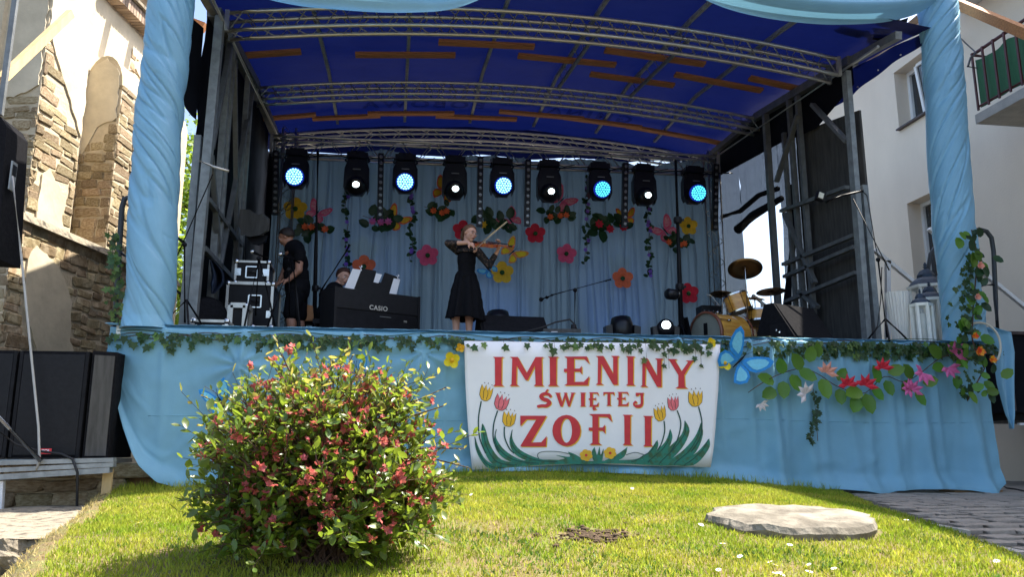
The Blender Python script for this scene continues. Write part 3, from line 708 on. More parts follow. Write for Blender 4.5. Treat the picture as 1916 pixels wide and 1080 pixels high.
for xx in (.52, 8.95):
    m = M().bar((xx, -.05, 5.53), (xx, .95, 5.70), .09, .10); m.bar((xx, .95, 5.70), (xx, 3.85, 6.10), .16, .12); m.bar((xx, 3.85, 6.10), (xx, 6.2, 6.18), .14, .10); m.build('side_beam', 'steel', stage)
    m = M().tube([(xx + (.12 if xx < 2 else -.12), .2, 5.50), (xx + (.12 if xx < 2 else -.12), 6.0, 6.0)], .02, 6); m.build('hydraulic_pipe', 'alu', stage)
# wooden battens under the tarpaulin (two staggered rows)
for (xa, xb, yy) in [(420, 565, 92), (665, 852, 94), (820, 1002, 74), (970, 1150, 104), (1130, 1320, 98), (1103, 1262, 141), (1257, 1432, 146), (1395, 1524, 150), (465, 592, 212), (585, 712, 212), (688, 850, 205), (815, 968, 213), (935, 1090, 208), (1055, 1200, 222), (1170, 1322, 242), (1300, 1402, 262)]:
    row1 = yy < 170
    sl = .0 if not row1 else 0
    def pz(px_):
        base = yy
        if xa >= 930: base = yy + (px_ - (xa + xb) / 2) * (.12 if row1 else .13)
        elif xa < 600 and not row1: base = yy - (px_ - (xa + xb) / 2) * .05
        elif xa < 600: base = yy - (px_ - (xa + xb) / 2) * .02
        return roofhit(px_, base, -.045)
    a, b = pz(xa), pz(xb); ym = (a.y + b.y) / 2; a = V(a.x, ym, zroof(a.x, ym) - .12); b = V(b.x, ym, zroof(b.x, ym) - .12)
    m = M().bar(a, b, .125, .045); m.build('batten', 'batten', stage)
# faded mirrored print showing through the tarpaulin
fnt = bpy.data.curves.new('t', 'FONT')
def text_mesh(body, size, ext=.002, bold=0., sp=1.):
    c = bpy.data.curves.new('t', 'FONT'); c.body = body; c.size = size; c.extrude = ext; c.offset = bold; c.space_character = sp; c.align_x = 'CENTER'; c.align_y = 'CENTER'
    o = bpy.data.objects.new('t', c); COL.objects.link(o); bpy.context.view_layer.update(); me = bpy.data.meshes.new_from_object(o.evaluated_get(bpy.context.evaluated_depsgraph_get()))
    bpy.data.objects.remove(o); return me
for word, cx in (('GMINA', 6.35), ('BOBOWA', 3.25)):
    me = text_mesh(word, .36, .001, .012, 1.35)
    for v in me.vertices:
        x = cx - v.co.x * 1.15; y = 5.35 - v.co.y * 1.2; v.co = Vector((x, y, zroof(x, y) - .05)) - Vector(base_of(stage))
    me.materials.append(MATS['tarpprint']); o = bpy.data.objects.new('roof_print', me); COL.objects.link(o); o.parent = stage
m = M().grid(lambda u, v: (.3 + u * 9.1, 6.42 + .03 * fbm(u * 9, v, 0, 1), zroof(.3 + u * 9.1, 6.42) - v * (zroof(.3 + u * 9.1, 6.42) - (5.98 + .23 * u + .03 * math.sin(u * 31) + .03 * fbm(u * 8, 0, 0, 2)))), 90, 6); m.build('back_sheet', 'tarp', stage, True)
m = M().prism([(.34, 5.3, ZD - .1), (.34, 6.5, ZD - .1), (.66, 6.5, ZD - .1), (.66, 6.46, ZD - .1), (.38, 6.46, ZD - .1), (.38, 5.3, ZD - .1)], (0, 0, 4.4)); m.build('corner_sheet', 'darktarp', stage)
# towers, posts and frames of the side walls
def post(a, b, w, h=None, mt='galv', name='post'): return M().bar(a, b, w, h or w).build(name, mt, stage)
post((.55, .93, ZD - .2), (.60, .93, 5.62), .10, .12); post((.44, 1.0, ZD - .2), (.44, 1.0, 4.1), .08)
post((8.78, .93, ZD - .2), (8.82, .93, 5.5), .07, .12); post((8.96, .98, ZD - .2), (8.96, .98, 3.9), .08)
for (py0, w) in ((1.75, .08), (1.98, .08), (3.1, .07), (3.4, .07)): post((.55, py0, ZD), (.55, py0, 5.9), w)
for (y0, z0, y1, z1) in ((1.1, 4.0, 1.75, 5.9), (1.1, 3.9, 1.9, 2.9), (1.1, 3.35, 3.3, 3.35), (1.1, 2.75, 3.3, 2.75), (1.98, 5.6, 3.1, 3.0), (2.0, 2.7, 3.1, 5.2), (3.1, 5.0, 3.4, 5.9)): post((.58, y0, z0), (.58, y1, z1), .06, mt='steel', name='diagonal')
m = M().grid(lambda u, v: (.40 + .04 * fbm(u * 6, v * 4, 0, 1.5) - .0, 1.02 + u * 5.15, ZD - .1 + v * (zroof(.4, 1.02 + u * 5.15) - ZD + .12)), 50, 30); m.build('side_wall_sheet', 'darktarp', stage, True)
m = M().grid(lambda u, v: (.40 - .22 * (1 - u) * 1.4, .2 + u * .8, 5.5 - v * (1.2 - .9 * (1 - u) ** 2) ), 8, 8); m.build('side_flap', 'darktarp', stage, True)
# right side
for (yy, zt, w) in ((3.42, 5.95, .09), (2.62, 5.85, .07), (2.35, 5.8, .07), (2.85, 5.4, .06)): post((8.88, yy, ZD), (8.88, yy, zt), w, mt='steel')
pr_ = [((1462, 395), (1585, 350)), ((1466, 495), (1600, 440)), ((1468, 518), (1600, 462)), ((1470, 565), (1603, 510)), ((1453, 340), (1493, 215)), ((1468, 400), (1525, 530)), ((1520, 195), (1585, 265)), ((1495, 545), (1530, 575))]
for (a, b) in pr_: post(PX(*a, 8.84), PX(*b, 8.84), .075, .05, 'steel', 'rail' if abs(a[1] - b[1]) < 70 else 'diagonal')
m = M().prism([(9.02, 1.02, ZD - .1), (9.02, 2.75, ZD - .1), (9.02, 2.75, 5.35), (9.02, 1.02, 5.0)], (.03, 0, 0)); m.build('side_panel', 'panelgrey', stage)
def netz(y): return interp(y, [2.7, 4, 5.2, 6.1], [5.5, 5.75, 5.6, 5.8])
hy0, hy1 = PX(1390, 421, 9.0).y, PX(1462, 400, 9.0).y    # opening in the net
ha, hb = PX(1390, 421, 9.0), PX(1460, 378, 9.0)
def nettop(y): return ha.z + (hb.z - ha.z) * (y - ha.y) / (hb.y - ha.y)
ylo, yhi = min(ha.y, hb.y), max(ha.y, hb.y)
def netg(y0, y1, zb_, zt_):
    return M().grid(lambda u, v: (9.0 + .03 * fbm(u * 3, v * 3, 2, 2) + .02 * math.sin((y0 + u * (y1 - y0)) * 14), y0 + u * (y1 - y0), zb_(y0 + u * (y1 - y0)) + v * (zt_(y0 + u * (y1 - y0)) - zb_(y0 + u * (y1 - y0)))), 16, 10)
netg(yhi, 6.2, lambda y: ZD - .1, netz).build('net_wall', 'net', stage, True)
netg(ylo, yhi, lambda y: nettop(y), netz).build('net_wall', 'net', stage, True)
netg(2.72, ylo, lambda y: ZD - .1, netz).build('net_wall', 'net', stage, True)
# rolled up window flap and black bands
m = M().tube([ha + V(-.04, .12, -.05), ha.lerp(hb, .35) + V(-.04, 0, .03), hb + V(-.04, -.12, .02)], [.09, .08, .05], 10); m.build('rolled_flap', 'darktarp', stage, True)
m = M().tube([PX(1352, 405, 8.96), PX(1385, 395, 8.96), PX(1420, 365, 8.96), PX(1455, 353, 8.96)], .045, 8); m.build('edge_band', 'darktarp', stage, True)
m = M().grid(lambda u, v: PX(1470 + 8 * math.sin(v * 5) + u * (14 + 4 * math.sin(v * 9)), 345 + v * 290, 8.93), 2, 20); m.build('edge_band', 'darktarp', stage, True)
m = M().grid(lambda u, v: (8.97, 1.0 + u * 5.2, interp(u, [0, .4, 1], [5.55, 5.95, 6.15]) + .12 - v * interp(u, [0, .2, .35, .8, 1], [.30, .72, .74, .62, .55])), 30, 3); m.build('black_valance', 'darktarp', stage, True)
# truss towers at the back corners
for tx in (.78, 8.62):
    t = None
    for dx, dy in ((0, 0), (.22, 0), (0, .22), (.22, .22)):
        mm = M().tube([(tx + dx, 5.3 + dy, ZD), (tx + dx, 5.3 + dy, 6.0)], .022, 8)
        if t is None: t = mm.build('tower', 'alu', stage, True)
        else: mm.build('chord', 'alu', t, True)
    for k in range(22):
        z = ZD + .2 * k
        for dy in (0, .22): piece(BRC, 'brace', t, bmat((tx + (.22 if k % 2 else 0), 5.3 + dy, z), (tx + (0 if k % 2 else .22), 5.3 + dy, z + .19), .009))
# unpainted battens bracing the front of the roof
m = M().bar(PY(-10, 160, .1), PY(132, 25, 1.1), .07, .09); m.build('wooden_brace', 'paleboard', stage)
m = M().bar(PY(1795, 8, .3), PY(1930, 66, -1.2), .08, .12); m.build('wooden_brace', 'batten', stage)

# ---------------------------------------------------------------- cloths
def drape(name, top, bot, r, label, seed, tight=1., turns=2.3):
    c0, c1 = V(bot), V(top); H = (c1 - c0).length
    def fn(u, v):
        a = 2 * math.pi * u; z = v
        ph = a + turns * 2 * math.pi * v * .9 + .5 * math.sin(v * 9 + seed)
        n1 = MN.noise(Vector((math.cos(ph) * 1.3 + seed, math.sin(ph) * 1.3, v * 2.4)))
        n2 = MN.noise(Vector((math.cos(ph) * 3.2, math.sin(ph) * 3.2 + seed, v * 3.5)))
        rg = abs(MN.noise(Vector((math.cos(ph) * 1.25 + 7 + seed, math.sin(ph) * 1.25, v * 3.6))))
        n3 = abs(MN.noise(Vector((math.cos(ph) * 2.3 + 3 + seed, math.sin(ph) * 2.3, v * 9)))); n4 = abs(MN.noise(Vector((math.cos(ph) * 4.2 + seed, math.sin(ph) * 4.2 + 8, v * 16))))
        rr = r * (1 + .10 * n1 + .02 * n2 - .10 * max(0, .09 - rg) / .09 - .030 * max(0, .09 - n3) / .09 - .006 * max(0, .12 - n4) / .12) * interp(v, [0, .03, .3, .7, 1], [1.08, .98, 1.0, .98, 1.03])
        c = c0.lerp(c1, v) + V(.02 * math.sin(v * 7 + seed), .01, 0)
        return (c.x + rr * math.cos(a), c.y + rr * math.sin(a), c.z)
    m = M(); nu, nv = 170, 300
    m.grid(fn, nu, nv)
    o = single(m, name, 'satin', label, 'drape', tuple(c0), smooth=True); return o
drape('column_drape', tuple(PY(322, -60, .1)), (PY(272, 610, .1).x, .1, 1.64), .243, 'light blue satin twisted round the column left of the stage opening', 1)
drape('column_drape', (9.60, .02, 6.9), (9.46, .02, 1.66), .238, 'light blue satin twisted round the right column beside the lanterns', 9, turns=-2.6)
def swag(pxs, label, wdt, seed):
    pts = [PY(px, py, -.28) for px, py in pxs]
    def cv(u):
        t = u * (len(pts) - 1); i = min(int(t), len(pts) - 2); f_ = t - i
        p0 = pts[max(i - 1, 0)]; p1 = pts[i]; p2 = pts[i + 1]; p3 = pts[min(i + 2, len(pts) - 1)]
        return .5 * ((2 * p1) + (p2 - p0) * f_ + (2 * p0 - 5 * p1 + 4 * p2 - p3) * f_ * f_ + (3 * p1 - p0 - 3 * p2 + p3) * f_ ** 3)
    def fn(u, v):
        p = cv(u); s_ = math.sin(math.pi * u)
        return (p.x, p.y + .10 * (1 - v) + (.08 * math.sin(v * 9 + seed) + .05 * math.sin(v * 17 + u * 3)) * (.4 + .6 * s_), p.z + v * wdt * (.75 + .45 * s_))
    m = M().grid(fn, 70, 36)
    o = single(m, 'swag_drape', 'satin', label, 'drape', tuple(pts[0]), smooth=True)
swag([(330, -60), (520, -8), (640, 5), (760, 10), (860, 2), (960, -40)], 'light blue swag drooping at the top edge above the left half of the stage', .6, 0)
swag([(1250, -60), (1340, -10), (1430, 14), (1545, 27), (1650, 26), (1712, 17), (1750, 2), (1790, -30)], 'light blue swag drooping at the top edge beside the right column', .6, 2)
# skirt round the stage front
bx_ = [(190, 655), (197, 690), (205, 722), (217, 762), (232, 803), (250, 842), (268, 872), (300, 902), (338, 914), (450, 905), (620, 892), (800, 884), (1000, 881), (1180, 886), (1330, 897), (1400, 905), (1480, 923), (1545, 914), (1600, 918), (1640, 925), (1665, 918), (1740, 914), (1800, 917), (1845, 925), (1870, 905)]
BX = [PY(px, py, -.06).x for px, py in bx_]; BZ = [PY(px, py, -.06).z for px, py in bx_]
SX0, SX1 = BX[0], BX[-1]
def folds(x, t):
    amp = .030 + .085 * t ** 1.2
    k = smoothstep(5.5, 7.5, x)
    v = amp * (.55 * MN.noise(Vector((x * 1.1, t * .25, 3))) + (.25 + 1.1 * k) * (1 - abs(MN.noise(Vector((x * 1.5, .12 * t, 9)))) * 2.6) * .5)
    for fx, s_ in ((1.30, .05), (3.05, .05), (6.95, .10), (8.35, .06), (8.72, .07), (7.35, .05), (9.3, .06), (5.9, .05)):
        w = .045 + .06 * t; v += 1.35 * s_ * (.35 + .65 * t) * math.exp(-((x - fx - .05 * t * math.sin(fx * 9)) / w) ** 2)
    for fx, s_ in ((5.95, .02), (6.35, .018), (6.72, .028), (7.12, .022), (7.55, .03), (7.82, .02), (8.1, .03), (8.5, .022), (8.93, .03), (9.18, .02), (9.42, .03), (.55, .016), (1.9, .014), (2.5, .016), (3.35, .014)):
        xx = x - fx - .10 * (t - .3) * math.sin(fx * 13); w = .018 + .05 * t; v += 1.7 * s_ * math.exp(-(xx / w) ** 2) * (1 - .55 * t)
    for cx_, ct in ((1.28, .26), (3.12, .16), (5.9, .02)):
        dx_, dt_ = x - cx_, (t - ct) * 1.55; rr_ = math.hypot(dx_, dt_); aa = math.atan2(dt_, dx_); v += .024 * math.exp(-rr_ / .35) * math.sin(aa * 9 + cx_) * smoothstep(0, .08, rr_)
    for fx in (1.30, 3.12):
        d = abs(x - fx); v += .05 * math.exp(-(d / .25) ** 2) * math.exp(-((t - .28) / .14) ** 2)
    v += .010 * fbm(x + .4 * t, t * 1.5, 4, 3) + .012 * (1 - min(1, abs(MN.noise(Vector((x * 1.7 + t * 2.2, t * 1.9 - x * .6, 2)))) * 7)) * t + .008 * (1 - min(1, abs(MN.noise(Vector((x * 2.9 - t * 2.0, t * 2.5 + x, 12)))) * 6)) * t
    return v
def skirt_pt(x, t, off=0.):
    zb_ = interp(x, BX, BZ); z = 1.675 + (zb_ - 1.675) * t
    fl = smoothstep(.88, 1.0, t); left = smoothstep(.6, -.05, x)
    y = -.05 - folds(x, t) - fl * (.10 + .06 * math.sin(x * 5)) * (1 - left) + .18 * left ** 2 + off
    if t < .03: y += (.03 - t) * 3
    if x > 9.55: y += (x - 9.55) ** 2 * 2.2
    return (x, y, z)
m = M().grid(lambda u, v: skirt_pt(SX0 + u * (SX1 - SX0), v), 420, 70)
skirt = single(m, 'stage_skirt', 'cloth', 'long light blue cloth skirt hanging down the front of the stage to the grass', 'cloth', (4.9, -.05, 0), smooth=True)
pts = []
for i in range(160):
    x = .45 + i * (9.6 - .45) / 159; zb_ = interp(x, BX, BZ); zt = PY(958, 785, 0).z + .02 * math.sin(x * 1.3) ; t = (1.675 - zt) / (1.675 - zb_); p = skirt_pt(x, t); pts.append((p[0], p[1] + .001, p[2]))
m = M().tube(pts, .0045, 5); m.build('seam', 'cloth', skirt, True, sub=(4.9, -.05, 0))
# top hem laid over the deck edge, left bundle and right hanging tail
m = M().grid(lambda u, v: (SX0 + u * (SX1 - SX0), .08 - .13 * v, 1.672 + .012 * math.sin(v * 3.1) + .006 * fbm(u * 40, v, 0, 2)), 200, 3); m.build('top_hem', 'cloth', skirt, True, sub=(4.9, -.05, 0))
m = M()
tl = [PY(1838, 612, -.02), PY(1868, 622, -.02), PY(1880, 660, 0), PY(1884, 720, .02), PY(1890, 770, .03), PY(1893, 803, .03)]
m.grid(lambda u, v: (lambda p: (p.x + (u - .5) * interp(v, [0, .2, .6, .85, 1], [.20, .30, .22, .14, .02]), p.y + .035 * math.sin(u * 11 + v * 4), p.z))(tl[min(int(v * 5), 4)].lerp(tl[min(int(v * 5), 4) + 1], v * 5 - min(int(v * 5), 4))), 18, 40)
single(m, 'cloth_tail', 'satin', 'loose light blue cloth end hanging down at the right corner of the stage', 'cloth', tuple(tl[0]), smooth=True)
# backdrop curtain
def bk(u, v):
    x = .60 + u * 8.35; z = ZD + .02 + v * (4.05 + .022 * x + .05 * math.sin(x * 3.1) + .08 * fbm(x, 0, 0, 1.4))
    z = min(z, z); zt = PY(958, 300, 5.75).z + .02
    f = .06 * fbm(x, v * .3, 2, 2.2) + .05 * fbm(x, v * .5, 7, 6, 2) - .10 * max(0, .07 - abs(MN.noise(Vector((x * 2.6, v * .5, 4))))) / .07 - .06 * max(0, .10 - abs(MN.noise(Vector((x * 6 + v * .4, v * .4, 14))))) / .10
    return (x, 5.75 + f * (.6 + .4 * (1 - v)), z)
m = M().grid(bk, 520, 24)
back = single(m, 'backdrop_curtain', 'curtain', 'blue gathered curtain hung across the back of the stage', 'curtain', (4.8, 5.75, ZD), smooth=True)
# ---------------------------------------------------------------- banner
def by(x): return -.20 + .030 * math.sin((x - 3.6) * 3.1 + .5) * smoothstep(6.2, 3.4, x) + .02 * math.sin((x - 3) * 5)
banner = thing('banner', 'white painted banner with red lettering and tulips hung on the front of the blue skirt', 'banner', (4.9, -.2, 0))
def BN(zx, zy, off=0.):
    p = PY(820 + zx / 3.375, 600 + zy / 3.375, -.20); return Vector((p.x, by(p.x) - off, p.z))
BL, BRt = [(165, 128), (172, 400), (190, 700), (215, 944)], [(1778, 152), (1765, 450), (1740, 800), (1720, 928)]
def bcurve(pts, t):
    ys_ = [p[1] for p in pts]; y = ys_[0] + (ys_[-1] - ys_[0]) * t; return interp(y, ys_, [p[0] for p in pts]), y
def bgrid(u, v, off=0.):
    xl, yl = bcurve(BL, v); xr, yr = bcurve(BRt, v); x = xl + (xr - xl) * u
    bot = interp(u, [0, .12, .3, .5, .7, .85, 1], [944, 935, 918, 905, 918, 922, 928]); top = interp(u, [0, 1], [128, 152]); return BN(x, top + (bot - top) * v, off)
m = M(); m.grid(lambda u, v: bgrid(u, v), 70, 8); m.build('sheet', 'white', banner, True, mods=[('thick', 'SOLIDIFY', dict(thickness=.003, offset=1))])
def flat(mb, polys, off):
    for pts in polys:
        if len(pts) < 3: continue
        tri = tessellate_polygon([[Vector((x, y, 0)) for x, y in pts]])
        b = bmesh.new(); vs = [b.verts.new((x, y, 0)) for x, y in pts]
        for t in tri:
            try: b.faces.new([vs[i] for i in t])
            except ValueError: pass
        x0 = min(p[0] for p in pts); x1 = max(p[0] for p in pts); x = x0 + 14
        while x < x1:
            bmesh.ops.bisect_plane(b, geom=b.verts[:] + b.edges[:] + b.faces[:], plane_co=(x, 0, 0), plane_no=(1, 0, 0)); x += 14
        b.verts.index_update(); mb.add([BN(v.co.x, v.co.y, off) for v in b.verts], [tuple(v.index for v in f.verts) for f in b.faces]); b.free()
    return mb
LT_ = {
 'I': [[(0, 0), (1, 0), (.80, .05), (.78, .94), (1, 1), (0, 1), (.20, .94), (.18, .05)]],
 'M': [[(0, 0), (.24, 0), (.5, .55), (.76, 0), (1, 0), (.94, .05), (.95, .94), (1, 1), (.70, 1), (.76, .94), (.74, .30), (.53, .80), (.47, .80), (.21, .30), (.20, .94), (.28, 1), (0, 1), (.06, .94), (.08, .05)]],
 'E': [[(0, 0), (.90, 0), (1, .27), (.80, .09), (.40, .08), (.40, .42), (.62, .42), (.70, .32), (.70, .62), (.62, .52), (.40, .52), (.40, .88), (.78, .88), (1, .68), (.94, 1), (0, 1), (.12, .94), (.12, .53), (0, .54), (0, .42), (.12, .42), (.12, .06)]],
 'N': [[(0, 0), (.32, 0), (.74, .62), (.74, .06), (.64, 0), (1, 0), (.93, .06), (.93, 1), (.74, 1), (.24, .28), (.22, .94), (.34, 1), (0, 1), (.09, .94), (.10, .06)]],
 'Y': [[(0, 0), (.38, 0), (.30, .05), (.54, .42), (.78, .10), (.68, .05), (1, .05), (.92, .11), (.64, .55), (.66, .94), (.76, 1), (.30, 1), (.42, .94), (.42, .55), (.10, .06)]],
 'Z': [[(.02, 0), (1, 0), (.42, .87), (.80, .86), (1, .66), (.97, 1), (.03, 1), (.03, .97), (.62, .12), (.25, .12), (.02, .34)]],
 'F': [[(0, 0), (.92, 0), (1, .26), (.80, .10), (.42, .09), (.42, .44), (.60, .44), (.70, .34), (.70, .64), (.60, .54), (.42, .54), (.42, .93), (.55, 1), (.02, 1), (.16, .93), (.16, .54), (0, .54), (0, .44), (.16, .44), (.16, .07)]],
 'W': [[(0, 0), (.30, 0), (.24, .06), (.36, .68), (.48, .10), (.43, 0), (.60, 0), (.58, .10), (.70, .68), (.80, .06), (.74, 0), (1, 0), (.93, .06), (.72, 1), (.64, 1), (.51, .36), (.38, 1), (.28, 1), (.07, .06)]],
 'T': [[(0, 0), (1, 0), (1, .28), (.86, .12), (.64, .12), (.64, .93), (.78, 1), (.26, 1), (.38, .93), (.38, .12), (.14, .12), (0, .28)]],
}
def stroke(pts, w):
    L_ = []; Rr = []
    for i, (x, y) in enumerate(pts):
        x0, y0 = pts[max(i - 1, 0)]; x1, y1 = pts[min(i + 1, len(pts) - 1)]; d = math.hypot(x1 - x0, y1 - y0) or 1; nx_, ny_ = -(y1 - y0) / d, (x1 - x0) / d
        ww = w[i] if isinstance(w, (list, tuple)) else w; L_.append((x + nx_ * ww / 2, y + ny_ * ww / 2)); Rr.append((x - nx_ * ww / 2, y - ny_ * ww / 2))
    return [[L_[i], L_[i + 1], Rr[i + 1], Rr[i]] for i in range(len(pts) - 1)]
def smooth_pts(pts, k=6):
    out = []
    for i in range(len(pts) - 1):
        p0 = pts[max(i - 1, 0)]; p1 = pts[i]; p2 = pts[i + 1]; p3 = pts[min(i + 2, len(pts) - 1)]
        for j in range(k):
            t = j / k; out.append(tuple(.5 * ((2 * p1[c]) + (p2[c] - p0[c]) * t + (2 * p0[c] - 5 * p1[c] + 4 * p2[c] - p3[c]) * t * t + (3 * p1[c] - p0[c] - 3 * p2[c] + p3[c]) * t ** 3) for c in (0, 1)))
    out.append(tuple(pts[-1])); return out
def letter(ch, x0, x1, y0, y1, sh=7):
    def mp(pl): return [[(x0 + (x1 - x0) * x, y0 + (y1 - y0) * y) for x, y in p] for p in pl]
    if ch in LT_: P_ = mp(LT_[ch])
    elif ch == 'Ę': P_ = mp(LT_['E']) + mp([[(.42, .98), (.70, .98), (.62, 1.08), (.80, 1.20), (.44, 1.26), (.36, 1.12)]])
    elif ch == 'O':
        P_ = []
        for k in range(20):
            a0 = 2 * math.pi * k / 20; a1 = 2 * math.pi * (k + 1) / 20; q = lambda a, rx, ry: (.5 + rx * math.cos(a), .5 + ry * math.sin(a))
            P_.append([q(a0, .5, .5), q(a1, .5, .5), q(a1, .20, .39), q(a0, .20, .39)])
        P_ = mp(P_)
    elif ch == 'Ś':
        P_ = mp(stroke(smooth_pts([(.95, .30), (.80, .10), (.50, .06), (.30, .22), (.42, .42), (.72, .54), (.84, .74), (.62, .92), (.34, .92), (.02, .98)]), [.05] + [.17 + .10 * math.sin(math.pi * i / 54) for i in range(53)] + [.02])) + mp([[(.55, -.05), (.68, -.28), (.80, -.24), (.66, -.04)]])
    elif ch == 'J':
        P_ = mp([[(.25, 0), (1, 0), (.92, .08), (.60, .10), (.45, .22), (.25, .22)]]) + mp(stroke(smooth_pts([(.78, .05), (.80, .40), (.78, .78), (.55, .92), (.20, .90), (.08, .76), (.22, .62), (.32, .72)]), [.30, .30, .28, .28] + [.22] * 20 + [.15] * 19))
    a = flat(M(), P_, .006); b = flat(M(), [[(x + sh, y + sh * .75) for x, y in p] for p in P_] , .0035)
    lo = a.build('letter', 'redpaint', banner); b.build('letter_shadow', 'yellowpaint', lo, sub=base_of(banner))
for a in [('I', 345, 415, 230, 415), ('M', 450, 668, 230, 414), ('I', 693, 762, 228, 414), ('E', 795, 952, 228, 410), ('N', 990, 1138, 226, 408), ('I', 1180, 1240, 228, 412), ('N', 1272, 1422, 240, 420), ('Y', 1448, 1618, 243, 428),
          ('Z', 515, 686, 602, 797), ('O', 722, 898, 597, 795), ('F', 948, 1092, 592, 786), ('I', 1158, 1222, 597, 788), ('I', 1290, 1357, 604, 796)]: letter(*a)
for a in [('Ś', 622, 718, 458, 546), ('W', 735, 868, 456, 544), ('I', 893, 932, 456, 544), ('Ę', 948, 1010, 455, 545), ('T', 1038, 1106, 454, 540), ('E', 1124, 1198, 453, 542), ('J', 1225, 1298, 458, 550)]: letter(*a, sh=5)
def tulip(cx, cy, w, h, an, mt):
    def rt(pl): c, s_ = math.cos(an), math.sin(an); return [[(cx + (x * c - y * s_) * w, cy + (x * s_ + y * c) * h) for x, y in p] for p in pl]
    body = [(0, .5), (-.25, .46), (-.46, .2), (-.48, -.15), (-.42, -.5), (-.18, -.25), (-.08, -.55), (.08, -.2), (.25, -.5), (.30, -.2), (.50, -.48), (.50, -.1), (.44, .25), (.22, .46)]
    out = [(x * 1.08, y * 1.06) for x, y in body]
    o = flat(M(), rt([body]), .006).build('tulip', mt, banner); m_ = flat(M(), rt([out]), .0035)
    flat(m_, rt(stroke([(-.1, .4), (-.2, -.1), (-.12, -.3)], .04) + stroke([(.15, .4), (.2, 0), (.12, -.25)], .04) + [[(-.3, -.62), (-.26, -.72), (-.2, -.62)], [(.0, -.66), (.05, -.76), (.1, -.66)], [(.33, -.64), (.38, -.72), (.42, -.62)]]), .0075)
    m_.build('tulip_outline', 'inkpaint', o, sub=base_of(banner))
for a in [(300, 460, 75, 95, .25, 'yellowpaint'), (398, 520, 85, 95, .3, 'pinkpaint'), (446, 625, 80, 90, .12, 'yellowpaint'), (1402, 590, 75, 90, -.25, 'yellowpaint'), (1487, 525, 70, 85, -.15, 'pinkpaint'), (1625, 495, 85, 95, -.05, 'yellowpaint')]: tulip(*a)
sm_ = lambda pts, w: stroke(smooth_pts(pts), w)
m = flat(M(), sm_([(272, 510), (255, 620), (262, 740), (300, 840)], 8) + sm_([(375, 570), (350, 660), (350, 760), (385, 830)], 8) + sm_([(418, 672), (420, 740), (450, 810), (480, 840)], 8) + sm_([(1428, 635), (1432, 700), (1410, 780), (1385, 820)], 8) + sm_([(1512, 568), (1535, 650), (1515, 750), (1470, 830)], 8) + sm_([(1645, 545), (1665, 640), (1655, 740), (1600, 830)], 8) + sm_([(640, 880), (628, 850), (660, 830), (760, 830), (850, 850)], 4) + sm_([(1180, 850), (1240, 835), (1300, 850)], 4), .005)
m.build('painted_stems', 'darkgreenpaint', banner)
lv = [[(280, 650), (300, 690), (330, 790), (400, 880), (520, 905), (420, 925), (340, 905), (290, 820), (270, 720)], [(232, 730), (255, 800), (300, 880), (370, 920), (420, 930), (320, 935), (262, 870), (235, 800)],
      [(370, 680), (365, 740), (420, 820), (520, 880), (640, 905), (480, 900), (390, 850), (352, 770)], [(470, 685), (470, 750), (520, 820), (640, 875), (760, 895), (600, 895), (490, 850), (450, 770)],
      [(330, 935), (500, 890), (700, 880), (900, 890), (1100, 885), (1250, 880), (1400, 890), (1620, 915), (1400, 918), (1150, 905), (930, 908), (700, 912), (500, 925)],
      [(1710, 745), (1712, 800), (1660, 880), (1600, 918), (1500, 915), (1560, 880), (1640, 830)], [(1660, 645), (1672, 720), (1630, 830), (1540, 905), (1440, 905), (1540, 830), (1620, 740)], [(1560, 630), (1590, 700), (1540, 810), (1440, 900), (1350, 900), (1450, 810), (1540, 720)],
      [(1468, 685), (1482, 740), (1450, 820), (1370, 890), (1270, 895), (1380, 820), (1440, 760)], [(1385, 755), (1388, 800), (1340, 862), (1200, 897), (1185, 888), (1300, 855)],
      [(985, 800), (1000, 850), (1015, 798), (1022, 850), (1040, 810), (1030, 885), (1000, 900), (975, 880), (968, 830)], [(820, 830), (870, 850), (930, 895), (860, 895), (760, 885), (800, 872), (745, 852), (830, 862)], [(1190, 800), (1170, 860), (1100, 895), (1040, 892), (1120, 850)]]
lv = [smooth_pts(p + [p[0]], 4)[:-1] for p in lv]
flat(M(), lv, .0045).build('painted_leaves', 'greenpaint', banner)
m = M()
for p in lv[:4] + lv[5:10]:
    n_ = len(p); mid = [((p[i][0] + p[-1 - i][0]) / 2, (p[i][1] + p[-1 - i][1]) / 2) for i in range(n_ // 2)]; flat(m, sm_(mid, 5), .0065)
m.build('leaf_veins', 'darkgreenpaint', banner)
for (cx, cy) in ((932, 852), (1080, 838)):
    m = M(); pe = []
    for k in range(6):
        a = k * math.pi / 3 + .3; pe.append([(cx + 22 * math.cos(a) + 19 * math.cos(b), cy + 22 * math.sin(a) + 17 * math.sin(b)) for b in [2 * math.pi * j / 9 for j in range(9)]])
    flat(m, pe, .0075); f_ = m.build('painted_flower', 'yellowpaint', banner)
    flat(M(), [[(cx + 9 * math.cos(b), cy + 9 * math.sin(b)) for b in [2 * math.pi * j / 9 for j in range(9)]]], .010).build('flower_eye', 'redpaint', f_, sub=base_of(banner))

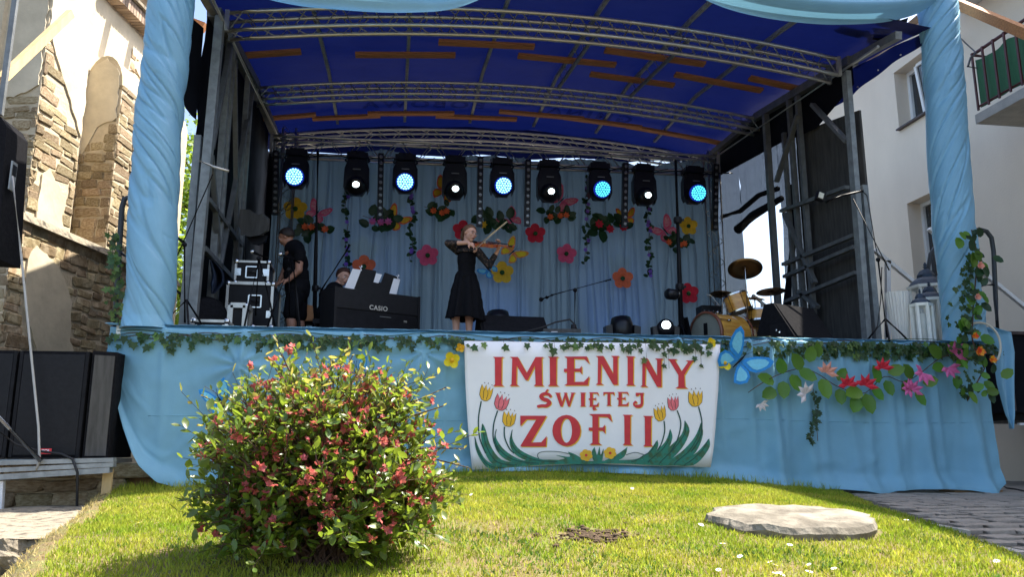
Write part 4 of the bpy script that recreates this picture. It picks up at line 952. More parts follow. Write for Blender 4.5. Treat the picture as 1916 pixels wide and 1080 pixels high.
# ---------------------------------------------------------------- paper flowers, butterflies, leaf sprays
def tocam(y): return Vector((0, -1, 0))
def blob2(cx, cz, r, n=10, sq=1., an=0.):
    return [(cx + r * math.cos(2 * math.pi * k / n + an) * sq, cz + r * math.sin(2 * math.pi * k / n + an)) for k in range(n)]
def flower(px, py, y, rpx, mt, label, cat='flower', group=None, ph=.3, name='paper_flower', centre='fc', n=5):
    p = PY(px, py, y); r = rpx * PS(y) ; t = thing(name, label, cat, tuple(p), group, world=False); ph += ru(-.2, .2)
    for k in range(n):
        a = ph + 2 * math.pi * k / n; cx, cz = math.cos(a) * r * .58, math.sin(a) * r * .58; m_ = M()
        ring = [(cx + r * .46 * math.cos(b) * 1.0, -.02 - .035 * math.cos(b - a) * r * 3, cz + r * .46 * math.sin(b)) for b in [2 * math.pi * j / 12 for j in range(12)]]
        m_.add([(cx * .7, -.012 - .004 * k, cz * .7)] + [(x, yy - .004 * k, z) for x, yy, z in ring], [(0, 1 + j, 1 + (j + 1) % 12) for j in range(12)]); m_.build('petal', mt, t, True)
    M().ell((0, -.045, 0), (r * .22, .03, r * .22), 9, 6).build('flower_centre', centre, t, True); return t
BY = 5.55
for a in [(553, 392, 22, 'fy', 'mustard yellow paper flower high at the left end of the backdrop above the man'), (681, 500, 22, 'fo', 'orange red paper flower on the backdrop just above the pianist'), (800, 479, 21, 'fp', 'pink paper flower on the backdrop between the piano and the violinist'),
          (866, 432, 20, 'fr', 'red paper flower partly hidden behind the head of the violinist'), (939, 511, 22, 'fy', 'yellow paper flower on the backdrop at the elbow of the violinist'), (1001, 438, 20, 'fr', 'red paper flower under the middle light bar'),
          (1059, 476, 20, 'fp', 'pink paper flower in the middle of the backdrop right of the red one'), (1164, 522, 21, 'fo', 'orange paper flower at the raised end of the microphone boom'), (1287, 424, 19, 'fy', 'yellow paper flower beside the tall black pole on the right'), (1287, 550, 21, 'fr', 'red paper flower behind the black pole low on the right')]:
    flower(a[0], a[1], BY, a[2], a[3], a[4], group='paper flowers on the backdrop', ph=1.57)
WING = [(.05, 0), (.12, .28), (.35, .62), (.70, .95), (.95, .98), (1.0, .72), (.92, .42), (.78, .12), (.55, -.02)]
WLOW = [(.05, -.02), (.52, -.05), (.72, -.18), (.78, -.45), (.62, -.72), (.42, -.82), (.25, -.58), (.10, -.3)]
def butterfly(px, py, y, spx, an, m1, m2, label, group='butterflies on the backdrop', squash=1.):
    p = PY(px, py, y); s_ = spx * PS(y); t = thing('butterfly', label, 'butterfly', tuple(p), group, world=False); ca, sa = math.cos(an), math.sin(an)
    def X_(x, z, d): x *= squash; return (s_ * (x * ca - z * sa), d, s_ * (x * sa + z * ca))
    for sg in (1, -1):
        for W_ in (WING, WLOW):
            pts = [(sg * x, z) for x, z in W_]; cx = sum(q[0] for q in pts) / len(pts); cz = sum(q[1] for q in pts) / len(pts)
            w = M().prism([X_(x, z, -.03 - .10 * abs(x) * s_ * 2) for x, z in pts], (0, .004, 0)).build('wing', m1, t)
            M().prism([X_(cx + (x - cx) * .68, cz + (z - cz) * .68, -.035 - .10 * abs(cx + (x - cx) * .68) * s_ * 2) for x, z in pts], (0, .003, 0)).build('wing_marking', m2, w)
    M().tube([X_(0, .35, -.04), X_(0, .1, -.045), X_(0, -.4, -.04)], [.006, .014, .005], 6).tube([X_(0, .35, -.04), X_(.12, .65, -.05)], .003, 4).tube([X_(0, .35, -.04), X_(-.12, .65, -.05)], .003, 4).build('body', 'black', t, True)
butterfly(594, 400, BY, 22, -.5, 'fp', 'bpink', 'pink butterfly crossed by the black pole at the left of the backdrop')
butterfly(740, 412, BY, 24, -.7, 'fo', 'fy', 'orange and yellow butterfly right of the second light bar')
butterfly(832, 360, BY, 26, -.5, 'fo', 'fy', 'orange and yellow butterfly under the fourth lamp of the row')
butterfly(955, 414, BY, 22, .75, 'fp', 'bpink', 'pink butterfly above the scroll of the violin')
butterfly(958, 473, BY - .1, 24, -.85, 'borange', 'fyb', 'yellow and orange butterfly behind the neck of the violin')
butterfly(914, 506, BY, 18, .9, 'bblue', 'blight', 'small blue butterfly beside the yellow flower at the elbow of the violinist')
butterfly(1050, 376, BY, 25, -.75, 'fp', 'bpink', 'pink butterfly under the sixth lamp of the row')
butterfly(1170, 408, BY, 20, .1, 'fo', 'fy', 'orange butterfly half hidden by the fourth light bar')
butterfly(1243, 433, BY, 26, .7, 'fp', 'bpink', 'pink butterfly left of the black pole on the right')
LEAFM = {}
def leaf_me(mt):
    if mt not in LEAFM:
        o = [(0, 0), (.28, .16), (.36, .45), (.26, .78), (0, 1), (-.26, .78), (-.36, .45), (-.28, .16)]
        vs = [(0, 0, 0), (0, .35, -.04), (0, .7, -.04), (0, 1, .03)] + [(x, y, .10 * abs(x) * 2) for x, y in o[1:4]] + [(x, y, .10 * abs(x) * 2) for x, y in o[5:8]]
        fs = [(0, 4, 5, 1), (1, 5, 6, 2), (2, 6, 3), (0, 1, 8, 9), (1, 2, 7, 8), (2, 3, 7)]
        me = bpy.data.meshes.new('leaf'); me.from_pydata(vs, [], fs); me.materials.append(MATS[mt]); me.polygons.foreach_set('use_smooth', [True] * len(fs)); LEAFM[mt] = me
    return LEAFM[mt]
def ivy_me(mt):
    k = 'ivy' + mt
    if k not in LEAFM:
        o = [(0, 0), (.18, -.10), (.42, .0), (.30, .25), (.50, .48), (.22, .55), (0, 1), (-.22, .55), (-.50, .48), (-.30, .25), (-.42, .0), (-.18, -.10)]
        me = bpy.data.meshes.new('leaf'); me.from_pydata([(0, .3, -.06)] + [(x, y, .08 * abs(x)) for x, y in o], [], [(0, 1 + i, 1 + (i + 1) % 12) for i in range(12)]); me.materials.append(MATS[mt]); LEAFM[k] = me
    return LEAFM[k]
def leafmat(p, tip, nrm, s_):
    tip = V(tip).normalized(); nrm = V(nrm); nrm = (nrm - tip * nrm.dot(tip)).normalized(); x = tip.cross(nrm)
    return Matrix(((x.x * s_, tip.x * s_, nrm.x * s_, p[0]), (x.y * s_, tip.y * s_, nrm.y * s_, p[1]), (x.z * s_, tip.z * s_, nrm.z * s_, p[2]), (0, 0, 0, 1)))
def spray(px, py, y, wpx, mt, label, leaves=11, flowers=3, big=False):
    p = PY(px, py, y); t = thing('leaf_spray', label, 'flower spray', tuple(p), 'leaf sprays on the backdrop'); s_ = wpx * PS(y)
    m_ = M().tube([p + V(-s_, 0, .3 * s_), p + V(0, -.02, 0), p + V(s_, 0, .1 * s_)], .006, 5); m_.build('stem', 'twig', t)
    for k in range(leaves):
        a = ru(0, 6.28); q = p + V(ru(-.8, .8) * s_, -.03, ru(-.35, .35) * s_); piece(leaf_me('fakeleafdark'), 'leaf', t, leafmat(q, (math.cos(a), -.2, math.sin(a)), (ru(-.3, .3), -1, ru(-.2, .4)), .62 * s_ * ru(.8, 1.2)))
    for k in range(flowers):
        q = p + V((-.55 + 1.1 * k / max(1, flowers - 1)) * s_ + ru(-.05, .05), -.07, ru(-.2, .1) * s_); f_ = M()
        for j in range(7):
            a = 6.28 * j / 7; d = V(math.cos(a), -.5, math.sin(a)); c = q + d * .10 * s_; n_ = V(-math.sin(a), 0, math.cos(a))
            f_.add([q, c + n_ * .10 * s_, q + d * .24 * s_, c - n_ * .10 * s_], [(0, 1, 2, 3)])
        f_.build('flower', mt, t)
for a in [(587, 430, 32, 'fo', 'leafy spray with three orange flowers crossed by the left black pole'), (712, 415, 34, 'fpink', 'leafy spray with violet pink flowers at the foot of the second light bar'), (822, 396, 30, 'fo', 'leafy spray with orange roses left of the violinist'), (925, 418, 36, 'fy', 'leafy spray with one yellow rose above the violin bow'),
          (1042, 404, 30, 'fo', 'leafy spray with orange roses under the sixth lamp'), (1143, 425, 40, 'fr', 'hooked leafy spray with three red roses at the foot of the fourth light bar'), (1267, 456, 30, 'fo', 'leafy spray with red orange roses behind the right black pole')]:
    spray(a[0], a[1], BY - .02, a[2], a[3], a[4], 17, 1 if 'one yellow' in a[4] else 3)
for px, y0, y1, lb in [(648, 345, 522, 'hanging ivy garland left of the pianist'), (770, 340, 490, 'hanging ivy garland under the third lamp'), (1098, 335, 495, 'hanging ivy garland left of the seventh lamp'), (1212, 372, 518, 'hanging ivy garland under the eighth lamp')]:
    a, b = PY(px, y0, BY - .03), PY(px + ru(-4, 4), y1, BY - .03); t = thing('hanging_garland', lb, 'garland', tuple(a), 'ivy garlands hanging on the backdrop')
    pts = [a.lerp(b, i / 14) + V(.03 * math.sin(i * 1.3), 0, 0) for i in range(15)]; M().tube(pts, .005, 5).build('stem', 'twig', t)
    for k in range(46):
        f_ = rnd(); q = a.lerp(b, f_) + V(.03 * math.sin(f_ * 18), -.02, 0); an = ru(-1.2, 4.3); piece(leaf_me('fakeleafdark'), 'leaf', t, leafmat(q, (math.cos(an), -.3, math.sin(an) - .3), (ru(-.4, .4), -1, ru(-.2, .5)), ru(.06, .11)))
    for k in range(7):
        f_ = rnd(); q = a.lerp(b, f_) + V(ru(-.04, .04), -.05, 0); f2 = M()
        for j in range(6): an = 1.05 * j; d = V(math.cos(an), -.3, math.sin(an)) * .045; e_ = V(-math.sin(an), 0, math.cos(an)) * .014; f2.add([q, q + d * .6 + e_, q + d, q + d * .6 - e_], [(0, 1, 2, 3)])
        f2.build('flower', 'fpurple', t)

# ---------------------------------------------------------------- ivy garland along the stage edge
ivy = thing('ivy_garland', 'long ivy garland trailing along the whole front edge of the stage', 'garland', (4.9, -.08, 1.66))
segs = M(); ivyleaves = []
for px0 in range(205, 1870, 6):
    dens = interp(px0, [205, 300, 420, 560, 800, 860, 900, 930, 1020, 1050, 1100, 1200, 1330, 1400, 1500, 1560, 1750, 1860], [.8, 1.6, .8, 2.2, 1.4, 2.2, .4, .3, .5, 1.5, 2.5, 2.6, 2.2, 1.2, 2.6, 5.5, 5.0, 2.5])
    yl = interp(px0, [205, 1870], [618, 640]) + 4
    drop = interp(px0, [205, 450, 800, 1050, 1300, 1500, 1600, 1750], [26, 24, 22, 14, 22, 26, 30, 26])
    k = int(dens) + (1 if rnd() < dens % 1 else 0)
    for _ in range(k): ivyleaves.append((px0 + ru(-4, 4), yl + drop * rnd() ** 1.5, ru(9, 17)))
ivyleaves += [(942, 648, 16), (1032, 640, 15), (1036, 652, 20), (1176, 650, 17), (1215, 645, 16), (1241, 660, 14), (318, 652, 18), (325, 642, 15), (1208, 672, 15), (1300, 668, 13), (1310, 683, 10), (1240, 683, 12)]
random.shuffle(ivyleaves); ivyleaves.sort(key=lambda q: -q[2]); small = M()
for i, (px, py, s_) in enumerate(ivyleaves):
    yy = by(PY(px, py, -.2).x) - .02 if 872 < px < 1338 and py > 642 else skirt_pt(PY(px, py, -.08).x, .04)[1] - .015 - rnd() * .03
    p = PY(px, py, yy); an = R(-90) + ru(-.9, .9); mw = leafmat(p, (math.cos(an), -.25, math.sin(an)), (ru(-.4, .4), -1, ru(-.1, .8)), s_ * PS(yy))
    mt = 'ivypale' if rnd() < .22 else 'ivy'
    if i < 300: piece(ivy_me(mt), 'leaf', ivy, mw)
    else:
        me = ivy_me('ivy'); small.add([mw @ v.co for v in me.vertices], [tuple(f.vertices) for f in me.polygons])
if small.v: o = small.build('leaves', 'ivy', ivy); o['kind'] = 'stuff'; o.name = 'foliage'
for j in range(3):
    pts = []
    for px in range(205, 1860, 22):
        yl = interp(px, [205, 1870], [619, 641]) + 5 * j + 5 * math.sin(px * .021 * (j + 1) + j) ; p = PY(px, yl, -.1); pts.append((p.x, skirt_pt(p.x, .03)[1] - .012, p.z))
    M().tube(pts, .004, 4).build('vine', 'twig' if j else 'ivy', ivy)
for px, ya, yb_ in [(942, 637, 648), (1036, 636, 652), (1208, 640, 672), (1300, 640, 668), (1310, 640, 683), (1241, 640, 683), (1250, 640, 690)]:
    M().tube([PY(px, ya, -.24), PY(px + 2, yb_, -.24)], .0025, 4).build('hanging_stem', 'twig', ivy)

def on_skirt(px, py, out=.03):
    x = PY(px, py, -.12).x; return -.05 - folds(x, .4) * 1.2 - .05 - out
def poppy(px, py, r, label, mt='fyb', rz=0):
    y = on_skirt(px, py) - .03; p = PY(px, py, y); s_ = r * PS(y); t = thing('artificial_flower', label, 'flower', tuple(p), 'yellow artificial poppies on the skirt', world=False)
    for k in range(4):
        a = k * math.pi / 2 + .5; m_ = M(); 
        m_.grid(lambda u, v: (lambda b, rr: (rr * math.cos(b), -.01 - .03 * (v ** 2) * (1 if k % 2 else .5) - .004 * k, rr * math.sin(b)))(a + (u - .5) * 2.2 * math.sin(math.pi * min(1, .3 + v * .5)), s_ * (.12 + .88 * v * (1 - .25 * (2 * u - 1) ** 2))), 8, 5); m_.build('petal', mt, t, True)
    M().ell((0, -.03, 0), (s_ * .28, .03, s_ * .28), 8, 6).build('flower_centre', 'fy', t, True); return t
poppy(845, 675, 16, 'large yellow poppy pinned to the skirt left of the banner'); poppy(861, 652, 9, 'small orange yellow poppy at the upper left corner of the banner', 'fy')
poppy(1329, 642, 10, 'small yellow poppy at the upper right corner of the banner'); poppy(1354, 680, 15, 'yellow poppy at the head of the big blue butterfly')
M().grid(lambda u, v: PY(1352 + (u - .5) * 14 * math.sin(math.pi * v), 650 + v * 28, -.16 + .02 * u), 4, 8).build('leaf', 'fakeleaf', ivy, True)
def bigbfly(px, py, s, an, label, squash=1.):
    y = on_skirt(px, py) - .03; butterfly(px, py, y, s, an, 'bblue', 'blight', label, 'blue butterflies on the skirt', squash)
bigbfly(1381, 676, 50, -.82, 'large blue butterfly with lace patterned wings on the skirt right of the banner')
bigbfly(414, 752, 36, .5, 'blue butterfly on the skirt peeking out left of the red bush', .7)
bigbfly(668, 700, 36, .15, 'blue butterfly on the skirt mostly hidden behind the top of the bush', .6)

# artificial flower garland on the right of the skirt
gar = thing('flower_garland', 'drooping artificial garland of round green leaves with pink, red and peach lilies', 'garland', (8, -.15, 1.2))
stem_px = [(1400, 735), (1425, 718), (1460, 700), (1500, 690), (1530, 700), (1560, 720), (1590, 732), (1620, 735), (1655, 705), (1690, 715), (1720, 700), (1760, 670), (1800, 660)]
M().tube([PY(px, py, on_skirt(px, py)) for px, py in smooth_pts(stem_px, 4)], .005, 5).build('stem', 'twig', gar)
for (px, py, s, an) in [(1437, 712, 26, 2.9), (1442, 735, 24, 3.6), (1462, 690, 22, 1.9), (1465, 725, 24, 4.6), (1485, 712, 24, 5.0), (1493, 682, 26, 2.2), (1505, 700, 26, 5.8), (1515, 668, 22, 1.4), (1540, 722, 28, 4.9), (1571, 738, 22, 4.7), (1572, 705, 20, 1.0), (1601, 735, 28, 3.4), (1602, 752, 26, 4.2), (1622, 750, 28, 4.9), (1638, 733, 22, 5.3), (1640, 706, 26, 2.0), (1660, 722, 22, 5.0), (1671, 695, 24, .3), (1700, 700, 24, 2.2), (1700, 722, 24, 3.6), (1718, 742, 22, 5.2), (1735, 715, 22, .2), (1752, 662, 26, 2.6), (1758, 688, 22, 3.3), (1780, 655, 20, 1.2), (1795, 680, 18, .2), (1790, 712, 20, 4.4), (1530, 660, 20, 1.8)]:
    p = PY(px, py, on_skirt(px, py, .05)); piece(leaf_me('fakeleaf'), 'leaf', gar, leafmat(p - V(math.cos(an), 0, math.sin(an)) * s * PS(0) * .5, (math.cos(an), -.15, math.sin(an)), (ru(-.2, .2), -1, ru(0, .5)), s * PS(0) * 1.5))
def lily(px, py, s, mt, an):
    p = PY(px, py, on_skirt(px, py, .08)); s *= PS(0) * 1.2; f_ = M()
    for j in range(5):
        a = an + (j - 2) * .75; d = V(math.cos(a), -.35, math.sin(a)) * s; e_ = V(-math.sin(a), 0, math.cos(a)) * s * .22
        f_.add([p, p + d * .5 + e_ + V(0, -.01, 0), p + d, p + d * .5 - e_, p + d * .5 - V(0, .02, 0)], [(0, 1, 4), (1, 2, 4), (2, 3, 4), (3, 0, 4)])
    f_.build('lily', mt, gar)
for a in [(1545, 698, 20, 'fpale', 1.2), (1585, 722, 20, 'fred', 1.7), (1618, 722, 21, 'fred', 1.3), (1650, 690, 19, 'fred', 1.6), (1705, 730, 19, 'fpink', 1.0), (1727, 698, 22, 'fpink', 4.0), (1774, 688, 20, 'fpink', 5.0), (1785, 662, 22, 'fpink', .9), (1508, 738, 20, 'fwhite', 2.5), (1423, 756, 13, 'fwhite', 5.2), (1700, 727, 17, 'fpink', 3.2)]: lily(*a)
ht = thing('ivy_tuft', 'tuft of ivy with small berries hanging below the peach lily', 'plant', tuple(PY(1526, 730, -.3)), None)
for k in range(46):
    f_ = rnd(); px = 1524 + 6 * math.sin(f_ * 5) + ru(-9, 9) * (1 - f_ * .5); py = 730 + f_ * 98; p = PY(px, py, on_skirt(px, py, .06)); an = ru(-2.6, -.5)
    piece(ivy_me('fakeleafdark'), 'leaf', ht, leafmat(p, (math.cos(an), -.2, math.sin(an)), (ru(-.5, .5), -1, .3), ru(.03, .07)))
M().tube([PY(1522, 728, on_skirt(1522, 728)), PY(1527, 780, on_skirt(1527, 780)), PY(1530, 826, on_skirt(1530, 826))], .004, 4).build('stem', 'twig', ht)
# climbing arrangement on the right column
cl = thing('flower_arrangement', 'tall arrangement of green leaves and orange roses climbing the right column drape', 'flower arrangement', (9.6, -.3, 1.66))
def clx(py): return interp(py, [430, 480, 560, 640, 690, 750], [1818, 1830, 1822, 1818, 1842, 1810])
M().tube([PY(clx(py), py, -.33) for py in range(430, 760, 20)], .008, 5).build('stem', 'twig', cl)
for k in range(64):
    py = 435 + 310 * rnd(); px = clx(py) + random.gauss(0, 13 if py < 620 else 20); p = PY(px, py, -.33 - rnd() * .08); an = ru(0, 6.28); s_ = ru(14, 30) * PS(0)
    piece(leaf_me('fakeleaf' if rnd() < .62 else 'fakeleafdark'), 'leaf', cl, leafmat(p, (math.cos(an), -.25, math.sin(an)), (ru(-.4, .4), -1, ru(-.1, .6)), s_))
for k in range(150):
    py = 455 + 290 * rnd() ** .9; px = clx(py) - 14 + random.gauss(0, 10); p = PY(px, py, -.30 - rnd() * .06); an = ru(0, 6.28)
    piece(ivy_me('ivy'), 'leaf', cl, leafmat(p, (math.cos(an), -.25, math.sin(an)), (ru(-.5, .5), -1, ru(-.1, .6)), ru(8, 15) * PS(0)))
for (px, py, r, mt) in [(1833, 497, 10, 'fpale'), (1828, 556, 9, 'fpale'), (1823, 629, 9, 'ffire'), (1832, 658, 13, 'ffire'), (1856, 673, 10, 'ffire')]:
    p = PY(px, py, -.45); s_ = r * PS(0); m_ = M()
    for j in range(14):
        a = j * 2.4; rr = s_ * (.25 + .75 * j / 14); d = V(math.cos(a), -.2 - .8 * (1 - j / 14), math.sin(a)); c = p + d * rr * .6; e_ = V(-math.sin(a), 0, math.cos(a)) * rr * .55
        m_.add([p, c + e_, p + d * rr + V(0, -.01, 0), c - e_], [(0, 1, 2, 3)])
    m_.build('rose', mt, cl)
hp = [PY(1832 + 40 * math.cos(a), 650 - 46 * math.sin(a), -.25) for a in [(-40 + i * 10) * math.pi / 180 for i in range(18)]]
single(M().tube(hp, .013, 8), 'wooden_hoop', 'hoop', 'thin pale hoop tied to the right corner of the stage among the leaves', 'hoop', tuple(hp[0]), smooth=True)
iv2 = thing('ivy_plant', 'ivy climbing beside the grey handrail at the left corner of the stage', 'ivy', tuple(PY(215, 600, .0)))
for k in range(85):
    f_ = rnd(); py = 440 + 165 * f_; px = 212 + 10 * f_ + random.gauss(0, 5 + 10 * f_ ** 3); p = PY(px, py, .05 + ru(-.08, .08)); an = ru(0, 6.28)
    piece(ivy_me('ivypale' if rnd() < .5 else 'ivy'), 'leaf', iv2, leafmat(p, (math.cos(an), -.25, math.sin(an)), (ru(-.5, .5), -1, ru(-.1, .6)), ru(7, 16) * PS(0)))
M().tube([PY(212, 435, .05), PY(210, 500, .05), PY(216, 560, .05), PY(222, 606, .05)], .006, 5).build('stem', 'twig', iv2)
# ---------------------------------------------------------------- lamps hung on the straight truss
LY = 5.12
def ubody(rad): return None
def moving_head(px, lpy, kind, label, glow=None):
    y = LY - .12; c = PY(px, lpy, y - .22); top = lz(c.x) - .36; s_ = PS(y)
    t = thing('moving_head_lamp', label, 'stage lamp', (c.x, y, top), 'moving head lamps hung in a row from the truss')
    w = 21 * s_
    m = M().box((c.x, y, top - .03), (w * 1.9, .26, .10)); m.box((c.x, y, top + .03), (w * 1.3, .2, .05))
    m.tube([(c.x - .1, y, top + .02), (c.x - .1, y, top + .09)], .02, 6); m.tube([(c.x + .1, y, top + .02), (c.x + .1, y, top + .09)], .02, 6)
    m.tube([(c.x - w * .95, y, top - .02), (c.x - w * 1.08, y, top - .09), (c.x - w * .98, y, top - .12)], .02, 6); m.tube([(c.x + w * .95, y, top - .02), (c.x + w * 1.08, y, top - .09), (c.x + w * .98, y, top - .12)], .02, 6); m.build('base', 'lampbody', t)
    H = top - c.z
    for sg in (-1, 1):
        m = M().prism([(c.x + sg * w * .78, y - .07, top - .08), (c.x + sg * w * 1.12, y - .09, top - H * .45), (c.x + sg * w * 1.16, y - .1, c.z - .02), (c.x + sg * w * .95, y - .09, c.z - .12), (c.x + sg * w * .86, y - .09, top - H * .5)], (0, .16, 0)); m.build('yoke_arm', 'lampbody', t)
    m = M().lathe([(w * .5, -.20), (w * .88, -.13), (w * .93, 0), (w * .86, .17), (w * .60, .23)], (c.x, y + .0, c.z + .03), 18, (0, -.94, -.34)); hd = m.build('head', 'lampbody', t, True)
    M().prism([(c.x - w * .80, y - .09, top - .10), (c.x + w * .80, y - .09, top - .10), (c.x + w * .92, y - .09, top - H * .55), (c.x + w * .92, y - .09, c.z - .02), (c.x + w * .55, y - .09, c.z - .13), (c.x - w * .55, y - .09, c.z - .13), (c.x - w * .92, y - .09, c.z - .02), (c.x - w * .92, y - .09, top - H * .55)], (0, .17, 0)).build('head_cover', 'lampbody', hd)
    m = M().box((c.x, y - .17, top - H * .52), (w * .7, .01, .02)); m.build('badge', 'steel', hd)
    if kind == 'wash':
        R_ = 14.8 * s_; m = M(); d0_ = Vector((0, -.94, -.34))
        m.lathe([(R_ * 1.14, -.03), (R_ * 1.18, 0), (R_ * 1.14, .03), (R_ * 1.04, .035)], c + V(0, .012, 0), 24, d0_); m.build('bezel', 'lampblue', hd, True)
        m = M(); u_, w_ = frame(d0_)
        for n_, rr in ((1, 0), (6, .33), (12, .62), (18, .90)):
            for k in range(n_):
                a = 2 * math.pi * k / n_; q = c + (u_ * math.cos(a) + w_ * math.sin(a)) * rr * R_ + d0_ * .035; m.ell(q, (R_ * .125,) * 3, 8, 5)
        m.build('led_lens', glow or 'ledcyan', hd, True)
        m = M().lathe([(.001, 0), (R_, 0)], c + d0_ * .03, 24, d0_, cap=False); m.build('lens_plate', 'lampblue', hd)
    else:
        R_ = 6.8 * s_; d0_ = Vector((.03, -.94, -.34)); c2 = c
        m = M().lathe([(R_ * 1.9, -.10), (R_ * 1.9, .0), (R_ * 1.5, .03), (R_ * 1.15, .03)], c2, 20, d0_); m.build('lens_tube', 'lampbody', hd, True)
        m = M().ell(c2 + d0_ * .02, (R_, R_ * .5, R_), 16, 8); m.build('lens', 'lampwhite', hd, True)
    M().tube([(c.x + .12, y, top + .02), (c.x + .3, y + .05, top - .02), (c.x + .5, y + .05, top + .03)], .008, 5).build('cable', 'cable', t)
hd_ = [(551, 330, 'wash', 'first lamp from the left, round lens of cyan LEDs beside the left light bar', 'ledcyan'), (666, 344, 'spot', 'second lamp from the left, black with a small white beam', None), (758, 340, 'wash', 'third lamp from the left, round cyan LED lens right of the second light bar', 'ledcyan'),
       (852, 352, 'spot', 'fourth lamp from the left, small white beam above the violinist', None), (942, 347, 'wash', 'fifth and middle lamp, round cyan LED lens', 'ledcyan'), (1031, 357, 'spot', 'sixth lamp from the left, small white beam above a pink butterfly', None),
       (1127, 354, 'wash', 'seventh lamp from the left, teal LED lens beside the fourth light bar', 'ledteal'), (1212, 364, 'spot', 'eighth lamp from the left, small white beam above an ivy garland', None), (1306, 361, 'wash', 'ninth and rightmost lamp of the row, teal LED lens', 'ledteal')]
for a in hd_: moving_head(*a)
for i, (px, ya, yb_, lb) in enumerate([(517, 283, 402, 'leftmost vertical light bar at the left tower'), (713, 288, 408, 'second vertical light bar between two lamps over the pianist'), (899, 294, 424, 'third vertical light bar right of the violinist head'), (988, 300, 423, 'middle right vertical light bar above the red paper flower'), (1170, 306, 425, 'vertical light bar over the orange butterfly'), (1339, 308, 431, 'rightmost vertical light bar at the right tower')]):
    a, b = PY(px, ya, LY - .1), PY(px - 2, yb_, LY - .1); t = thing('light_bar', lb, 'light bar', tuple(a), 'black vertical light bars with small round lenses')
    M().bar(a, b, .10, .09, up=(0, 1, 0)).build('housing', 'lampbody', t)
    n_ = 10
    for k in range(n_):
        q = a.lerp(b, (k + .6) / n_) + V(0, -.05, 0); M().lathe([(.030, 0), (.032, .012), (.022, .006), (.004, .012)], q, 12, (0, -1, 0)).build('lens', 'ledoff', t, True)
# power cables along the truss
m = M()
for k in range(9):
    xa = .9 + k * .9; m.tube([(xa, LY - .03, lz(xa) - .34), (xa + .25, LY - .08, lz(xa) - .42), (xa + .6, LY - .06, lz(xa) - .37), (xa + .9, LY - .03, lz(xa) - .34)], .012, 5)
single(M().tube([PY(545, 345, LY), PY(542, 375, LY), PY(533, 395, LY), PY(522, 393, LY)], .007, 5), 'cable', 'cable', 'thin black cable hanging in a loop below the first lamp', 'cable', tuple(PY(540, 380, LY))); single(m, 'cable', 'cable', 'black power cable looping along the lamp truss', 'cable', (1, LY, 5))
# lamps at the top right corner
t = thing('led_bar_lamp', 'lamp with a slanted row of amber LEDs under the roof at the upper right', 'stage lamp', tuple(PY(1600, 40, .6))); a, b = PY(1577, 38, .5), PY(1608, 56, .5)
M().bar(a + V(.08, .05, .08), b + V(.14, .05, .10), .22, .2, up=(0, 1, 0)).build('housing', 'lampbody', t)
for k in range(7): M().ell(a.lerp(b, k / 6) + V(.03, -.06, -.02), (.016, .012, .016), 8, 5).build('led', 'ledamber', t, True)
M().bar(PY(1604, 30, .65), PY(1604, -20, .65), .05).build('bracket', 'steel', t)
t = thing('fresnel_lamp', 'black lamp with barn doors hung beside the right column drape', 'stage lamp', tuple(PY(1662, 45, .6))); c = PY(1660, 48, .6)
M().lathe([(.10, -.2), (.15, -.1), (.16, .1), (.13, .16)], c, 16, (-.5, -.75, -.4)).build('body', 'lampbody', t, True)
dd = Vector((-.5, -.75, -.4)).normalized(); u_, w_ = frame(dd)
for k in range(4):
    a = k * math.pi / 2 + .4; e_ = u_ * math.cos(a) + w_ * math.sin(a); f_ = u_ * -math.sin(a) + w_ * math.cos(a); q = c + dd * .16 + e_ * .13
    M().prism([q - f_ * .09, q + f_ * .09, q + f_ * .13 + e_ * .08 + dd * .14, q - f_ * .13 + e_ * .08 + dd * .14], e_ * .004).build('barn_door', 'lampbody', t)
M().tube([c + V(-.19, 0, -.03), c + V(-.19, 0, .2), c + V(.19, 0, .2), c + V(.19, 0, -.03)], .014, 6).build('bracket', 'steel', t); M().bar(c + V(0, 0, .2), c + V(0, 0, .6), .04).build('clamp', 'steel', t)

# ---------------------------------------------------------------- floor lamps, monitors, small stage gear
def floor_head(x, y, s_, lit, label, z0=ZD):
    t = thing('floor_lamp', label, 'stage lamp', (x, y, z0), 'moving head lamps standing on the stage floor')
    M().box((x, y, z0 + .05 * s_), (.36 * s_, .30 * s_, .10 * s_)).build('base', 'lampbody', t)
    for sg in (-1, 1): M().prism([(x + sg * .10 * s_, y - .07 * s_, z0 + .10 * s_), (x + sg * .21 * s_, y - .07 * s_, z0 + .16 * s_), (x + sg * .22 * s_, y - .07 * s_, z0 + .40 * s_), (x + sg * .14 * s_, y - .07 * s_, z0 + .42 * s_), (x + sg * .13 * s_, y - .07 * s_, z0 + .22 * s_)], (0, .14 * s_, 0)).build('yoke_arm', 'lampbody', t)
    M().prism([(x - .16 * s_, y - .03, z0 + .1), (x + .16 * s_, y - .03, z0 + .1), (x + .14 * s_, y - .03, z0 + .2 * s_), (x, y - .03, z0 + .15 * s_), (x - .14 * s_, y - .03, z0 + .2 * s_)], (0, .08, 0)).build('yoke_bridge', 'lampbody', t)
    ax = (-.15, -.92, .35) if lit else (0, .2, 1)
    hd = M().lathe([(.07 * s_, -.16 * s_), (.13 * s_, -.10 * s_), (.145 * s_, .05 * s_), (.12 * s_, .15 * s_)], (x, y, z0 + .36 * s_), 18, ax).build('head', 'lampbody', t, True)
    if lit: M().ell(V(x, y, z0 + .36 * s_) + V(ax).normalized() * .15 * s_, (.075 * s_, .04 * s_, .075 * s_), 14, 8).build('lens', 'lampwhite', hd, True)
p = PY(1163, 591, 2.2); floor_head(p.x, 2.2, (p.z - ZD) / .54, False, 'black unlit floor lamp in front of the backdrop right of the microphone stand')
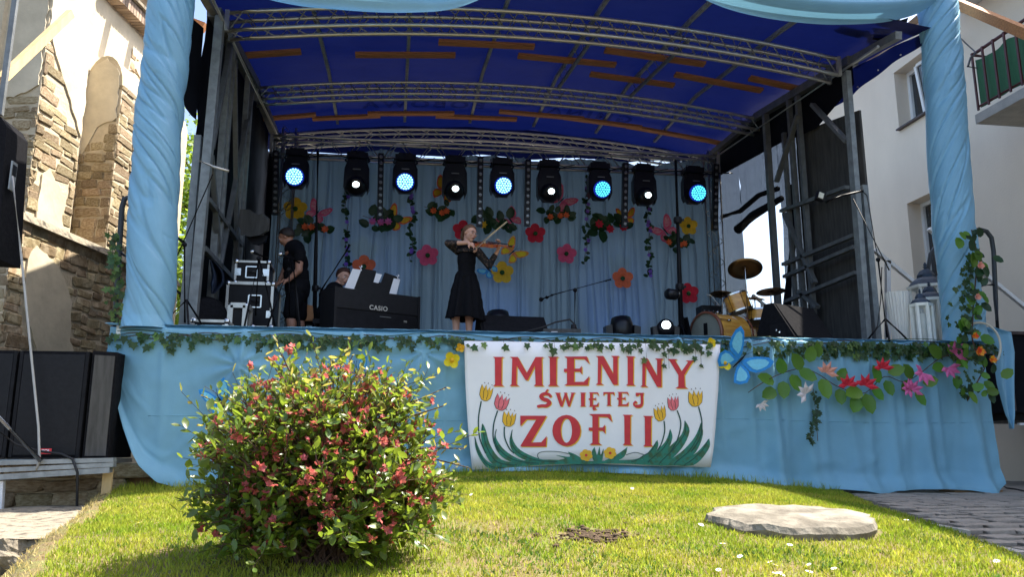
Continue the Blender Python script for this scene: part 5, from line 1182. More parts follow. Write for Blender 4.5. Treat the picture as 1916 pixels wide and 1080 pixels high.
p = PY(1243, 590, 1.3); floor_head(p.x, 1.3, (p.z - ZD) / .60, True, 'floor lamp with a bright white lens left of the tripod pole')
p = PY(932, 586, 2.2); floor_head(p.x, 2.2, (p.z - ZD) / .50, False, 'unlit floor lamp just showing behind the left monitor speaker')
def wedge(x0, x1, y, zt, dep, label, port, rz=0.):
    xm = (x0 + x1) / 2; t = thing('monitor_speaker', label, 'speaker', (xm, y, ZD), 'wedge monitor speakers'); q = Matrix.Rotation(rz, 4, 'Z'); Wd = (x1 - x0) / 2; h = zt - ZD
    def T(x, yy, z): v = q @ Vector((x, yy, 0)); return V(xm + v.x, y + v.y, ZD + z)
    m = M().prism([T(-Wd, -dep * .1, 0), T(-Wd, -dep * .5 + .02, .07), T(-Wd, -.0, h), T(-Wd, dep * .22, h), T(-Wd, dep * .5, .05), T(-Wd, dep * .5, 0)], T(Wd, 0, 0) - T(-Wd, 0, 0)); b = m.build('cabinet', 'blackmatte', t)
    m = M().prism([T(-Wd + .03, -dep * .49 + .01, .085), T(Wd - .03, -dep * .49 + .01, .085), T(Wd - .03, -.005, h - .012), T(-Wd + .03, -.005, h - .012)], q.to_3x3() @ Vector((0, -.008, .004))); m.build('grille', 'blackmatte', b)
    return t, T, h
# left monitor: back towards the audience, slanted face up
a, b = PY(915, 588, .75), PY(1008, 600, .95); wedge(a.x - .12, b.x + .05, .85, a.z, .62, 'low black wedge monitor speaker on the stage floor right of the violinist', False, R(4))
t, T, h = wedge(PY(1425, 573, .7).x, PY(1533, 600, .7).x, .62, PY(1462, 574, .7).z, .62, 'large black wedge monitor speaker in front of the drums on the right', True, R(24))
Wd = (PY(1533, 600, .7).x - PY(1425, 573, .7).x) / 2
M().box(T(-Wd - .004, -.05, .17), (.012, .22, .17), Matrix.Rotation(R(24), 3, 'Z')).build('recessed_panel', 'black', t); M().ell(T(-Wd - .012, -.03, .18), (.01, .025, .02), 8, 5).ell(T(-Wd - .012, -.08, .15), (.01, .018, .02), 8, 5).build('connector', 'chrome', t)
t = thing('effects_box', 'flat grey stage box with white lettering at the front edge of the stage', 'stage box', tuple(PY(1050, 620, .28))); c = PY(1052, 619, .28)
M().box((c.x, .34, ZD + .055), (.42, .24, .11), Matrix.Rotation(R(-6), 3, 'Z')).build('body', 'panelgrey', t)
for (dx, dz, w) in ((-.10, .075, .07), (-.06, .055, .11)): M().box((c.x + dx, .34 - .122 - .0 + (dx) * -.1 + .0, ZD + dz), (w, .004, .008), Matrix.Rotation(R(-6), 3, 'Z')).build('lettering', 'white', t)
M().lathe([(.02, 0), (.035, .02), (.03, .08)], (c.x + .16, .40, ZD + .11), 10).build('plug', 'blackplastic', t, True)
single(M().tube([PY(890, 628, .3), PY(930, 622, .35), (PY(960, 620, .3).x, .3, ZD + .01), PY(990, 619, .3), PY(1012, 614, .3), PY(1040, 603, .4), PY(1066, 598, .4), PY(1074, 606, .4), PY(1074, 614, .4)], .010, 6), 'cable', 'cable', 'black cable lying by the left monitor speaker and curling over the stage box', 'cable', tuple(PY(1000, 620, .3)), smooth=True)
def tripod(m, x, y, r, h, n=3, ph=.3, tube=.011):
    for k in range(n): a = ph + 2 * math.pi * k / n; m.tube([(x, y, ZD + h), (x + r * .5 * math.cos(a), y + r * .5 * math.sin(a), ZD + h * .5), (x + r * math.cos(a), y + r * math.sin(a), ZD + .012)], tube, 6)
def micstand(pole_top, y, label, boom=None, mic=None, base=None, rr=.28, ph=.3, th=.3, group='microphone stands', mt='black'):
    x, zt = pole_top.x, pole_top.z; bx2 = base if base is not None else x; t = thing('microphone_stand', label, 'microphone stand', (bx2, y, ZD), group)
    M().tube([(bx2, y, ZD + th * .3), (x, y, zt)], .011, 8).build('pole', mt, t, True); m = M(); 
    for k in range(3): a = ph + 2 * math.pi * k / 3; M().tube([(bx2, y, ZD + th), (bx2 + rr * .55 * math.cos(a), y + rr * .55 * math.sin(a), ZD + th * .5), (bx2 + rr * math.cos(a), y + rr * math.sin(a), ZD + .012)], .011, 6).build('leg', mt, t, True)
    M().ell((x, y, zt), (.028, .028, .028), 10, 6).build('clutch', 'black', t, True)
    if boom: M().tube(boom, [.008] * (len(boom) - 1) + [.008], 7).build('boom', mt, t, True)
    return t
# central boom microphone
y = 1.2; a, b, c = PY(1019, 556, y), PY(1076, 543, y), PY(1143, 523, y)
t = micstand(b, y, 'microphone stand with a long boom in the middle of the stage', [a + V(.10, 0, .03), c], base=PY(1074, 600, y).x)
M().tube([a + V(.10, 0, .03), a + V(.02, 0, -.01)], [.017, .022], 8).build('grip', 'blackplastic', t, True); M().tube([a + V(.03, 0, 0), a + V(-.04, 0, -.03)], [.02, .025], 9).ell(a + V(-.045, 0, -.033), .028, 10, 6).build('microphone', 'blackmatte', t, True)
M().tube([b.lerp(c, .85), c], .014, 7).build('counterweight', 'blackplastic', t, True)
# two vocal microphones on the left
def vocal(head, tail, y, poleb, label, legs):
    a, b = PY(*head, y), PY(*tail, y); pj = PY(*poleb[0], y); t = micstand(pj, y, label, base=PY(*poleb[1], y).x, rr=.26, ph=legs, th=.95)
    M().tube([a.lerp(b, .22), b], [.019, .014], 9).build('microphone', 'blackmatte', t, True); M().ell(a.lerp(b, .1), (.027, .025, .025), 12, 8).build('microphone_grille', 'chrome', t, True)
    M().tube([a.lerp(b, .5), pj], .012, 7).build('clip', 'black', t, True)
vocal((469, 470), (500, 483), .9, ((484, 484), (480, 560)), 'left one of the two vocal microphones standing before the flight cases', .2)
vocal((521, 474), (561, 492), .8, ((541, 505), (543, 560)), 'vocal microphone on a stand in front of the standing man', 1.2)
# boom stand by the left column with a T bar microphone
y = .35; a = PY(345, 458, y); t = micstand(a, y, 'tall boom stand beside the left column with a cross bar', [PY(332, 478, y), PY(398, 326, y)], base=PY(347, 590, y).x, rr=.30, ph=.9, th=.35)
M().tube([PY(372, 300, y), PY(400, 312, y), PY(428, 320, y)], [.010, .016, .016], 8).build('cross_bar', 'alu', t, True)
y = .25; a = PY(1643, 486, y); t = micstand(a, y, 'boom stand at the right of the stage beside the ribbed vase', [PY(1664, 506, y), PY(1596, 372, y)], base=PY(1657, 600, y).x, rr=.32, ph=.0, th=.32)
M().tube([PY(1650, 500, y), PY(1648, 560, y), PY(1642, 610, y), PY(1632, 628, y)], .006, 5).build('cable', 'cable', t, True)
# flood light on an arm at the right tower
t = thing('flood_light', 'small square floodlight on an arm at the right tower of the stage', 'floodlight', tuple(PY(1545, 370, .7))); c = PY(1535, 367, .7)
M().box(c, (.10, .08, .12), Matrix.Rotation(R(20), 3, 'Y')).build('housing', 'blackplastic', t); M().box(c + V(-.015, -.045, -.005), (.065, .01, .075), Matrix.Rotation(R(20), 3, 'Y')).build('lens', 'flood', t)
M().tube([PY(1545, 378, .7), PY(1575, 366, .7), PY(1615, 357, .7)], [.02, .016, .016], 7).build('arm', 'black', t, True); M().tube([PY(1612, 357, .7), PY(1622, 365, .7), PY(1630, 410, .6), PY(1638, 460, .4), PY(1645, 490, .3)], .006, 5).build('cable', 'cable', t, True)
# tall poles
def tallpole(pxt, pxb, y, label, r=.022, clamps=()):
    a, b = PY(*pxt, y), PY(*pxb, y); t = thing('stand_pole', label, 'light stand', (b.x, y, ZD)); M().tube([a, a.lerp(V(b.x, y, ZD + .1), .5), V(b.x, y, ZD + .1)], [r * .7, r, r * 1.3], 8).build('pole', 'black', t, True)
    for k in range(3): an = .5 + 2.09 * k; M().tube([(b.x, y, ZD + .45), (b.x + .35 * math.cos(an), y + .35 * math.sin(an), ZD + .015)], .014, 6).build('leg', 'black', t, True)
    for (px, py) in clamps: q = PY(px, py, y); M().lathe([(r * 1.8, -.04), (r * 2, 0), (r * 1.8, .04)], q, 10).bar(q, q + V(.08, -.02, .0), .03).build('clamp', 'blackplastic', t)
    return t
tallpole((1264, 300), (1275, 630), 1.7, 'tall black lighting pole crossing the yellow paper flower on the right', .030, ((1268, 412), (1272, 537)))
q = PY(1258, 551, 1.6); t = thing('small_lamp', 'small black lamp clamped to the right pole in front of a red paper flower', 'stage lamp', tuple(q)); M().lathe([(.05, -.09), (.075, -.05), (.075, .07), (.06, .09)], q, 12, (-1, -.3, 0)).build('body', 'lampbody', t, True); M().bar(q, q + V(.14, .1, .02), .03).build('bracket', 'black', t)
m = M(); c = PY(1277, 600, 1.9); m.grid(lambda u, v: (c.x + (u - .5) * interp(v, [0, 1], [.30, .10]), 1.85 + .04 * math.sin(u * 12), ZD + .0 + v * .55), 12, 6); single(m, 'stand_cover', 'blackmatte', 'black cloth draped round the foot of the right lighting pole', 'cloth', (c.x, 1.85, ZD))
tallpole((595, 282), (590, 600), 2.9, 'tall black pole behind the piano chair on the left', .026, ((590, 540),))
t = thing('microphone_stand', 'dark boom stand leaning up behind the pianist', 'microphone stand', tuple(PY(590, 600, 3.2)), 'microphone stands'); M().tube([PY(600, 545, 3.2), PY(648, 470, 3.2)], .014, 7).build('boom', 'black', t, True); M().tube([PY(648, 470, 3.2), PY(654, 458, 3.2)], [.02, .025], 8).build('microphone', 'blackplastic', t, True); p = PY(601, 543, 3.2); M().tube([p, (p.x, p.y, ZD)], .013, 7).build('pole', 'black', t, True)

# ---------------------------------------------------------------- flight cases
def case(name, x0, x1, y0, dep, z0, z1, label, edge=.028, handles=(), latches=(), mt='blackplastic', rz=0):
    xm = (x0 + x1) / 2; t = thing(name, label, 'flight case', (xm, y0 + dep / 2, z0), 'black flight cases with aluminium edges')
    M().box((xm, y0 + dep / 2, (z0 + z1) / 2), (x1 - x0 - .012, dep - .012, z1 - z0 - .012)).build('panel', mt, t)
    m = M()
    for xx in (x0, x1):
        for yy in (y0, y0 + dep): M().bar((xx, yy, z0), (xx, yy, z1), edge).build('corner_profile', 'alu', t)
    m = M()
    for zq in (z0, z1):
        for yy in (y0, y0 + dep): m.bar((x0, yy, zq), (x1, yy, zq), edge)
        for xx in (x0, x1): m.bar((xx, y0, zq), (xx, y0 + dep, zq), edge)
    m.build('edge_profile', 'alu', t)
    for xx in (x0, x1):
        for zq in (z0, z1): M().ell((xx, y0 - .008, zq), (.035, .016, .035), 8, 6).build('ball_corner', 'chrome', t, True)
    for (fx, fz, w, h) in handles:
        cx, cz = x0 + (x1 - x0) * fx, z0 + (z1 - z0) * fz; m = M()
        for a, b in (((-w, -h), (w, -h)), ((w, -h), (w, h)), ((w, h), (-w, h)), ((-w, h), (-w, -h))): m.bar((cx + a[0], y0 - .012, cz + a[1]), (cx + b[0], y0 - .012, cz + b[1]), .016, .014)
        hh = m.build('handle', 'chrome', t); M().tube([(cx - w * .6, y0 - .03, cz), (cx + w * .6, y0 - .03, cz)], .014, 7).build('grip', 'steel', hh, True)
    for (fx, fz) in latches:
        cx, cz = x0 + (x1 - x0) * fx, z0 + (z1 - z0) * fz; M().box((cx, y0 - .01, cz), (.075, .012, .09)).box((cx, y0 - .02, cz), (.035, .012, .05)).build('latch', 'chrome', t)
    return t
y = 1.75; zt = PY(470, 531, y).z
case('flight_case', PY(425, 560, y).x, PY(509, 560, y).x, y, .7, ZD + .02, zt, 'large black flight case with aluminium edges, the lower one of the stack', .032, ((.62, .72, .075, .075),), ((.96, .52),))
y2 = 1.8; case('flight_case', PY(441, 510, y2).x, PY(502, 510, y2).x, y2, .5, zt + .02, PY(470, 490, y2).z, 'small black flight case standing on top of the large one', .026, ((.5, .5, .07, .07),), ((.07, .5), (.93, .5)))
y3 = 1.2; case('equipment_case', PY(431, 590, y3).x, PY(459, 590, y3).x, y3, .3, ZD + .01, PY(445, 572, y3).z, 'narrow upright case with broad aluminium edges before the large case', .06, (), ((.7, .15),))
y4 = .7; case('equipment_case', PY(362, 603, y4).x, PY(424, 605, y4).x, y4, .35, ZD + .005, PY(395, 601, y4).z, 'flat aluminium edged case lying at the left front of the stage', .03, (), ((.02, .5), (.98, .5)))
y5 = 1.5; case('equipment_case', PY(478, 612, y5).x, PY(512, 612, y5).x, 1.3, .25, ZD + .005, PY(495, 613, 1.3).z, 'small flat case at the foot of the large flight case', .03)
t = thing('drum_case', 'round black drum case lying on its rim against the left wall', 'drum case', tuple(PY(380, 600, 1.15))); c = PY(381, 578, 1.1)
M().lathe([(.001, -.14), (.21, -.14), (.225, -.12), (.225, .10), (.21, .13), (.001, .13)], (c.x, 1.2, ZD + .29), 28, (.5, -.86, .1)).build('shell', 'blackmatte', t, True); M().lathe([(.228, .06), (.235, .07), (.235, .10), (.228, .11)], (c.x, 1.2, ZD + .29), 28, (.5, -.86, .1), cap=False).build('rim', 'blackplastic', t, True)
t = thing('reflector_screen', 'grey folded screen on a stand above the flight cases', 'screen', tuple(PY(472, 440, 2.4))); y = 2.4
m = M().prism([PY(449, 391, y), PY(463, 392, y), PY(476, 402, y), PY(490, 401, y), PY(500, 410, y), PY(499, 432, y), PY(486, 440, y), PY(468, 443, y), PY(450, 440, y), PY(450, 430, y), PY(446, 422, y), PY(447, 405, y)], (.03, .03, .01)); m.build('panel', 'panelgrey', t)
M().tube([PY(457, 440, y), PY(457, 492, y)], .010, 6).tube([PY(443, 425, y), PY(443, 492, y)], .010, 6).build('pole', 'galv', t, True); M().tube([PY(470, 455, 2.45), PY(470, 470, 2.45)], .001, 3)
M().prism([PY(461, 442, 2.5), PY(500, 440, 2.5), PY(497, 452, 2.5), PY(484, 458, 2.5), PY(470, 455, 2.5)], (0, .05, 0)).build('lower_lamp', 'black', t)
single(M().grid(lambda u, v: PX(396 + 12 * math.sin(v * 3) + (u - .5) * interp(v, [0, .3, .7, 1], [8, 22, 26, 6]), 488 + v * 62, .66 + .05 * math.sin(u * 9)), 12, 16), 'jacket', 'clothblue', 'dark blue jacket hanging on the frame of the left side wall', 'jacket', tuple(PX(396, 490, .66)), smooth=True)

# ---------------------------------------------------------------- digital piano
A = PY(631, 537, .95); ang = R(28)      # long axis runs back to the right
ax = Vector((math.cos(ang), math.sin(ang), 0)); ay = Vector((-math.sin(ang), math.cos(ang), 0)); Lp = 1.16; Dp = .36; Hp = A.z - ZD
A0 = V(A.x, A.y, ZD)
piano = thing('digital_piano', 'black digital piano standing at an angle with its back panel to the audience', 'piano', tuple(A0))
def pp(s, d, z): return A0 + ax * s + ay * d + V(0, 0, z)
def pbox(s0, s1, d0, d1, z0, z1): return M().prism([pp(s0, d0, z0), pp(s1, d0, z0), pp(s1, d1, z0), pp(s0, d1, z0)], (0, 0, z1 - z0))
# length from the right top corner of the photo
d = ray(782, 566); k_ = ((A0.x - CC.x) * ay.x + (A0.y - CC.y) * ay.y) / (d.x * ay.x + d.y * ay.y); Lp = ((CC + d * k_) - A0).dot(ax)
pbox(0, Lp, 0, .03, .42, Hp).build('back_panel', 'blackplastic', piano); pbox(0, Lp, .005, .03, .02, .38).build('lower_panel', 'black', piano); pbox(0, Lp, .012, .05, .37, .43).build('stretcher', 'black', piano)
pbox(-.03, 0, -.01, Dp + .04, 0, Hp + .005).build('side_panel', 'blackplastic', piano); pbox(Lp, Lp + .03, -.01, Dp + .04, 0, Hp + .005).build('side_panel', 'blackplastic', piano)
pbox(0, Lp, .03, .16, Hp - .06, Hp).build('lid', 'blackplastic', piano); pbox(.04, Lp - .04, .16, Dp, Hp - .2, Hp - .13).build('keybed', 'black', piano)
for k in range(40): pbox(.05 + k * (Lp - .1) / 40 + .001, .05 + (k + 1) * (Lp - .1) / 40 - .001, .20, .34, Hp - .13, Hp - .11).build('key', 'white', piano)
me = text_mesh('CASIO', .078, .001, .002, 1.12); me.materials.append(MATS['alu']); o = bpy.data.objects.new('logo', me); COL.objects.link(o); o.parent = piano
o.matrix_local = Matrix.Translation(pp(Lp * .50, -.004, Hp - .20) - A0) @ Matrix(((ax.x, 0, -ay.x, 0), (ax.y, 0, -ay.y, 0), (0, 1, 0, 0), (0, 0, 0, 1)))
pbox(Lp * .52, Lp * .66, -.003, 0, Hp - .30, Hp - .293).build('small_print', 'steel', piano)
me = text_mesh('PX-S', .03, .001, .001); me = text_mesh('770', .03, .001, .001); me.materials.append(MATS['alu']); o = bpy.data.objects.new('model_print', me); COL.objects.link(o); o.parent = piano
o.matrix_local = Matrix.Translation(pp(Lp * .84, -.004, Hp - .33) - A0) @ Matrix(((ax.x, 0, -ay.x, 0), (ax.y, 0, -ay.y, 0), (0, 1, 0, 0), (0, 0, 0, 1)))
# sheet music: black folder leaning on the music rest with white pages
def onp(px, py, dd):       # point on the vertical plane dd behind the back panel
    d = ray(px, py); q = A0 + ay * dd; k2 = ((q.x - CC.x) * ay.x + (q.y - CC.y) * ay.y) / (d.x * ay.x + d.y * ay.y); return CC + d * k2
def sheet(pts, dd, mt, name, label, cat, group=None):
    P_ = [onp(x, y, dd) for x, y in pts]; return single(M().prism(P_, ay * .006), name, mt, label, cat, tuple(P_[0]), group)
sheet([(676, 502), (704, 507), (702, 527), (713, 529), (720, 510), (747, 519), (733, 556), (661, 540)], .13, 'blackplastic', 'music_folder', 'black open music folder standing on the piano', 'folder')
sheet([(660, 503), (676, 505), (662, 542), (645, 538)], .125, 'paper', 'sheet_music', 'white sheet at the left edge of the black folder on the piano', 'sheet music', 'sheets of music')
sheet([(704, 511), (715, 514), (708, 530), (699, 528)], .127, 'paper', 'sheet_music', 'small white sheet showing in the middle of the black folder', 'sheet music', 'sheets of music')
sheet([(737, 521), (749, 523), (740, 558), (727, 555)], .125, 'paper', 'sheet_music', 'white sheet at the right edge of the black folder on the piano', 'sheet music', 'sheets of music')
for (px, py) in ((675, 502), (744, 519)):
    q = onp(px, py, .12); single(M().tube([q + V(-.02, 0, .02), q, q + V(.01, 0, .035)], .006, 5).tube([q + V(.02, 0, .025), q, q + V(.01, 0, -.03)], .006, 5), 'peg', 'white', 'white clothes peg clipping the sheet at the %s corner of the folder' % ('left' if px < 700 else 'right'), 'clothes peg', tuple(q), 'clothes pegs on the music folder')
# chair of the pianist
ch = thing('chair', 'chair with an orange brown plastic back behind the piano', 'chair', tuple(PY(582, 600, 2.1))); y = 2.15
m = M().prism([PY(566, 588, y), PY(568, 576, y), PY(574, 570, y), PY(585, 572, y), PY(587, 597, y), PY(566, 602, y)], (0, .03, .0)); m.build('backrest', 'orangeplastic', ch)
cx = PY(580, 600, y).x; M().box((cx + .1, y + .22, ZD + .45), (.40, .42, .03)).build('seat', 'orangeplastic', ch)
for (dx, dy) in ((-.1, 0), (.3, 0), (-.1, .42), (.3, .42)): M().tube([(cx + dx, y + dy, ZD + (.72 if dy == 0 and dx < 0 else .45)), (cx + dx - .02, y + dy, ZD)], .012, 6).build('leg', 'black', ch, True)

# ---------------------------------------------------------------- drum kit
drums = thing('drum_kit', 'drum kit with golden wooden shells at the right of the stage', 'drum kit', tuple(PY(1370, 620, 1.9)))
kx = PY(1322, 620, 1.75).x; kz = ZD + .30; kr = .30; kax = Vector((-.93, -.36, 0)).normalized()
kc = V(kx, 1.75, kz); L = .52
sh = M().lathe([(kr, 0), (kr, L)], kc - kax * L, 32, kax, cap=False).build('bass_drum', 'goldwood', drums, True)
M().lathe([(kr + .004, -.0), (kr + .02, .0), (kr + .02, .035), (kr - .01, .035)], kc - kax * .0, 32, kax, cap=False).build('hoop', 'redwood', sh, True); M().lathe([(kr + .02, -.035), (kr + .02, 0)], kc - kax * L, 32, kax, cap=False).build('hoop', 'redwood', sh, True)
M().lathe([(.001, .01), (kr, .01)], kc, 32, kax, cap=False).build('drum_head', 'drumskin', sh); M().box(kc + kax * .016 + V(0, 0, .08), (.004, .07, .16), Matrix.Rotation(R(21), 3, 'Z')).build('emblem', 'black', sh)
u_, w_ = frame(kax)
for k in range(8):
    a = k * math.pi / 4 + .2; e_ = (u_ * math.cos(a) + w_ * math.sin(a)) * (kr + .02); M().tube([kc + e_, kc + e_ - kax * .18], .007, 5).box(kc + e_ - kax * .16, (.04, .025, .025)).build('lug', 'chrome', sh, True)
def drum(c, r, h, axd, nm):
    o = M().lathe([(r, 0), (r, h)], c, 26, axd, cap=False).build(nm, 'goldwood', drums, True); a_ = V(axd).normalized()
    for q in (0, h): M().lathe([(r + .008, -.012), (r + .008, .012)], V(c) + a_ * q, 26, axd, cap=False).build('hoop', 'chrome', o, True)
    M().lathe([(.001, 0), (r, 0)], V(c) + a_ * h, 26, axd, cap=False).build('drum_head', 'drumskin', o)
    M().lathe([(.001, 0), (r, 0)], V(c), 26, axd, cap=False).build('drum_head', 'drumskin', o)
    uu, ww = frame(a_)
    for k in range(6): a = k * 1.047; q = V(c) + (uu * math.cos(a) + ww * math.sin(a)) * (r + .012); M().tube([q, q + a_ * h], .006, 5).build('tension_rod', 'chrome', o, True)
c = PY(1386, 583, 1.95); drum(tuple(c), .165, .24, (-.25, .15, .95), 'tom'); c = PY(1423, 603, 2.0); drum(tuple(c), .19, .15, (.05, .1, 1), 'snare_drum'); c = PY(1404, 606, 2.45); drum((c.x, c.y, ZD + .2), .19, .32, (0, 0, 1), 'floor_tom')
def cymbal(px, py, y, r, axd, label, pb=None):
    c = PY(px, py, y); t = M().lathe([(.006, .028), (.04, .024), (.06, .008), (r * .6, .002), (r, -.012), (r * .6, -.002), (.05, .003)], c, 36, axd, cap=False).build('cymbal', 'cymbal', drums, True)
    bx3 = PY(pb[0], pb[1], y).x if pb else c.x
    M().tube([c + V(0, 0, .04), c, (bx3, y, ZD + .5)], .009, 7).build('cymbal_stand', 'chrome', drums, True); M().tube([(bx3, y, ZD + .5), (bx3, y, ZD + .1)], .014, 7).build('stand_tube', 'chrome', drums, True)
    for k in range(3): a = .4 + k * 2.09; M().tube([(bx3, y, ZD + .38), (bx3 + .26 * math.cos(a), y + .26 * math.sin(a), ZD + .01)], .009, 5).build('stand_leg', 'chrome', drums, True)
cymbal(1394, 502, 1.75, .235, (.16, .42, .9), '', (1399, 590)); cymbal(1442, 545, 1.9, .20, (0, .12, 1), '', (1444, 600)); cymbal(1352, 550, 2.2, .17, (.15, .1, 1), '', (1350, 600)); cymbal(1412, 558, 2.5, .15, (.1, -.1, 1), '')
t = thing('sound_desk', 'black rack unit with knobs beside the drum kit', 'rack unit', tuple(PY(1328, 590, 2.6))); c = PY(1326, 577, 2.6)
M().box((c.x, 2.6, c.z - .06), (.30, .25, .16)).build('body', 'blackplastic', t); M().bar((c.x - .1, 2.6, ZD), (c.x - .1, 2.6, c.z - .14), .03).bar((c.x + .1, 2.6, ZD), (c.x + .1, 2.6, c.z - .14), .03).build('legs_frame', 'black', t)
for k in range(8): M().lathe([(.010, 0), (.008, .015)], (c.x - .12 + .034 * k, 2.475, c.z - .06 - .03 * (k % 2)), 8, (0, -1, 0)).build('knob', 'chrome', t, True)
t = thing('music_stand', 'folding wire music stand behind the bass drum', 'music stand', tuple(PY(1345, 570, 2.8))); y = 2.8
M().tube([PY(1322, 551, y), PY(1340, 572, y), PY(1348, 574, y), PY(1330, 553, y), PY(1322, 551, y)], .006, 5).tube([PY(1342, 570, y), (PY(1342, 570, y).x, y, ZD)], .01, 6).build('frame', 'alu', t, True)
single(M().bar(PY(1408, 552, 2.7), PY(1438, 577, 2.7), .05, .03).bar(PY(1425, 566, 2.7), (PY(1425, 566, 2.7).x, 2.7, ZD), .03), 'drum_rail', 'alu', 'slanting aluminium bar behind the snare drum', 'bar', tuple(PY(1425, 570, 2.7)))

# ---------------------------------------------------------------- lanterns and vase
def lantern(px, pyt, wpx, y, label):
    top = PY(px, pyt, y); s_ = PS(y); w = wpx * s_ / 2 * 1.0; H = top.z - ZD; t = thing('lantern', label, 'lantern', (top.x, y, ZD), 'white wooden lanterns with dark metal roofs'); x = top.x; n = 6
    zr_ = ZD + H * .73
    M().lathe([(w * 1.02, 0), (w * 1.02, .03)], (x, y, ZD), n).build('base', 'lanternwhite', t); M().lathe([(w * 1.10, 0), (w * 1.15, .035)], (x, y, zr_ - .035), n).build('top_frame', 'lanternwhite', t)
    for k in range(n):
        a = 2 * math.pi * (k + .5) / n; q = V(x + w * .94 * math.cos(a), y + w * .94 * math.sin(a), ZD + .03); M().bar(q, q + V(0, 0, zr_ - ZD - .065), .030).build('post', 'lanternwhite', t)
        a2 = 2 * math.pi * (k + 1.5) / n; q2 = V(x + w * .94 * math.cos(a2), y + w * .94 * math.sin(a2), ZD + .03); m = M().add([q, q2, q2 + V(0, 0, zr_ - ZD - .065), q + V(0, 0, zr_ - ZD - .065)], [(0, 1, 2, 3)]); m.build('pane', 'glass', t)
    H *= .71
    rf = M().lathe([(w * 1.06, 0), (w * .80, H * .08), (w * .52, H * .13), (w * .50, H * .17), (w * .32, H * .24), (w * .10, H * .27)], (x, y, zr_), n).build('roof', 'lanternroof', t); M().lathe([(w * .08, 0), (w * .08, H * .02), (w * .16, H * .035), (w * .06, H * .05), (w * .12, H * .065), (w * .03, H * .11)], (x, y, zr_ + H * .26), 10).build('finial', 'lanternroof', rf, True)
    M().lathe([(w * .35, 0), (w * .35, (zr_ - ZD) * .7)], (x, y, ZD + .035), 14).build('candle', 'candle', t, True)
lantern(1730, 490, 70, .95, 'largest lantern with a bulbous dark roof at the back beside the column'); lantern(1737, 525, 54, .55, 'middle sized lantern between the large and the small one'); lantern(1720, 540, 40, .25, 'smallest lantern standing in front of the other two')
c = PY(1678, 548, .45); r_ = 22 * PS(.45); t = thing('ribbed_vase', 'tall translucent ribbed white vase left of the lanterns', 'vase', (c.x, .45, ZD)); m = M(); H = c.z - ZD
m.grid(lambda u, v: (lambda a, rr: (c.x + rr * math.cos(a), .45 + rr * math.sin(a), ZD + .02 + v * (H - .02)))(2 * math.pi * u, r_ * interp(v, [0, .5, .9, 1], [.68, .86, 1.0, 1.04]) * (1 + .035 * math.cos(u * 2 * math.pi * 22))), 176, 10); m.build('vessel', 'rib', t, True)
M().lathe([(r_ * .7, 0), (r_ * .68, .02)], (c.x, .45, ZD), 24).build('foot', 'rib', t)
# ---------------------------------------------------------------- handrails
t = thing('stair_railing', 'white aluminium railing sloping down behind the right column', 'railing', tuple(PY(1850, 520, 1.6)))
M().bar(PY(1738, 428, 1.7), PY(1930, 585, 1.7), .06, .05).build('rail', 'whiterail', t); M().bar(PY(1636, 468, 1.6), PY(1712, 530, 1.6), .06, .05).bar(PY(1712, 530, 1.6), PY(1800, 600, 1.6), .06, .05).build('rail', 'whiterail', t); M().bar(PY(1661, 488, 1.6), PY(1661, 640, 1.6), .06).build('post', 'whiterail', t)
def loop(pts, label):
    P_ = pts; t = thing('handrail', label, 'handrail', tuple(P_[0]), 'grey bent tube handrails'); M().tube(P_, .030, 10).build('tube', 'greyrail', t, True); return t
y = .8; t = loop([PY(1868, 640, y), PY(1863, 560, y), PY(1859, 470, y), PY(1855, 445, y), PY(1846, 433, y), PY(1834, 430, y), PY(1822, 431, y)], 'grey bent handrail behind the right column drape'); M().tube([PY(1862, 532, y), PY(1830, 536, y)], .02, 8).build('cross_tube', 'greyrail', t, True)
loop([PY(1738, 560, 1.9), PY(1737, 500, 1.9), PY(1741, 476, 1.9), PY(1752, 460, 1.9), PY(1770, 452, 1.9)], 'dark bent handrail seen between the lanterns and the right column'); 
y = .75; t = loop([PY(213, 640, y), PY(217, 560, y), PY(223, 470, y), PY(228, 390, y), PY(233, 372, y), PY(244, 368, y), PY(256, 375, y), PY(262, 384, y)], 'dark bent handrail rising beside the left column drape'); M().tube([PY(222, 470, y), PY(262, 500, y)], .02, 8).build('cross_tube', 'greyrail', t, True)
t = thing('support_pole', 'thin dark stay crossing behind the left column', 'stay', tuple(PY(330, 470, 1.2))); M().tube([PY(300, 420, 1.5), PY(345, 455, 1.2)], .022, 7).tube([PY(300, 520, 1.5), PY(345, 556, 1.2)], .022, 7).build('tube', 'greyrail', t, True)
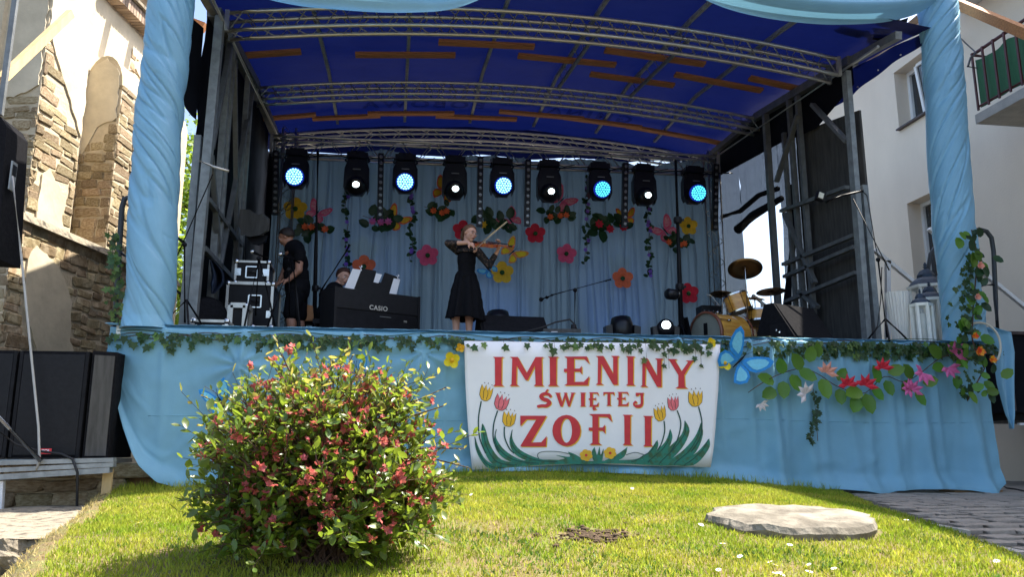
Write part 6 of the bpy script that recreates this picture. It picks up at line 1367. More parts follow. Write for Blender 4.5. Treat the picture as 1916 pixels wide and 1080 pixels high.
# ---------------------------------------------------------------- loudspeakers on the left
def rbox(m, c, d, rz=0): m.box(c, d, Matrix.Rotation(rz, 3, 'Z')); return m
sy = -.30; zb0 = PY(100, 858, sy).z
xs_ = [PY(-60, 760, sy).x, PY(22, 760, sy).x, PY(160, 760, sy).x]
for i, (pa, pb, lb) in enumerate([(-95, 22, 'bass speaker cabinet cut off by the left edge of the picture'), (25, 158, 'middle bass speaker cabinet with the little red label')]):
    xa, xb = PY(pa, 760, sy).x, PY(pb, 760, sy).x; zt = PY(100, 657, sy).z; t = thing('bass_speaker', lb, 'speaker', ((xa + xb) / 2, sy + .35, zb0), 'black bass speaker cabinets')
    M().box(((xa + xb) / 2, sy + .36, (zb0 + zt) / 2), (xb - xa - .01, .68, zt - zb0)).build('cabinet', 'blackmatte', t); M().box(((xa + xb) / 2, sy + .012, (zb0 + zt) / 2), (xb - xa - .08, .02, zt - zb0 - .06)).build('grille', 'blackplastic', t)
    for xx in (xa + .02, xb - .02): M().bar((xx, sy + .01, zb0 + .01), (xx, sy + .01, zt - .01), .03, .02).build('edge', 'black', t)
    if i == 1:
        q = PY(86, 845, sy - .004); M().box(q, (.095, .004, .05)).build('sticker', 'sticker', t); me = text_mesh('POL', .042, .0008, .001); me.materials.append(MATS['white']); o = bpy.data.objects.new('sticker_print', me); COL.objects.link(o); o.parent = t
        o.matrix_local = Matrix.Translation(q + V(0, -.003, 0) - V(base_of(t))) @ Matrix.Rotation(R(90), 4, 'X')
xa, xb = PY(162, 760, sy).x, PY(225, 760, sy).x; t = thing('bass_speaker', 'bass speaker cabinet turned towards the stage beside the blue skirt', 'speaker', ((xa + xb) / 2, sy + .3, zb0), 'black bass speaker cabinets')
M().prism([(xa, sy + .02, zb0), (xa + .19, sy + .12, zb0), (xa + .2, sy + .8, zb0), (xa, sy + .75, zb0)], (0, 0, zt - zb0 + .01)).build('cabinet', 'blackmatte', t); M().prism([(xa + .02, sy + .018, zb0 + .02), (xa + .175, sy + .105, zb0 + .02), (xa + .175, sy + .105, zt - .03), (xa + .02, sy + .018, zt - .03)], (.004, -.006, 0)).build('grille', 'panelgrey', t)
t = thing('aluminium_platform', 'aluminium platform beams carrying the bass speakers over the stone footing', 'platform', tuple(PY(100, 880, sy)))
for (a, b, h) in (((-40, 868), (215, 861), .04), ((-40, 882), (215, 870), .04), ((-40, 896), (208, 880), .05)):
    p, q = PY(*a, sy - .10), PY(*b, sy - .02); M().bar(p, q, .12, h).build('beam', 'galv', t)
M().box((PY(60, 862, sy).x, sy + .4, zb0 - .03), (1.25, .9, .04)).build('plate', 'galv', t)
for px in (3,): p = PY(px, 900, sy - .08); M().bar(p, (p.x, p.y + .1, -.7), .05).build('leg', 'whiterail', t)
# hung speaker
t = thing('hanging_speaker', 'black loudspeaker hung at the left edge of the picture, tilted down', 'speaker', tuple(PY(0, 350, -.1))); y = -.1
P_ = [PY(-80, 215, y), PY(2, 218, y), PY(12, 236, y), PY(-4, 484, y), PY(-80, 478, y)]; b = M().prism(P_, (.02, .45, 0)).build('cabinet', 'blackmatte', t)
M().prism([PY(-75, 222, y - .01), PY(-2, 224, y - .01), PY(-12, 470, y - .01), PY(-75, 470, y - .01)], (0, .008, 0)).build('grille', 'blackplastic', b)
c_ = PX(24, 330, PY(9, 330, y).x + .035); M().box(c_, (.015, .11, .30)).build('handle_recess', 'galv', b); M().box(c_ + V(.006, 0, .06), (.012, .08, .11)).build('connector', 'black', b)
a = PY(0, 215, y + .2); M().bar(a, a + V(0, 0, 2.5), .05).build('hanger', 'steel', t)
single(M().tube([PY(23, 330, -.2), PY(40, 480, -.3), PY(60, 680, -.38), PY(72, 800, -.42), PY(74, 862, -.44), PY(68, 880, -.42)], .011, 6), 'rope', 'ropegrey', 'pale rope running down from the hanging speaker to the platform', 'rope', tuple(PY(23, 330, -.2)), smooth=True)
single(M().tube([PY(-40, 742, -.9), PY(76, 863, -.45)], .022, 10), 'support_tube', 'chrome', 'shiny metal tube slanting down to the speaker platform at the left edge', 'tube', tuple(PY(20, 800, -.7)), smooth=True)
single(M().tube([PY(-20, 795, -.5), PY(30, 832, -.4), PY(75, 845, -.38), PY(115, 850, -.4), PY(136, 860, -.42), PY(145, 885, -.45), PY(144, 950, -.3), PY(142, 985, -.3)], .012, 6), 'cable', 'cable', 'black cable crossing the bass speaker and dropping in front of the platform', 'cable', tuple(PY(100, 850, -.4)), smooth=True)
ft = thing('stone_footing', 'rough brown stone footing under the speaker platform at the lower left', 'stone wall', (-.4, .15, -.3)); rb_ = M().box((-.55, .5, -.3), (1.5, .6, 1.0)); rb_.build('core', 'mortar', ft); z = -.75
while z < .16:
    h = ru(.12, .2); x = -1.3
    while x < .2: w = ru(.18, .5); piece(random.choice(ST), 'stone', ft, Matrix.Translation((x + w / 2, .2 + ru(-.01, .02), z + h / 2)) @ Matrix.Rotation(ru(-.05, .05), 4, 'Y') @ Matrix.Diagonal((w - .015, .14, h - .012, 1))); x += w
    z += h
# footing, concrete wall, board, rocks at the lower left
def rock(c, d, seed, name='rock', mt='stone', label='', cat='rock', group=None):
    b = bmesh.new(); bmesh.ops.create_cube(b, size=1.0); bmesh.ops.subdivide_edges(b, edges=b.edges[:], cuts=5, use_grid_fill=True)
    for v in b.verts:
        q = v.co.normalized() * .62; v.co = v.co.lerp(q, .45); n_ = fbm(v.co.x * 2 + seed, v.co.y * 2, v.co.z * 2, 1.5, 4); v.co *= 1 + .16 * n_; v.co.x *= d[0]; v.co.y *= d[1]; v.co.z *= d[2]
    me = bpy.data.meshes.new(name); b.to_mesh(me); b.free(); me.materials.append(MATS[mt]); me.polygons.foreach_set('use_smooth', [True] * len(me.polygons)); o = bpy.data.objects.new(name, me); COL.objects.link(o); o.location = c; tag(o, label, cat, group); return o
p = PY(268, 898, .35); rock((p.x, .45, p.z - .02), (.40, .35, .28), 3, label='brown boulder on the ground between the board and the lower edge of the skirt', mt='timber')
p = PY(255, 922, .1); rock((p.x + .05, .15, p.z - .06), (.5, .4, .18), 8, label='grey stone at the foot of the brown boulder', mt='oldconcrete')
single(M().bar(PY(196, 950, -.2), PY(203, 878, -.2), .085, .03, up=(0, 1, 0)), 'wooden_board', 'paleboard', 'short pale board standing upright at the left end of the lawn', 'board', tuple(PY(200, 940, -.2)))
cw = thing('concrete_wall', 'low broken concrete wall at the lower left edge of the lawn', 'low wall', (0, -1.5, -.1))
def cwtop(u, v):
    y = -2.95 + v * 2.75; xr = interp(y, [-3, -1, -.2], [.72, .40, .16]); xl = -.9; x = xl + (xr - xl) * u; return (x + .03 * fbm(y, u * 2, 0, 4), y, -.085 - .03 * (1 - v) + .012 * fbm(x, y, 1, 5) + .02 * u)
m = M().grid(cwtop, 24, 40); m.build('top', 'oldconcrete', cw, True)
def cwf(u, v): x = -.9 + u * 1.62; n_ = fbm(x, v * .5, 5, 7); return (x, -2.95 + .09 * n_ - .04 * math.sin(v * 3), -.1 - v * .6 + .04 * fbm(x + 3, v, 1, 9))
m = M().grid(cwf, 60, 26); m.build('broken_face', 'oldconcrete', cw, False)
def cws(u, v): y = -2.95 + u * 2.75; n_ = fbm(y, v * .5, 2, 6); x = interp(y, [-3, -1, -.2], [.72, .40, .16]); return (x + .04 * n_, y, -.1 - v * .4 + .02 * n_)
M().grid(cws, 40, 10).build('side_face', 'oldconcrete', cw, False)
for k in range(7): p = PZ(ru(60, 230), ru(1060, 1085), -.35); rock((p.x, p.y, -.36), (ru(.08, .16), ru(.08, .14), ru(.06, .1)), 20 + k, label='small pale stone at the foot of the broken concrete wall', mt='slabstone', group='small stones below the concrete wall', cat='stone')
# wooden block below the right end of the skirt
p = PY(1832, 922, -.12); single(M().box((PY(1832, 922, -.15).x, -.02, PY(1832, 925, -.15).z + .0), (.62, .24, .075), Matrix.Rotation(R(3), 3, 'Z')), 'wooden_block', 'timber', 'wooden beam lying on the paving under the right end of the skirt', 'wooden beam', tuple(p))
p1 = PY(1884, 916, .1); single(M().tube([PY(1868, 905, .05), PY(1884, 914, .0), PY(1900, 916, -.1), PY(1930, 922, -.3)], .010, 6), 'cable', 'cable', 'thin black cable running over the paving from the right end of the skirt', 'cable', tuple(p1), smooth=True)
# blue washes on the backdrop come from the lit lamps on the floor
def spot(loc, tgt, e, col, ang, bl=.8):
    l = bpy.data.lights.new('blue_wash', 'SPOT'); l.energy = e; l.color = col; l.spot_size = R(ang); l.spot_blend = bl; l.shadow_soft_size = .08; o = bpy.data.objects.new('blue_wash', l); COL.objects.link(o); o.location = loc; o.rotation_euler = (Vector(tgt) - Vector(loc)).to_track_quat('-Z', 'Y').to_euler()
for (px, py) in ((930, 590), (1158, 560), (690, 470)):
    q = PY(px, py, 5.5); spot((q.x, 4.3, ZD + .25), (q.x, 5.7, q.z - .1), 13, (.08, .25, 1), 55)
# ---------------------------------------------------------------- people
def limb(m, pts, rs, sq=None, n=14):
    pts = [V(p) for p in pts]
    for i in range(len(pts) - 1):
        a, b = pts[i], pts[i + 1]; ra, rb = rs[i], rs[i + 1]; k = max(2, int((b - a).length / (min(ra, rb) * .8)) + 1)
        m.tube([a.lerp(b, j / k) for j in range(k + 1)], [ra + (rb - ra) * j / k for j in range(k + 1)], n)
        for p, r in ((a, ra), (b, rb)): m.ell(p, r, 14, 8)
def remesh(o, vox, sm=4, extra=True):
    md = o.modifiers.new('remesh', 'REMESH'); md.mode = 'VOXEL'; md.voxel_size = vox; md.use_smooth_shade = True
    s_ = o.modifiers.new('smooth', 'SMOOTH'); s_.factor = .5; s_.iterations = sm
    return o
def basis(fwd, up=(0, 0, 1)):
    f_ = V(fwd).normalized(); s_ = f_.cross(V(up)).normalized(); u_ = s_.cross(f_).normalized(); return f_, s_, u_      # forward, right-hand side, up
def add_head(m, c, fwd, S, up=(0, 0, 1)):
    """c = centre of the head, S = height of the head"""
    f_, s_, u_ = basis(fwd, up); Rm = Matrix((s_, f_, u_)).transposed(); P_ = lambda x, y, z: V(c) + (s_ * x + f_ * y + u_ * z) * S
    m.ell(P_(0, -.06, .12), (.335 * S, .41 * S, .385 * S), 22, 16, Rm); m.ell(P_(0, .10, -.14), (.27 * S, .29 * S, .33 * S), 20, 14, Rm); m.ell(P_(0, .22, -.40), (.12 * S, .12 * S, .10 * S), 12, 8, Rm)
    m.ell(P_(.0, .36, .10), (.20 * S, .06 * S, .10 * S), 14, 8, Rm)
    m.tube([P_(0, .36, .06), P_(0, .455, -.12), P_(0, .37, -.17)], [.035 * S, .055 * S, .045 * S], 10)
    for sg in (-1, 1):
        m.ell(P_(sg * .17, .30, -.10), (.10 * S, .09 * S, .10 * S), 12, 8, Rm); m.ell(P_(sg * .335, -.02, -.04), (.03 * S, .07 * S, .11 * S), 10, 8, Rm)
    m.tube([P_(-.10, .36, -.265), P_(0, .395, -.26), P_(.10, .36, -.265)], [.03 * S, .04 * S, .03 * S], 8)
    return P_, Rm, (f_, s_, u_)
def face(parent, P_, Rm, S, brow='hairdark', glasses=False, closed=False):
    for sg in (-1, 1):
        e_ = M().ell(P_(sg * .135, .355, .0), (.058 * S, .028 * S, (.012 if closed else .030) * S), 12, 8, Rm)
        o = e_.build('eye', 'eye' if closed else 'white', parent, True)
        if not closed: M().ell(P_(sg * .135, .378, .0), (.024 * S, .012 * S, .026 * S), 8, 6, Rm).build('iris', 'eye', o, True)
        M().tube([P_(sg * .06, .415, .095), P_(sg * .14, .405, .125), P_(sg * .22, .34, .09)], [.010 * S, .014 * S, .008 * S], 6).build('eyebrow', brow, parent, True)
    M().tube([P_(-.10, .385, -.265), P_(-.04, .425, -.25), P_(0, .43, -.26), P_(.04, .425, -.25), P_(.10, .385, -.265)], [.008 * S, .02 * S, .024 * S, .02 * S, .008 * S], 8).build('lips', 'lips', parent, True)
    if glasses:
        g = M()
        for sg in (-1, 1): g.tube([P_(sg * .14 + .10 * math.cos(a), .45, .0 + .075 * math.sin(a)) for a in [2 * math.pi * k / 14 for k in range(15)]], .007 * S, 5, cap=False); g.tube([P_(sg * .24, .45, .01), P_(sg * .36, .0, .02)], .007 * S, 5)
        g.tube([P_(-.04, .45, .01), P_(0, .46, .02), P_(.04, .45, .01)], .007 * S, 5); g.build('glasses', 'chrome', parent, True)
def hair_cap(parent, P_, Rm, S, mt, low=-.1, bun=None, front=.22, full=1.0):
    m = M(); m.ell(P_(0, -.085, .15), (.365 * S * full, .425 * S * full, .40 * S * full), 22, 16, Rm); m.ell(P_(0, -.20, -.02), (.31 * S * full, .30 * S * full, .32 * S * full), 16, 12, Rm)
    if bun: bun(m)
    o = m.build('hair', mt, parent); remesh(o, .009, 3)
    # cut away the face with a boolean-free trick: displace nothing, keep the hairline above the brow
    return o
def hand(m, wrist, d, nrm, S, curl=.6, side=1, spread=.12):
    """palm, four unequal fingers and a thumb; d = pointing direction, nrm = palm normal (fingers curl towards it)"""
    d = V(d).normalized(); nrm = V(nrm); nrm = (nrm - d * nrm.dot(d)).normalized(); x = d.cross(nrm).normalized() * side
    pc = V(wrist) + d * .045 * S
    m.ell(pc, .03 * S, 10, 8); 
    for t in (-.024, -.008, .008, .024): m.tube([V(wrist) + x * t * S * .6, V(wrist) + d * .085 * S + x * t * S], [.014 * S, .0115 * S], 8)
    for k, (t, L_) in enumerate(((-.028, .058), (-.0095, .070), (.0095, .074), (.028, .066))):
        p = V(wrist) + d * .085 * S + x * t * S; r = .0078 * S; a = 0; dd = (d + x * t * spread * 30 * .3).normalized()
        pts = [p]
        for j, fr in enumerate((.42, .32, .26)):
            a += curl * (.6 + .4 * j); q = (dd * math.cos(a) + nrm * math.sin(a)); p = p + q * L_ * S * fr * 1.25; pts.append(p)
        m.tube(pts, [r * 1.1, r * 1.05, r * .95, r * .75], 8); m.ell(pts[-1], r * .75, 8, 6)
    p = V(wrist) + d * .022 * S + x * .022 * S; q = p + (d * .55 + x * .65 + nrm * .35).normalized() * .034 * S; r2 = q + (d * .8 + x * .15 + nrm * .5).normalized() * .030 * S; m.tube([p, q, r2], [.014 * S, .0105 * S, .008 * S], 8); m.ell(r2, .008 * S, 8, 6)

# --- violinist
Y0 = .70
def G(px, py, dy=0.): return PY(px, py, Y0 + dy)
girl = thing('person', 'girl in black knee length dress with lace sleeves playing the violin', 'person', (G(875, 600).x, Y0, ZD))
S = .205
hc = G(879, 437, 0)
body = M()
P_, Rm, Bs = add_head(body, hc, (.62, -.78, -.16), S, up=(.12, 0, 1))
neck0 = G(873, 462, .02)
limb(body, [hc + V(-.02, .02, -.05), neck0 + V(0, 0, -.02)], [.052, .050]); 
limb(body, [neck0, G(873, 470, .02), G(873, 490, .0), G(873, 508, .0), G(872, 522, 0)], [.06, .085, .095, .08, .10])
shR = G(853, 466, .02); elR = G(838, 455, -.06); wrR = G(877, 454.5, -.20)
shL = G(894, 471, -.02); elL = G(915, 497, -.08); wrL = G(931, 470, -.16)
limb(body, [shR, elR], [.045, .036]); limb(body, [elR, wrR], [.034, .021]); limb(body, [shL, elL], [.043, .035]); limb(body, [elL, wrL], [.033, .021])
limb(body, [G(872, 470, .02), shR], [.06, .045]); limb(body, [G(874, 470, .02), shL], [.06, .045])
for px, dx in ((854, -1), (878, 1)):
    hip = G(868 + dx * 9, 540, 0); kn = V(G(px + dx * .5, 560).x, Y0, ZD + .40); an = V(G(px, 600).x, Y0 + .01, ZD + .08)
    limb(body, [hip, kn], [.07, .052]); limb(body, [kn, kn.lerp(an, .35) + V(0, .02, 0), an], [.050, .051, .031]); limb(body, [an, an + V(.02 * dx, -.10, -.045)], [.032, .026])
hand(body, wrR, G(887, 461, -.24) - wrR, (.15, .2, -1), 1.0, .65, -1)
hand(body, wrL, V(.25, -.1, 1), (-.9, -.4, .1), 1.0, .75, 1)
bo = body.build('body', 'skin', girl); remesh(bo, .0062, 3)
face(bo, P_, Rm, S, 'hairlight', True, True)
def pony(m): m.tube([P_(0, -.44, .20), P_(0, -.56, .10), P_(0, -.58, -.20), P_(0, -.50, -.45)], [.08 * S, .12 * S, .11 * S, .03 * S], 10)
hr = M(); 
def cap_pts(m, P_, Rm, S, bun=None, k=1.0, zl=-.18):
    """hair shell: skull ellipsoid opened in front of a hairline"""
    nu, nv = 30, 18; f0 = len(m.v); vs = []
    for j in range(nv + 1):
        for i in range(nu):
            a = 2 * math.pi * i / nu; fr = math.cos(a)           # 1 = forward
            tmax = interp(fr, [-1, -.2, .25, .6, 1], [2.25, 2.15, 1.55, 1.12, 1.02]); t = tmax * j / nv
            w = 1 + .02 * MN.noise(Vector((a * 4, t * 3, 1)))
            r_ = .36 * k * w; vs.append(P_(r_ * math.sin(t) * math.sin(a) * .98, -.065 + .435 * k * w * math.sin(t) * math.cos(a), .12 + .41 * k * math.cos(t)))
    fs = [(j * nu + i, j * nu + (i + 1) % nu, (j + 1) * nu + (i + 1) % nu, (j + 1) * nu + i) for j in range(nv) for i in range(nu)]
    m.add(vs, fs)
    if bun: bun(m)
    return m
cap_pts(hr, P_, Rm, S, pony); hr.build('hair', 'hairlight', bo, True, mods=[('thick', 'SOLIDIFY', dict(thickness=.010, offset=0))])
# dress: bodice with lace sleeves, gathered skirt
d = M(); limb(d, [G(873, 463.5, .02), G(873, 469, .02), G(873, 490, .0), G(873, 508, .0), G(872, 518, 0)], [.074, .106, .112, .098, .110])
limb(d, [G(872, 470, .02), shR + V(.02, 0, 0)], [.075, .058]); limb(d, [G(874, 470, .02), shL + V(-.01, 0, 0)], [.075, .055]); dr = d.build('dress', 'dress', girl); remesh(dr, .009, 5)
for sh_, el_, wr_, f_ in ((shR, elR, wrR, .42), (shL, elL, wrL, .68)):
    s_ = M(); limb(s_, [sh_, el_], [.054, .043]); limb(s_, [el_, el_.lerp(wr_, f_)], [.042, .034]); so_ = s_.build('sleeve', 'lacesleeve', girl); remesh(so_, .009, 3)
ny = M().lathe([(.058, 0), (.10, -.045), (.118, -.085)], neck0 + V(0, -.005, .0), 24, cap=False, sx=1.2).build('lace_yoke', 'lacesleeve', dr, True, mods=[('t', 'SOLIDIFY', dict(thickness=.006))])
wz = G(872, 508).z; hz = G(872, 598).z; wx = G(872, 510).x; hx = G(870, 598).x
def sk(u, v):
    a = 2 * math.pi * u; r_ = interp(v, [0, .08, .35, 1], [.098, .118, .155, .205]); fo = .026 * v ** .6 * math.sin(a * 12 + 1.8 * math.sin(a * 2) + .5 * v) + .014 * v * math.sin(a * 5 + 1) + .008 * fbm(a * 2, v * 3, 0, 2)
    rr = r_ + fo; return (wx + (hx - wx) * v + rr * math.cos(a), Y0 + rr * .82 * math.sin(a), wz + (hz - wz) * v + (.012 * math.sin(a * 3) - .01 * math.cos(a)) * v)
M().grid(sk, 150, 26).build('dress_skirt', 'dress', dr, True, mods=[('t', 'SOLIDIFY', dict(thickness=.005))])
for dx in (854, 878): M().ell((G(dx, 600).x, Y0 - .05, ZD + .03), (.04, .10, .032), 12, 8).build('shoe', 'black', girl, True)
# violin
va, vb = G(889, 457, -.17), G(961, 461, -.34); vd = (vb - va).normalized(); vn = V(.05, -.45, 1); vn = (vn - vd * vn.dot(vd)).normalized(); vs_ = vd.cross(vn)
vio = thing('violin', 'reddish brown violin held under the chin of the girl', 'violin', tuple(va))
Lv = (vb - va).length; bl = .60 * Lv
out = []
prof_ = [(0, .02), (.02, .06), (.08, .085), (.18, .098), (.28, .092), (.36, .066), (.46, .056), (.56, .064), (.64, .092), (.76, .104), (.88, .092), (.96, .06), (1.0, .02)]
prof_ = [(t, w * .9) for t, w in prof_]
out = [va + vd * (t * bl) + vs_ * w for t, w in prof_] + [va + vd * (t * bl) - vs_ * w for t, w in reversed(prof_)]
vbo = M().prism([p - vn * .02 for p in out], vn * .038).build('soundbox', 'violin', vio)
M().bar(va + vd * bl * .95, va + vd * Lv * .86, .022, .02, up=vn).build('neck', 'violin', vio); M().bar(va + vd * bl * .55 + vn * .030, va + vd * Lv * .86 + vn * .018, .022, .006, up=vn).build('fingerboard', 'black', vio)
M().tube([va + vd * Lv * .86, va + vd * Lv * .95 - vn * .01, va + vd * Lv * 1.0 - vn * .005, va + vd * Lv * 1.0 + vn * .012, va + vd * Lv * .98 + vn * .008], [.013, .010, .012, .012, .008], 8).build('scroll', 'violin', vio, True)
for k in range(4): q = va + vd * Lv * (.88 + .02 * k); M().tube([q - vs_ * .03, q + vs_ * .03], .005, 6).build('peg', 'black', vio, True)
for k in range(4): M().tube([va + vd * bl * .08 + vn * .03 + vs_ * (.008 * (k - 1.5)), va + vd * bl * .42 + vn * .045 + vs_ * (.010 * (k - 1.5)), va + vd * Lv * .86 + vn * .022 + vs_ * (.005 * (k - 1.5))], .0012, 4).build('string', 'chrome', vio)
M().prism([va + vd * bl * .42 + vs_ * .022 + vn * .018, va + vd * bl * .42 - vs_ * .022 + vn * .018, va + vd * bl * .42 - vs_ * .016 + vn * .045, va + vd * bl * .42 + vs_ * .016 + vn * .045], vd * .004).build('bridge', 'paleboard', vio); M().ell(va + vn * .03 + vs_ * .03, (.035, .03, .012), 10, 6).build('chin_rest', 'black', vio, True)
b0, b1 = G(887, 466, -.27), G(923, 435.5, -.30); bd = (b1 - b0).normalized()
bow = thing('violin_bow', 'violin bow held in the right hand of the girl and pointing up', 'bow', tuple(b0))
b1 = b0 + bd * .5
M().tube([b0, b0.lerp(b1, .5) + V(.004, 0, .004), b1], [.006, .0055, .004], 7).build('stick', 'paleboard', bow, True); M().bar(b0 + V(.012, 0, -.008), b1 + V(.008, 0, -.006), .006, .002).build('bow_hair', 'bowhair', bow); M().box(b0 + V(.008, 0, .0), (.02, .02, .025)).build('frog', 'black', bow)

# --- standing man
Y1 = 2.05
def Gm(px, py, dy=0.): return PY(px, py, Y1 + dy)
man = thing('person', 'man in black T shirt and long black shorts bending towards the flight cases', 'person', (Gm(552, 600).x, Y1, ZD))
S2 = .235; hc = Gm(536, 444, 0); body = M(); P2, R2, B2 = add_head(body, hc, (-.92, .22, -.42), S2, up=(-.35, 0, 1))
limb(body, [hc + V(.03, .0, -.05), Gm(549, 462)], [.062, .065])
limb(body, [Gm(551, 470), Gm(553, 495), Gm(555, 520), Gm(557, 540)], [.13, .15, .145, .15])
shm = Gm(561, 474, -.17); elm = Gm(559, 506, -.22); wrm = Gm(539, 525, -.20); limb(body, [shm, elm], [.058, .047]); limb(body, [elm, wrm], [.045, .028]); hand(body, wrm, (-1, .1, -.25), (0, .5, -1), 1.15, .5, 1)
shm2 = Gm(545, 474, .17); elm2 = Gm(533, 506, .2); wrm2 = Gm(522, 530, .12); limb(body, [shm2, elm2], [.055, .045]); limb(body, [elm2, wrm2], [.043, .028]); hand(body, wrm2, (-1, 0, -.4), (0, -.3, -1), 1.1, .5, -1)
for dx, dy in ((545, -.06), (559, .10)):
    an = V(Gm(dx, 610).x, Y1 + dy, ZD + .09); kn = V(Gm(dx, 600).x - .02, Y1 + dy, ZD + .50); limb(body, [Gm(556, 545, dy), kn], [.10, .066]); limb(body, [kn, kn.lerp(an, .35) + V(.025, 0, 0), an], [.06, .063, .040]); limb(body, [an, an + V(-.14, -.02, -.05)], [.042, .03])
bo = body.build('body', 'skintan', man); remesh(bo, .0078, 3); face(bo, P2, R2, S2)
cap_pts(M(), P2, R2, S2, None, .985).build('hair', 'hairdark', bo, True, mods=[('t', 'SOLIDIFY', dict(thickness=.012, offset=0))])
s_ = M(); limb(s_, [Gm(551, 467), Gm(553, 495), Gm(555, 522), Gm(557, 538)], [.135, .168, .162, .168]); limb(s_, [Gm(551, 468), shm], [.12, .082]); limb(s_, [Gm(551, 468), shm2], [.12, .078]); limb(s_, [shm, shm.lerp(elm, .35)], [.080, .072]); limb(s_, [shm2, shm2.lerp(elm2, .55)], [.076, .07])
remesh(s_.build('tshirt', 'shirt', man), .010, 6)
s_ = M()
for dx, dy in ((545, -.06), (559, .10)): limb(s_, [Gm(557, 540, dy), V(Gm(dx, 600).x - .005, Y1 + dy, ZD + .50)], [.135, .098])
limb(s_, [Gm(557, 535), Gm(557, 545)], [.165, .16]); remesh(s_.build('shorts', 'shirt', man), .010, 5)
for dx, dy in ((545, -.06), (559, .10)): x = Gm(dx, 610).x - .05; M().ell((x, Y1 + dy, ZD + .04), (.14, .05, .045), 12, 8).build('shoe', 'black', man, True)

# --- pianist behind the piano
Y2 = 2.0
def Gp(px, py, dy=0.): return PY(px, py, Y2 + dy)
pia = thing('person', 'smiling woman with auburn hair in black seated behind the digital piano', 'person', (Gp(620, 600).x, Y2, ZD))
S3 = .225; hc = Gp(642, 518, 0); body = M(); P3, R3, B3 = add_head(body, hc, (.62, -.72, -.30), S3, up=(.22, 0, 1))
limb(body, [hc + V(-.03, .02, -.05), Gp(630, 538)], [.055, .058]); limb(body, [Gp(625, 545), Gp(618, 570), Gp(614, 592), V(Gp(614, 600).x, Y2, ZD + .5)], [.11, .12, .13, .15])
hp_ = V(Gp(614, 600).x, Y2, ZD + .5)
shA = Gp(607, 553, -.12); shB = Gp(642, 552, .1); elA = Gp(604, 585, -.2); wA = elA + V(.26, -.02, .05)
for sh_, el_ in ((shA, elA), (shB, shB + V(.06, .05, -.26))):
    wr_ = el_ + V(.23, -.03, .04); limb(body, [Gp(625, 546), sh_], [.08, .055]); limb(body, [sh_, el_], [.05, .042]); limb(body, [el_, wr_], [.04, .026]); hand(body, wr_, (1, -.1, -.1), (0, 0, -1), 1., .35, 1)
for dy in (-.10, .10): kn = hp_ + V(.40, dy - .1, .0); limb(body, [hp_ + V(0, dy, 0), kn], [.085, .06]); an = V(kn.x + .02, kn.y, ZD + .09); limb(body, [kn, an], [.057, .036]); limb(body, [an, an + V(.13, 0, -.05)], [.04, .03])
bo = body.build('body', 'skin', pia); remesh(bo, .0078, 3); face(bo, P3, R3, S3, 'hairauburn')
cap_pts(M(), P3, R3, S3, lambda m: m.ell(P3(0, -.46, .10), (.16 * S3, .14 * S3, .16 * S3), 12, 8, R3), 1.03).build('hair', 'hairauburn', bo, True, mods=[('t', 'SOLIDIFY', dict(thickness=.012, offset=0))])
M().ell(P3(.35, .0, -.16), .008, 8, 6).build('earring', 'chrome', bo, True)
s_ = M(); limb(s_, [Gp(626, 545), Gp(618, 568), Gp(614, 592), hp_], [.125, .145, .155, .17])
for sh_, el_ in ((shA, elA), (shB, shB + V(.06, .05, -.26))): limb(s_, [Gp(625, 545), sh_], [.098, .075]); limb(s_, [sh_, el_], [.070, .058]); limb(s_, [el_, el_ + V(.18, -.02, .03)], [.053, .04])
for dy in (-.10, .10): kn = hp_ + V(.40, dy - .1, .0); limb(s_, [hp_ + V(0, dy, 0), kn], [.11, .075]); limb(s_, [kn, V(kn.x + .02, kn.y, ZD + .2)], [.07, .055])
remesh(s_.build('clothes', 'shirt', pia), .010, 5)
for dy in (-.10, .10): M().ell((hp_.x + .50, Y2 + dy - .1, ZD + .04), (.13, .045, .04), 12, 8).build('shoe', 'black', pia, True)
bn = thing('piano_bench', 'black piano bench under the seated woman', 'bench', (hp_.x, Y2, ZD)); M().box((hp_.x, Y2, ZD + .37), (.34, .5, .06)).build('seat', 'black', bn)
for sx in (-1, 1):
    for s2 in (-1, 1): M().bar((hp_.x + sx * .14, Y2 + s2 * .2, ZD), (hp_.x + sx * .14, Y2 + s2 * .2, ZD + .34), .03).build('leg', 'black', bn)

# ---------------------------------------------------------------- flowering quince bush
random.seed(23)
bc = PZ(598, 1062, -.16); bc.z = zlawn(bc.x, bc.y) - .01
dB = bc.y + 8.45; m2px = FPX / (dB * math.cos(YAW) * 1.0)
bush = thing('flowering_shrub', 'round flowering shrub with glossy green leaves and red blossom in the sunlit lawn', 'shrub', tuple(bc))
Rx = .645; Hh = 1.22
def inside(p, k=1.0):
    q = p - bc; return (q.x / (Rx * k)) ** 2 + (q.y / (.60 * k)) ** 2 + ((q.z - .57) / (.66 * k)) ** 2 < 1
leaves = []; bloss = []; br_m = []
LF = {}
def qleaf(mt, k):
    key = (mt, k)
    if key not in LF:
        w = (.24, .30, .20)[k]; b_ = (.05, .10, -.02)[k]
        vs = [(0, 0, 0), (w * .8, .30, .05), (w, .60, .06), (w * .55, .86, .05), (0, 1, b_), (-w * .55, .86, .05), (-w, .60, .06), (-w * .8, .30, .05), (0, .35, -.03), (0, .65, -.03)]
        fs = [(0, 1, 8), (8, 1, 2, 9), (9, 2, 3, 4), (9, 4, 5, 6), (8, 9, 6, 7), (0, 8, 7)]
        me = bpy.data.meshes.new('leaf'); me.from_pydata(vs, [], fs); me.materials.append(MATS[mt]); me.polygons.foreach_set('use_smooth', [True] * 6); LF[key] = me
    return LF[key]
tips = []
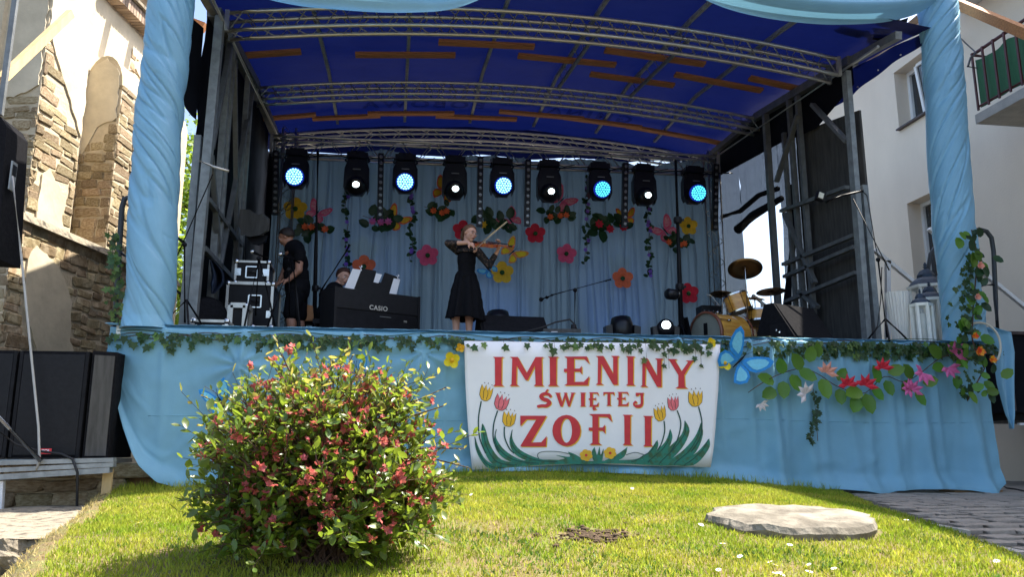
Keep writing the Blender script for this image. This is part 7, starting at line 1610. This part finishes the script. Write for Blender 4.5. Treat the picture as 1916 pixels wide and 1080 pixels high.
for k in range(175):
    # main canes fan out from the base; the tips fill an uneven dome
    while True:
        t_ = V(random.gauss(0, .5), random.gauss(0, .45), ru(.05, 1)); t_.normalize()
        if t_.z > -.08: break
    rr = ru(.55, 1.02); lump = 1 + .16 * MN.noise(t_ * 2.3 + V(4, 1, 2))
    tz = ru(.10, 1.0); pr_w = interp(tz, [.1, .3, .52, .72, .88, 1.0], [.74, .96, 1.02, .90, .66, .34]); aa = ru(0, 6.28); rr = .45 + .55 * rnd() ** .5
    tip = bc + V(math.cos(aa) * Rx * pr_w * rr * lump * 1.08, math.sin(aa) * .60 * pr_w * rr * lump, tz * (.94 + .06 * lump))
    base = bc + V(ru(-.14, .14), ru(-.10, .10), 0); mid = base.lerp(tip, .5) + V(ru(-.07, .07), ru(-.07, .07), ru(.0, .12)); q3 = base.lerp(tip, .78) + V(ru(-.05, .05), ru(-.05, .05), ru(.0, .08))
    pts = [base, base.lerp(mid, .5) + V(ru(-.03, .03), 0, .02), mid, q3, tip]; br_m.append((pts, .011 * ru(.7, 1.2))); tips.append((pts, 1))
# long shoots sticking out of the outline, traced loosely from the photo
for (px, py, dy) in [(520, 650, 0), (655, 636, 0), (515, 690, -.1), (700, 705, 0), (762, 728, .1), (835, 725, .1), (470, 700, 0), (380, 742, 0), (385, 800, -.1), (868, 840, 0), (878, 876, 0), (850, 900, -.1), (660, 665, 0), (575, 700, 0), (560, 730, -.1), (610, 690, .1), (730, 760, -.1), (800, 790, 0), (830, 760, 0), (395, 870, 0), (640, 720, 0), (690, 690, .05)]:
    tip = PY(px, py, bc.y + dy); c = bc + V(0, 0, .55); base = c.lerp(tip, .35); mid = c.lerp(tip, .7) + V(ru(-.03, .03), 0, ru(0, .05)); pts = [bc + V(ru(-.1, .1), 0, 0), base, mid, tip]; br_m.append((pts, .007)); tips.append((pts, 2))
def along(pts, f_):
    L_ = [(pts[i + 1] - pts[i]).length for i in range(len(pts) - 1)]; t = f_ * sum(L_)
    for i, l in enumerate(L_):
        if t <= l or i == len(L_) - 1: return pts[i].lerp(pts[i + 1], min(1, t / l)), (pts[i + 1] - pts[i]).normalized()
        t -= l
twigs = []
for pts, kind in tips:
    n_ = 24 if kind == 1 else 12
    if kind == 2:
        for j in range(16):
            f_ = .60 + .40 * j / 15; p, dr_ = along(pts, f_); sd_ = V(random.gauss(0, 1), random.gauss(0, 1), random.gauss(0, .6)); d_ = (dr_ * .7 + sd_.normalized()).normalized(); leaves.append((p, d_, ru(.035, .055) * (1 - .35 * (f_ > .92)), 1 if f_ > .82 else 0))
        continue
    for j in range(n_):
        f_ = ru(.35, 1.0); p, dr_ = along(pts, f_); sd_ = V(random.gauss(0, 1), random.gauss(0, 1), random.gauss(.25, .8)).normalized(); tl = ru(.06, .20); q = p + (dr_ * .5 + sd_) * tl
        if q.z < zlawn(q.x, q.y) + .08: continue
        twigs.append((p, q))
        for i in range(5):
            g_ = .2 + .8 * (i + 1) / 5; b_ = p.lerp(q, g_); ld = ((q - p).normalized() * .7 + V(random.gauss(0, 1), random.gauss(0, 1), random.gauss(.2, .8)).normalized()).normalized()
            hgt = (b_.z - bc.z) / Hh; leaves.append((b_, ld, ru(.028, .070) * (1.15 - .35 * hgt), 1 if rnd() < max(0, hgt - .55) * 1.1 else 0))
        if (q - bc - V(0, 0, .5)).length < .68 and rnd() < .22 + .50 * math.exp(-((q.x - bc.x - .12) ** 2 / .15 + (q.z - bc.z - .55) ** 2 / .08)): bloss.append(q if rnd() < .7 else p)
random.shuffle(bloss)
m = M()
for pts, r_ in br_m: m.tube(pts, [r_, r_ * .85, r_ * .6, r_ * .4, r_ * .2][:len(pts)], 5)
for p, q in twigs: m.tube([p, q], [.0028, .0014], 3)
o = m.build('branches', 'twig', bush); o['kind'] = 'stuff'
def lm(p, d_, s_):
    up = V(random.gauss(0, .6), random.gauss(-.25, .6), 1); return leafmat(p, tuple(d_), tuple(up), s_)
leaves.sort(key=lambda L_: -(L_[2] / (L_[0] - CC).length) * (1.6 if (L_[0].y < bc.y - .15) else 1)); restl = {'leaf': M(), 'leafyoung': M()}
for i, (p, d_, s_, yg) in enumerate(leaves):
    mt = 'leafyoung' if yg else 'leaf'; mw = lm(p, d_, s_); me = qleaf(mt, i % 3)
    if i < 300: piece(me, 'leaf', bush, mw)
    else: restl[mt].add([mw @ v.co for v in me.vertices], [tuple(f.vertices) for f in me.polygons])
for mt, mm in restl.items(): o = mm.build('foliage', mt, bush, True); o['kind'] = 'stuff'
def blossom_mesh(k):
    m = M(); random.seed(100 + k)
    for f_ in range(random.choice((2, 3, 4))):
        c = V(ru(-.02, .02), ru(-.02, .02), ru(-.02, .02)); n_ = V(random.gauss(0, 1), random.gauss(0, 1), random.gauss(0, 1)).normalized(); u_, w_ = frame(n_)
        for j in range(5):
            a = 2 * math.pi * j / 5; e_ = u_ * math.cos(a) + w_ * math.sin(a); g_ = u_ * -math.sin(a) + w_ * math.cos(a); m.add([c, c + e_ * .010 + g_ * .008 + n_ * .003, c + e_ * .019 + n_ * .008, c + e_ * .010 - g_ * .008 + n_ * .003], [(0, 1, 2, 3)])
    return mesh_of(m, 'blossom', 'blossom')
BM_ = [blossom_mesh(k) for k in range(6)]; random.seed(5)
bloss.sort(key=lambda p: (p - CC).length); rb = M()
for i, p in enumerate(bloss):
    mw = Matrix.Translation(p) @ Matrix.Rotation(ru(0, 6), 4, 'Z') @ Matrix.Rotation(ru(0, 3), 4, 'X') @ Matrix.Scale(ru(.75, 1.35), 4); me = BM_[i % 6]
    if i < 280: piece(me, 'blossom', bush, mw)
    else: rb.add([mw @ v.co for v in me.vertices], [tuple(f.vertices) for f in me.polygons])
if rb.v: o = rb.build('blossoms', 'blossom', bush); o.name = 'red_blossom'; o['kind'] = 'stuff'
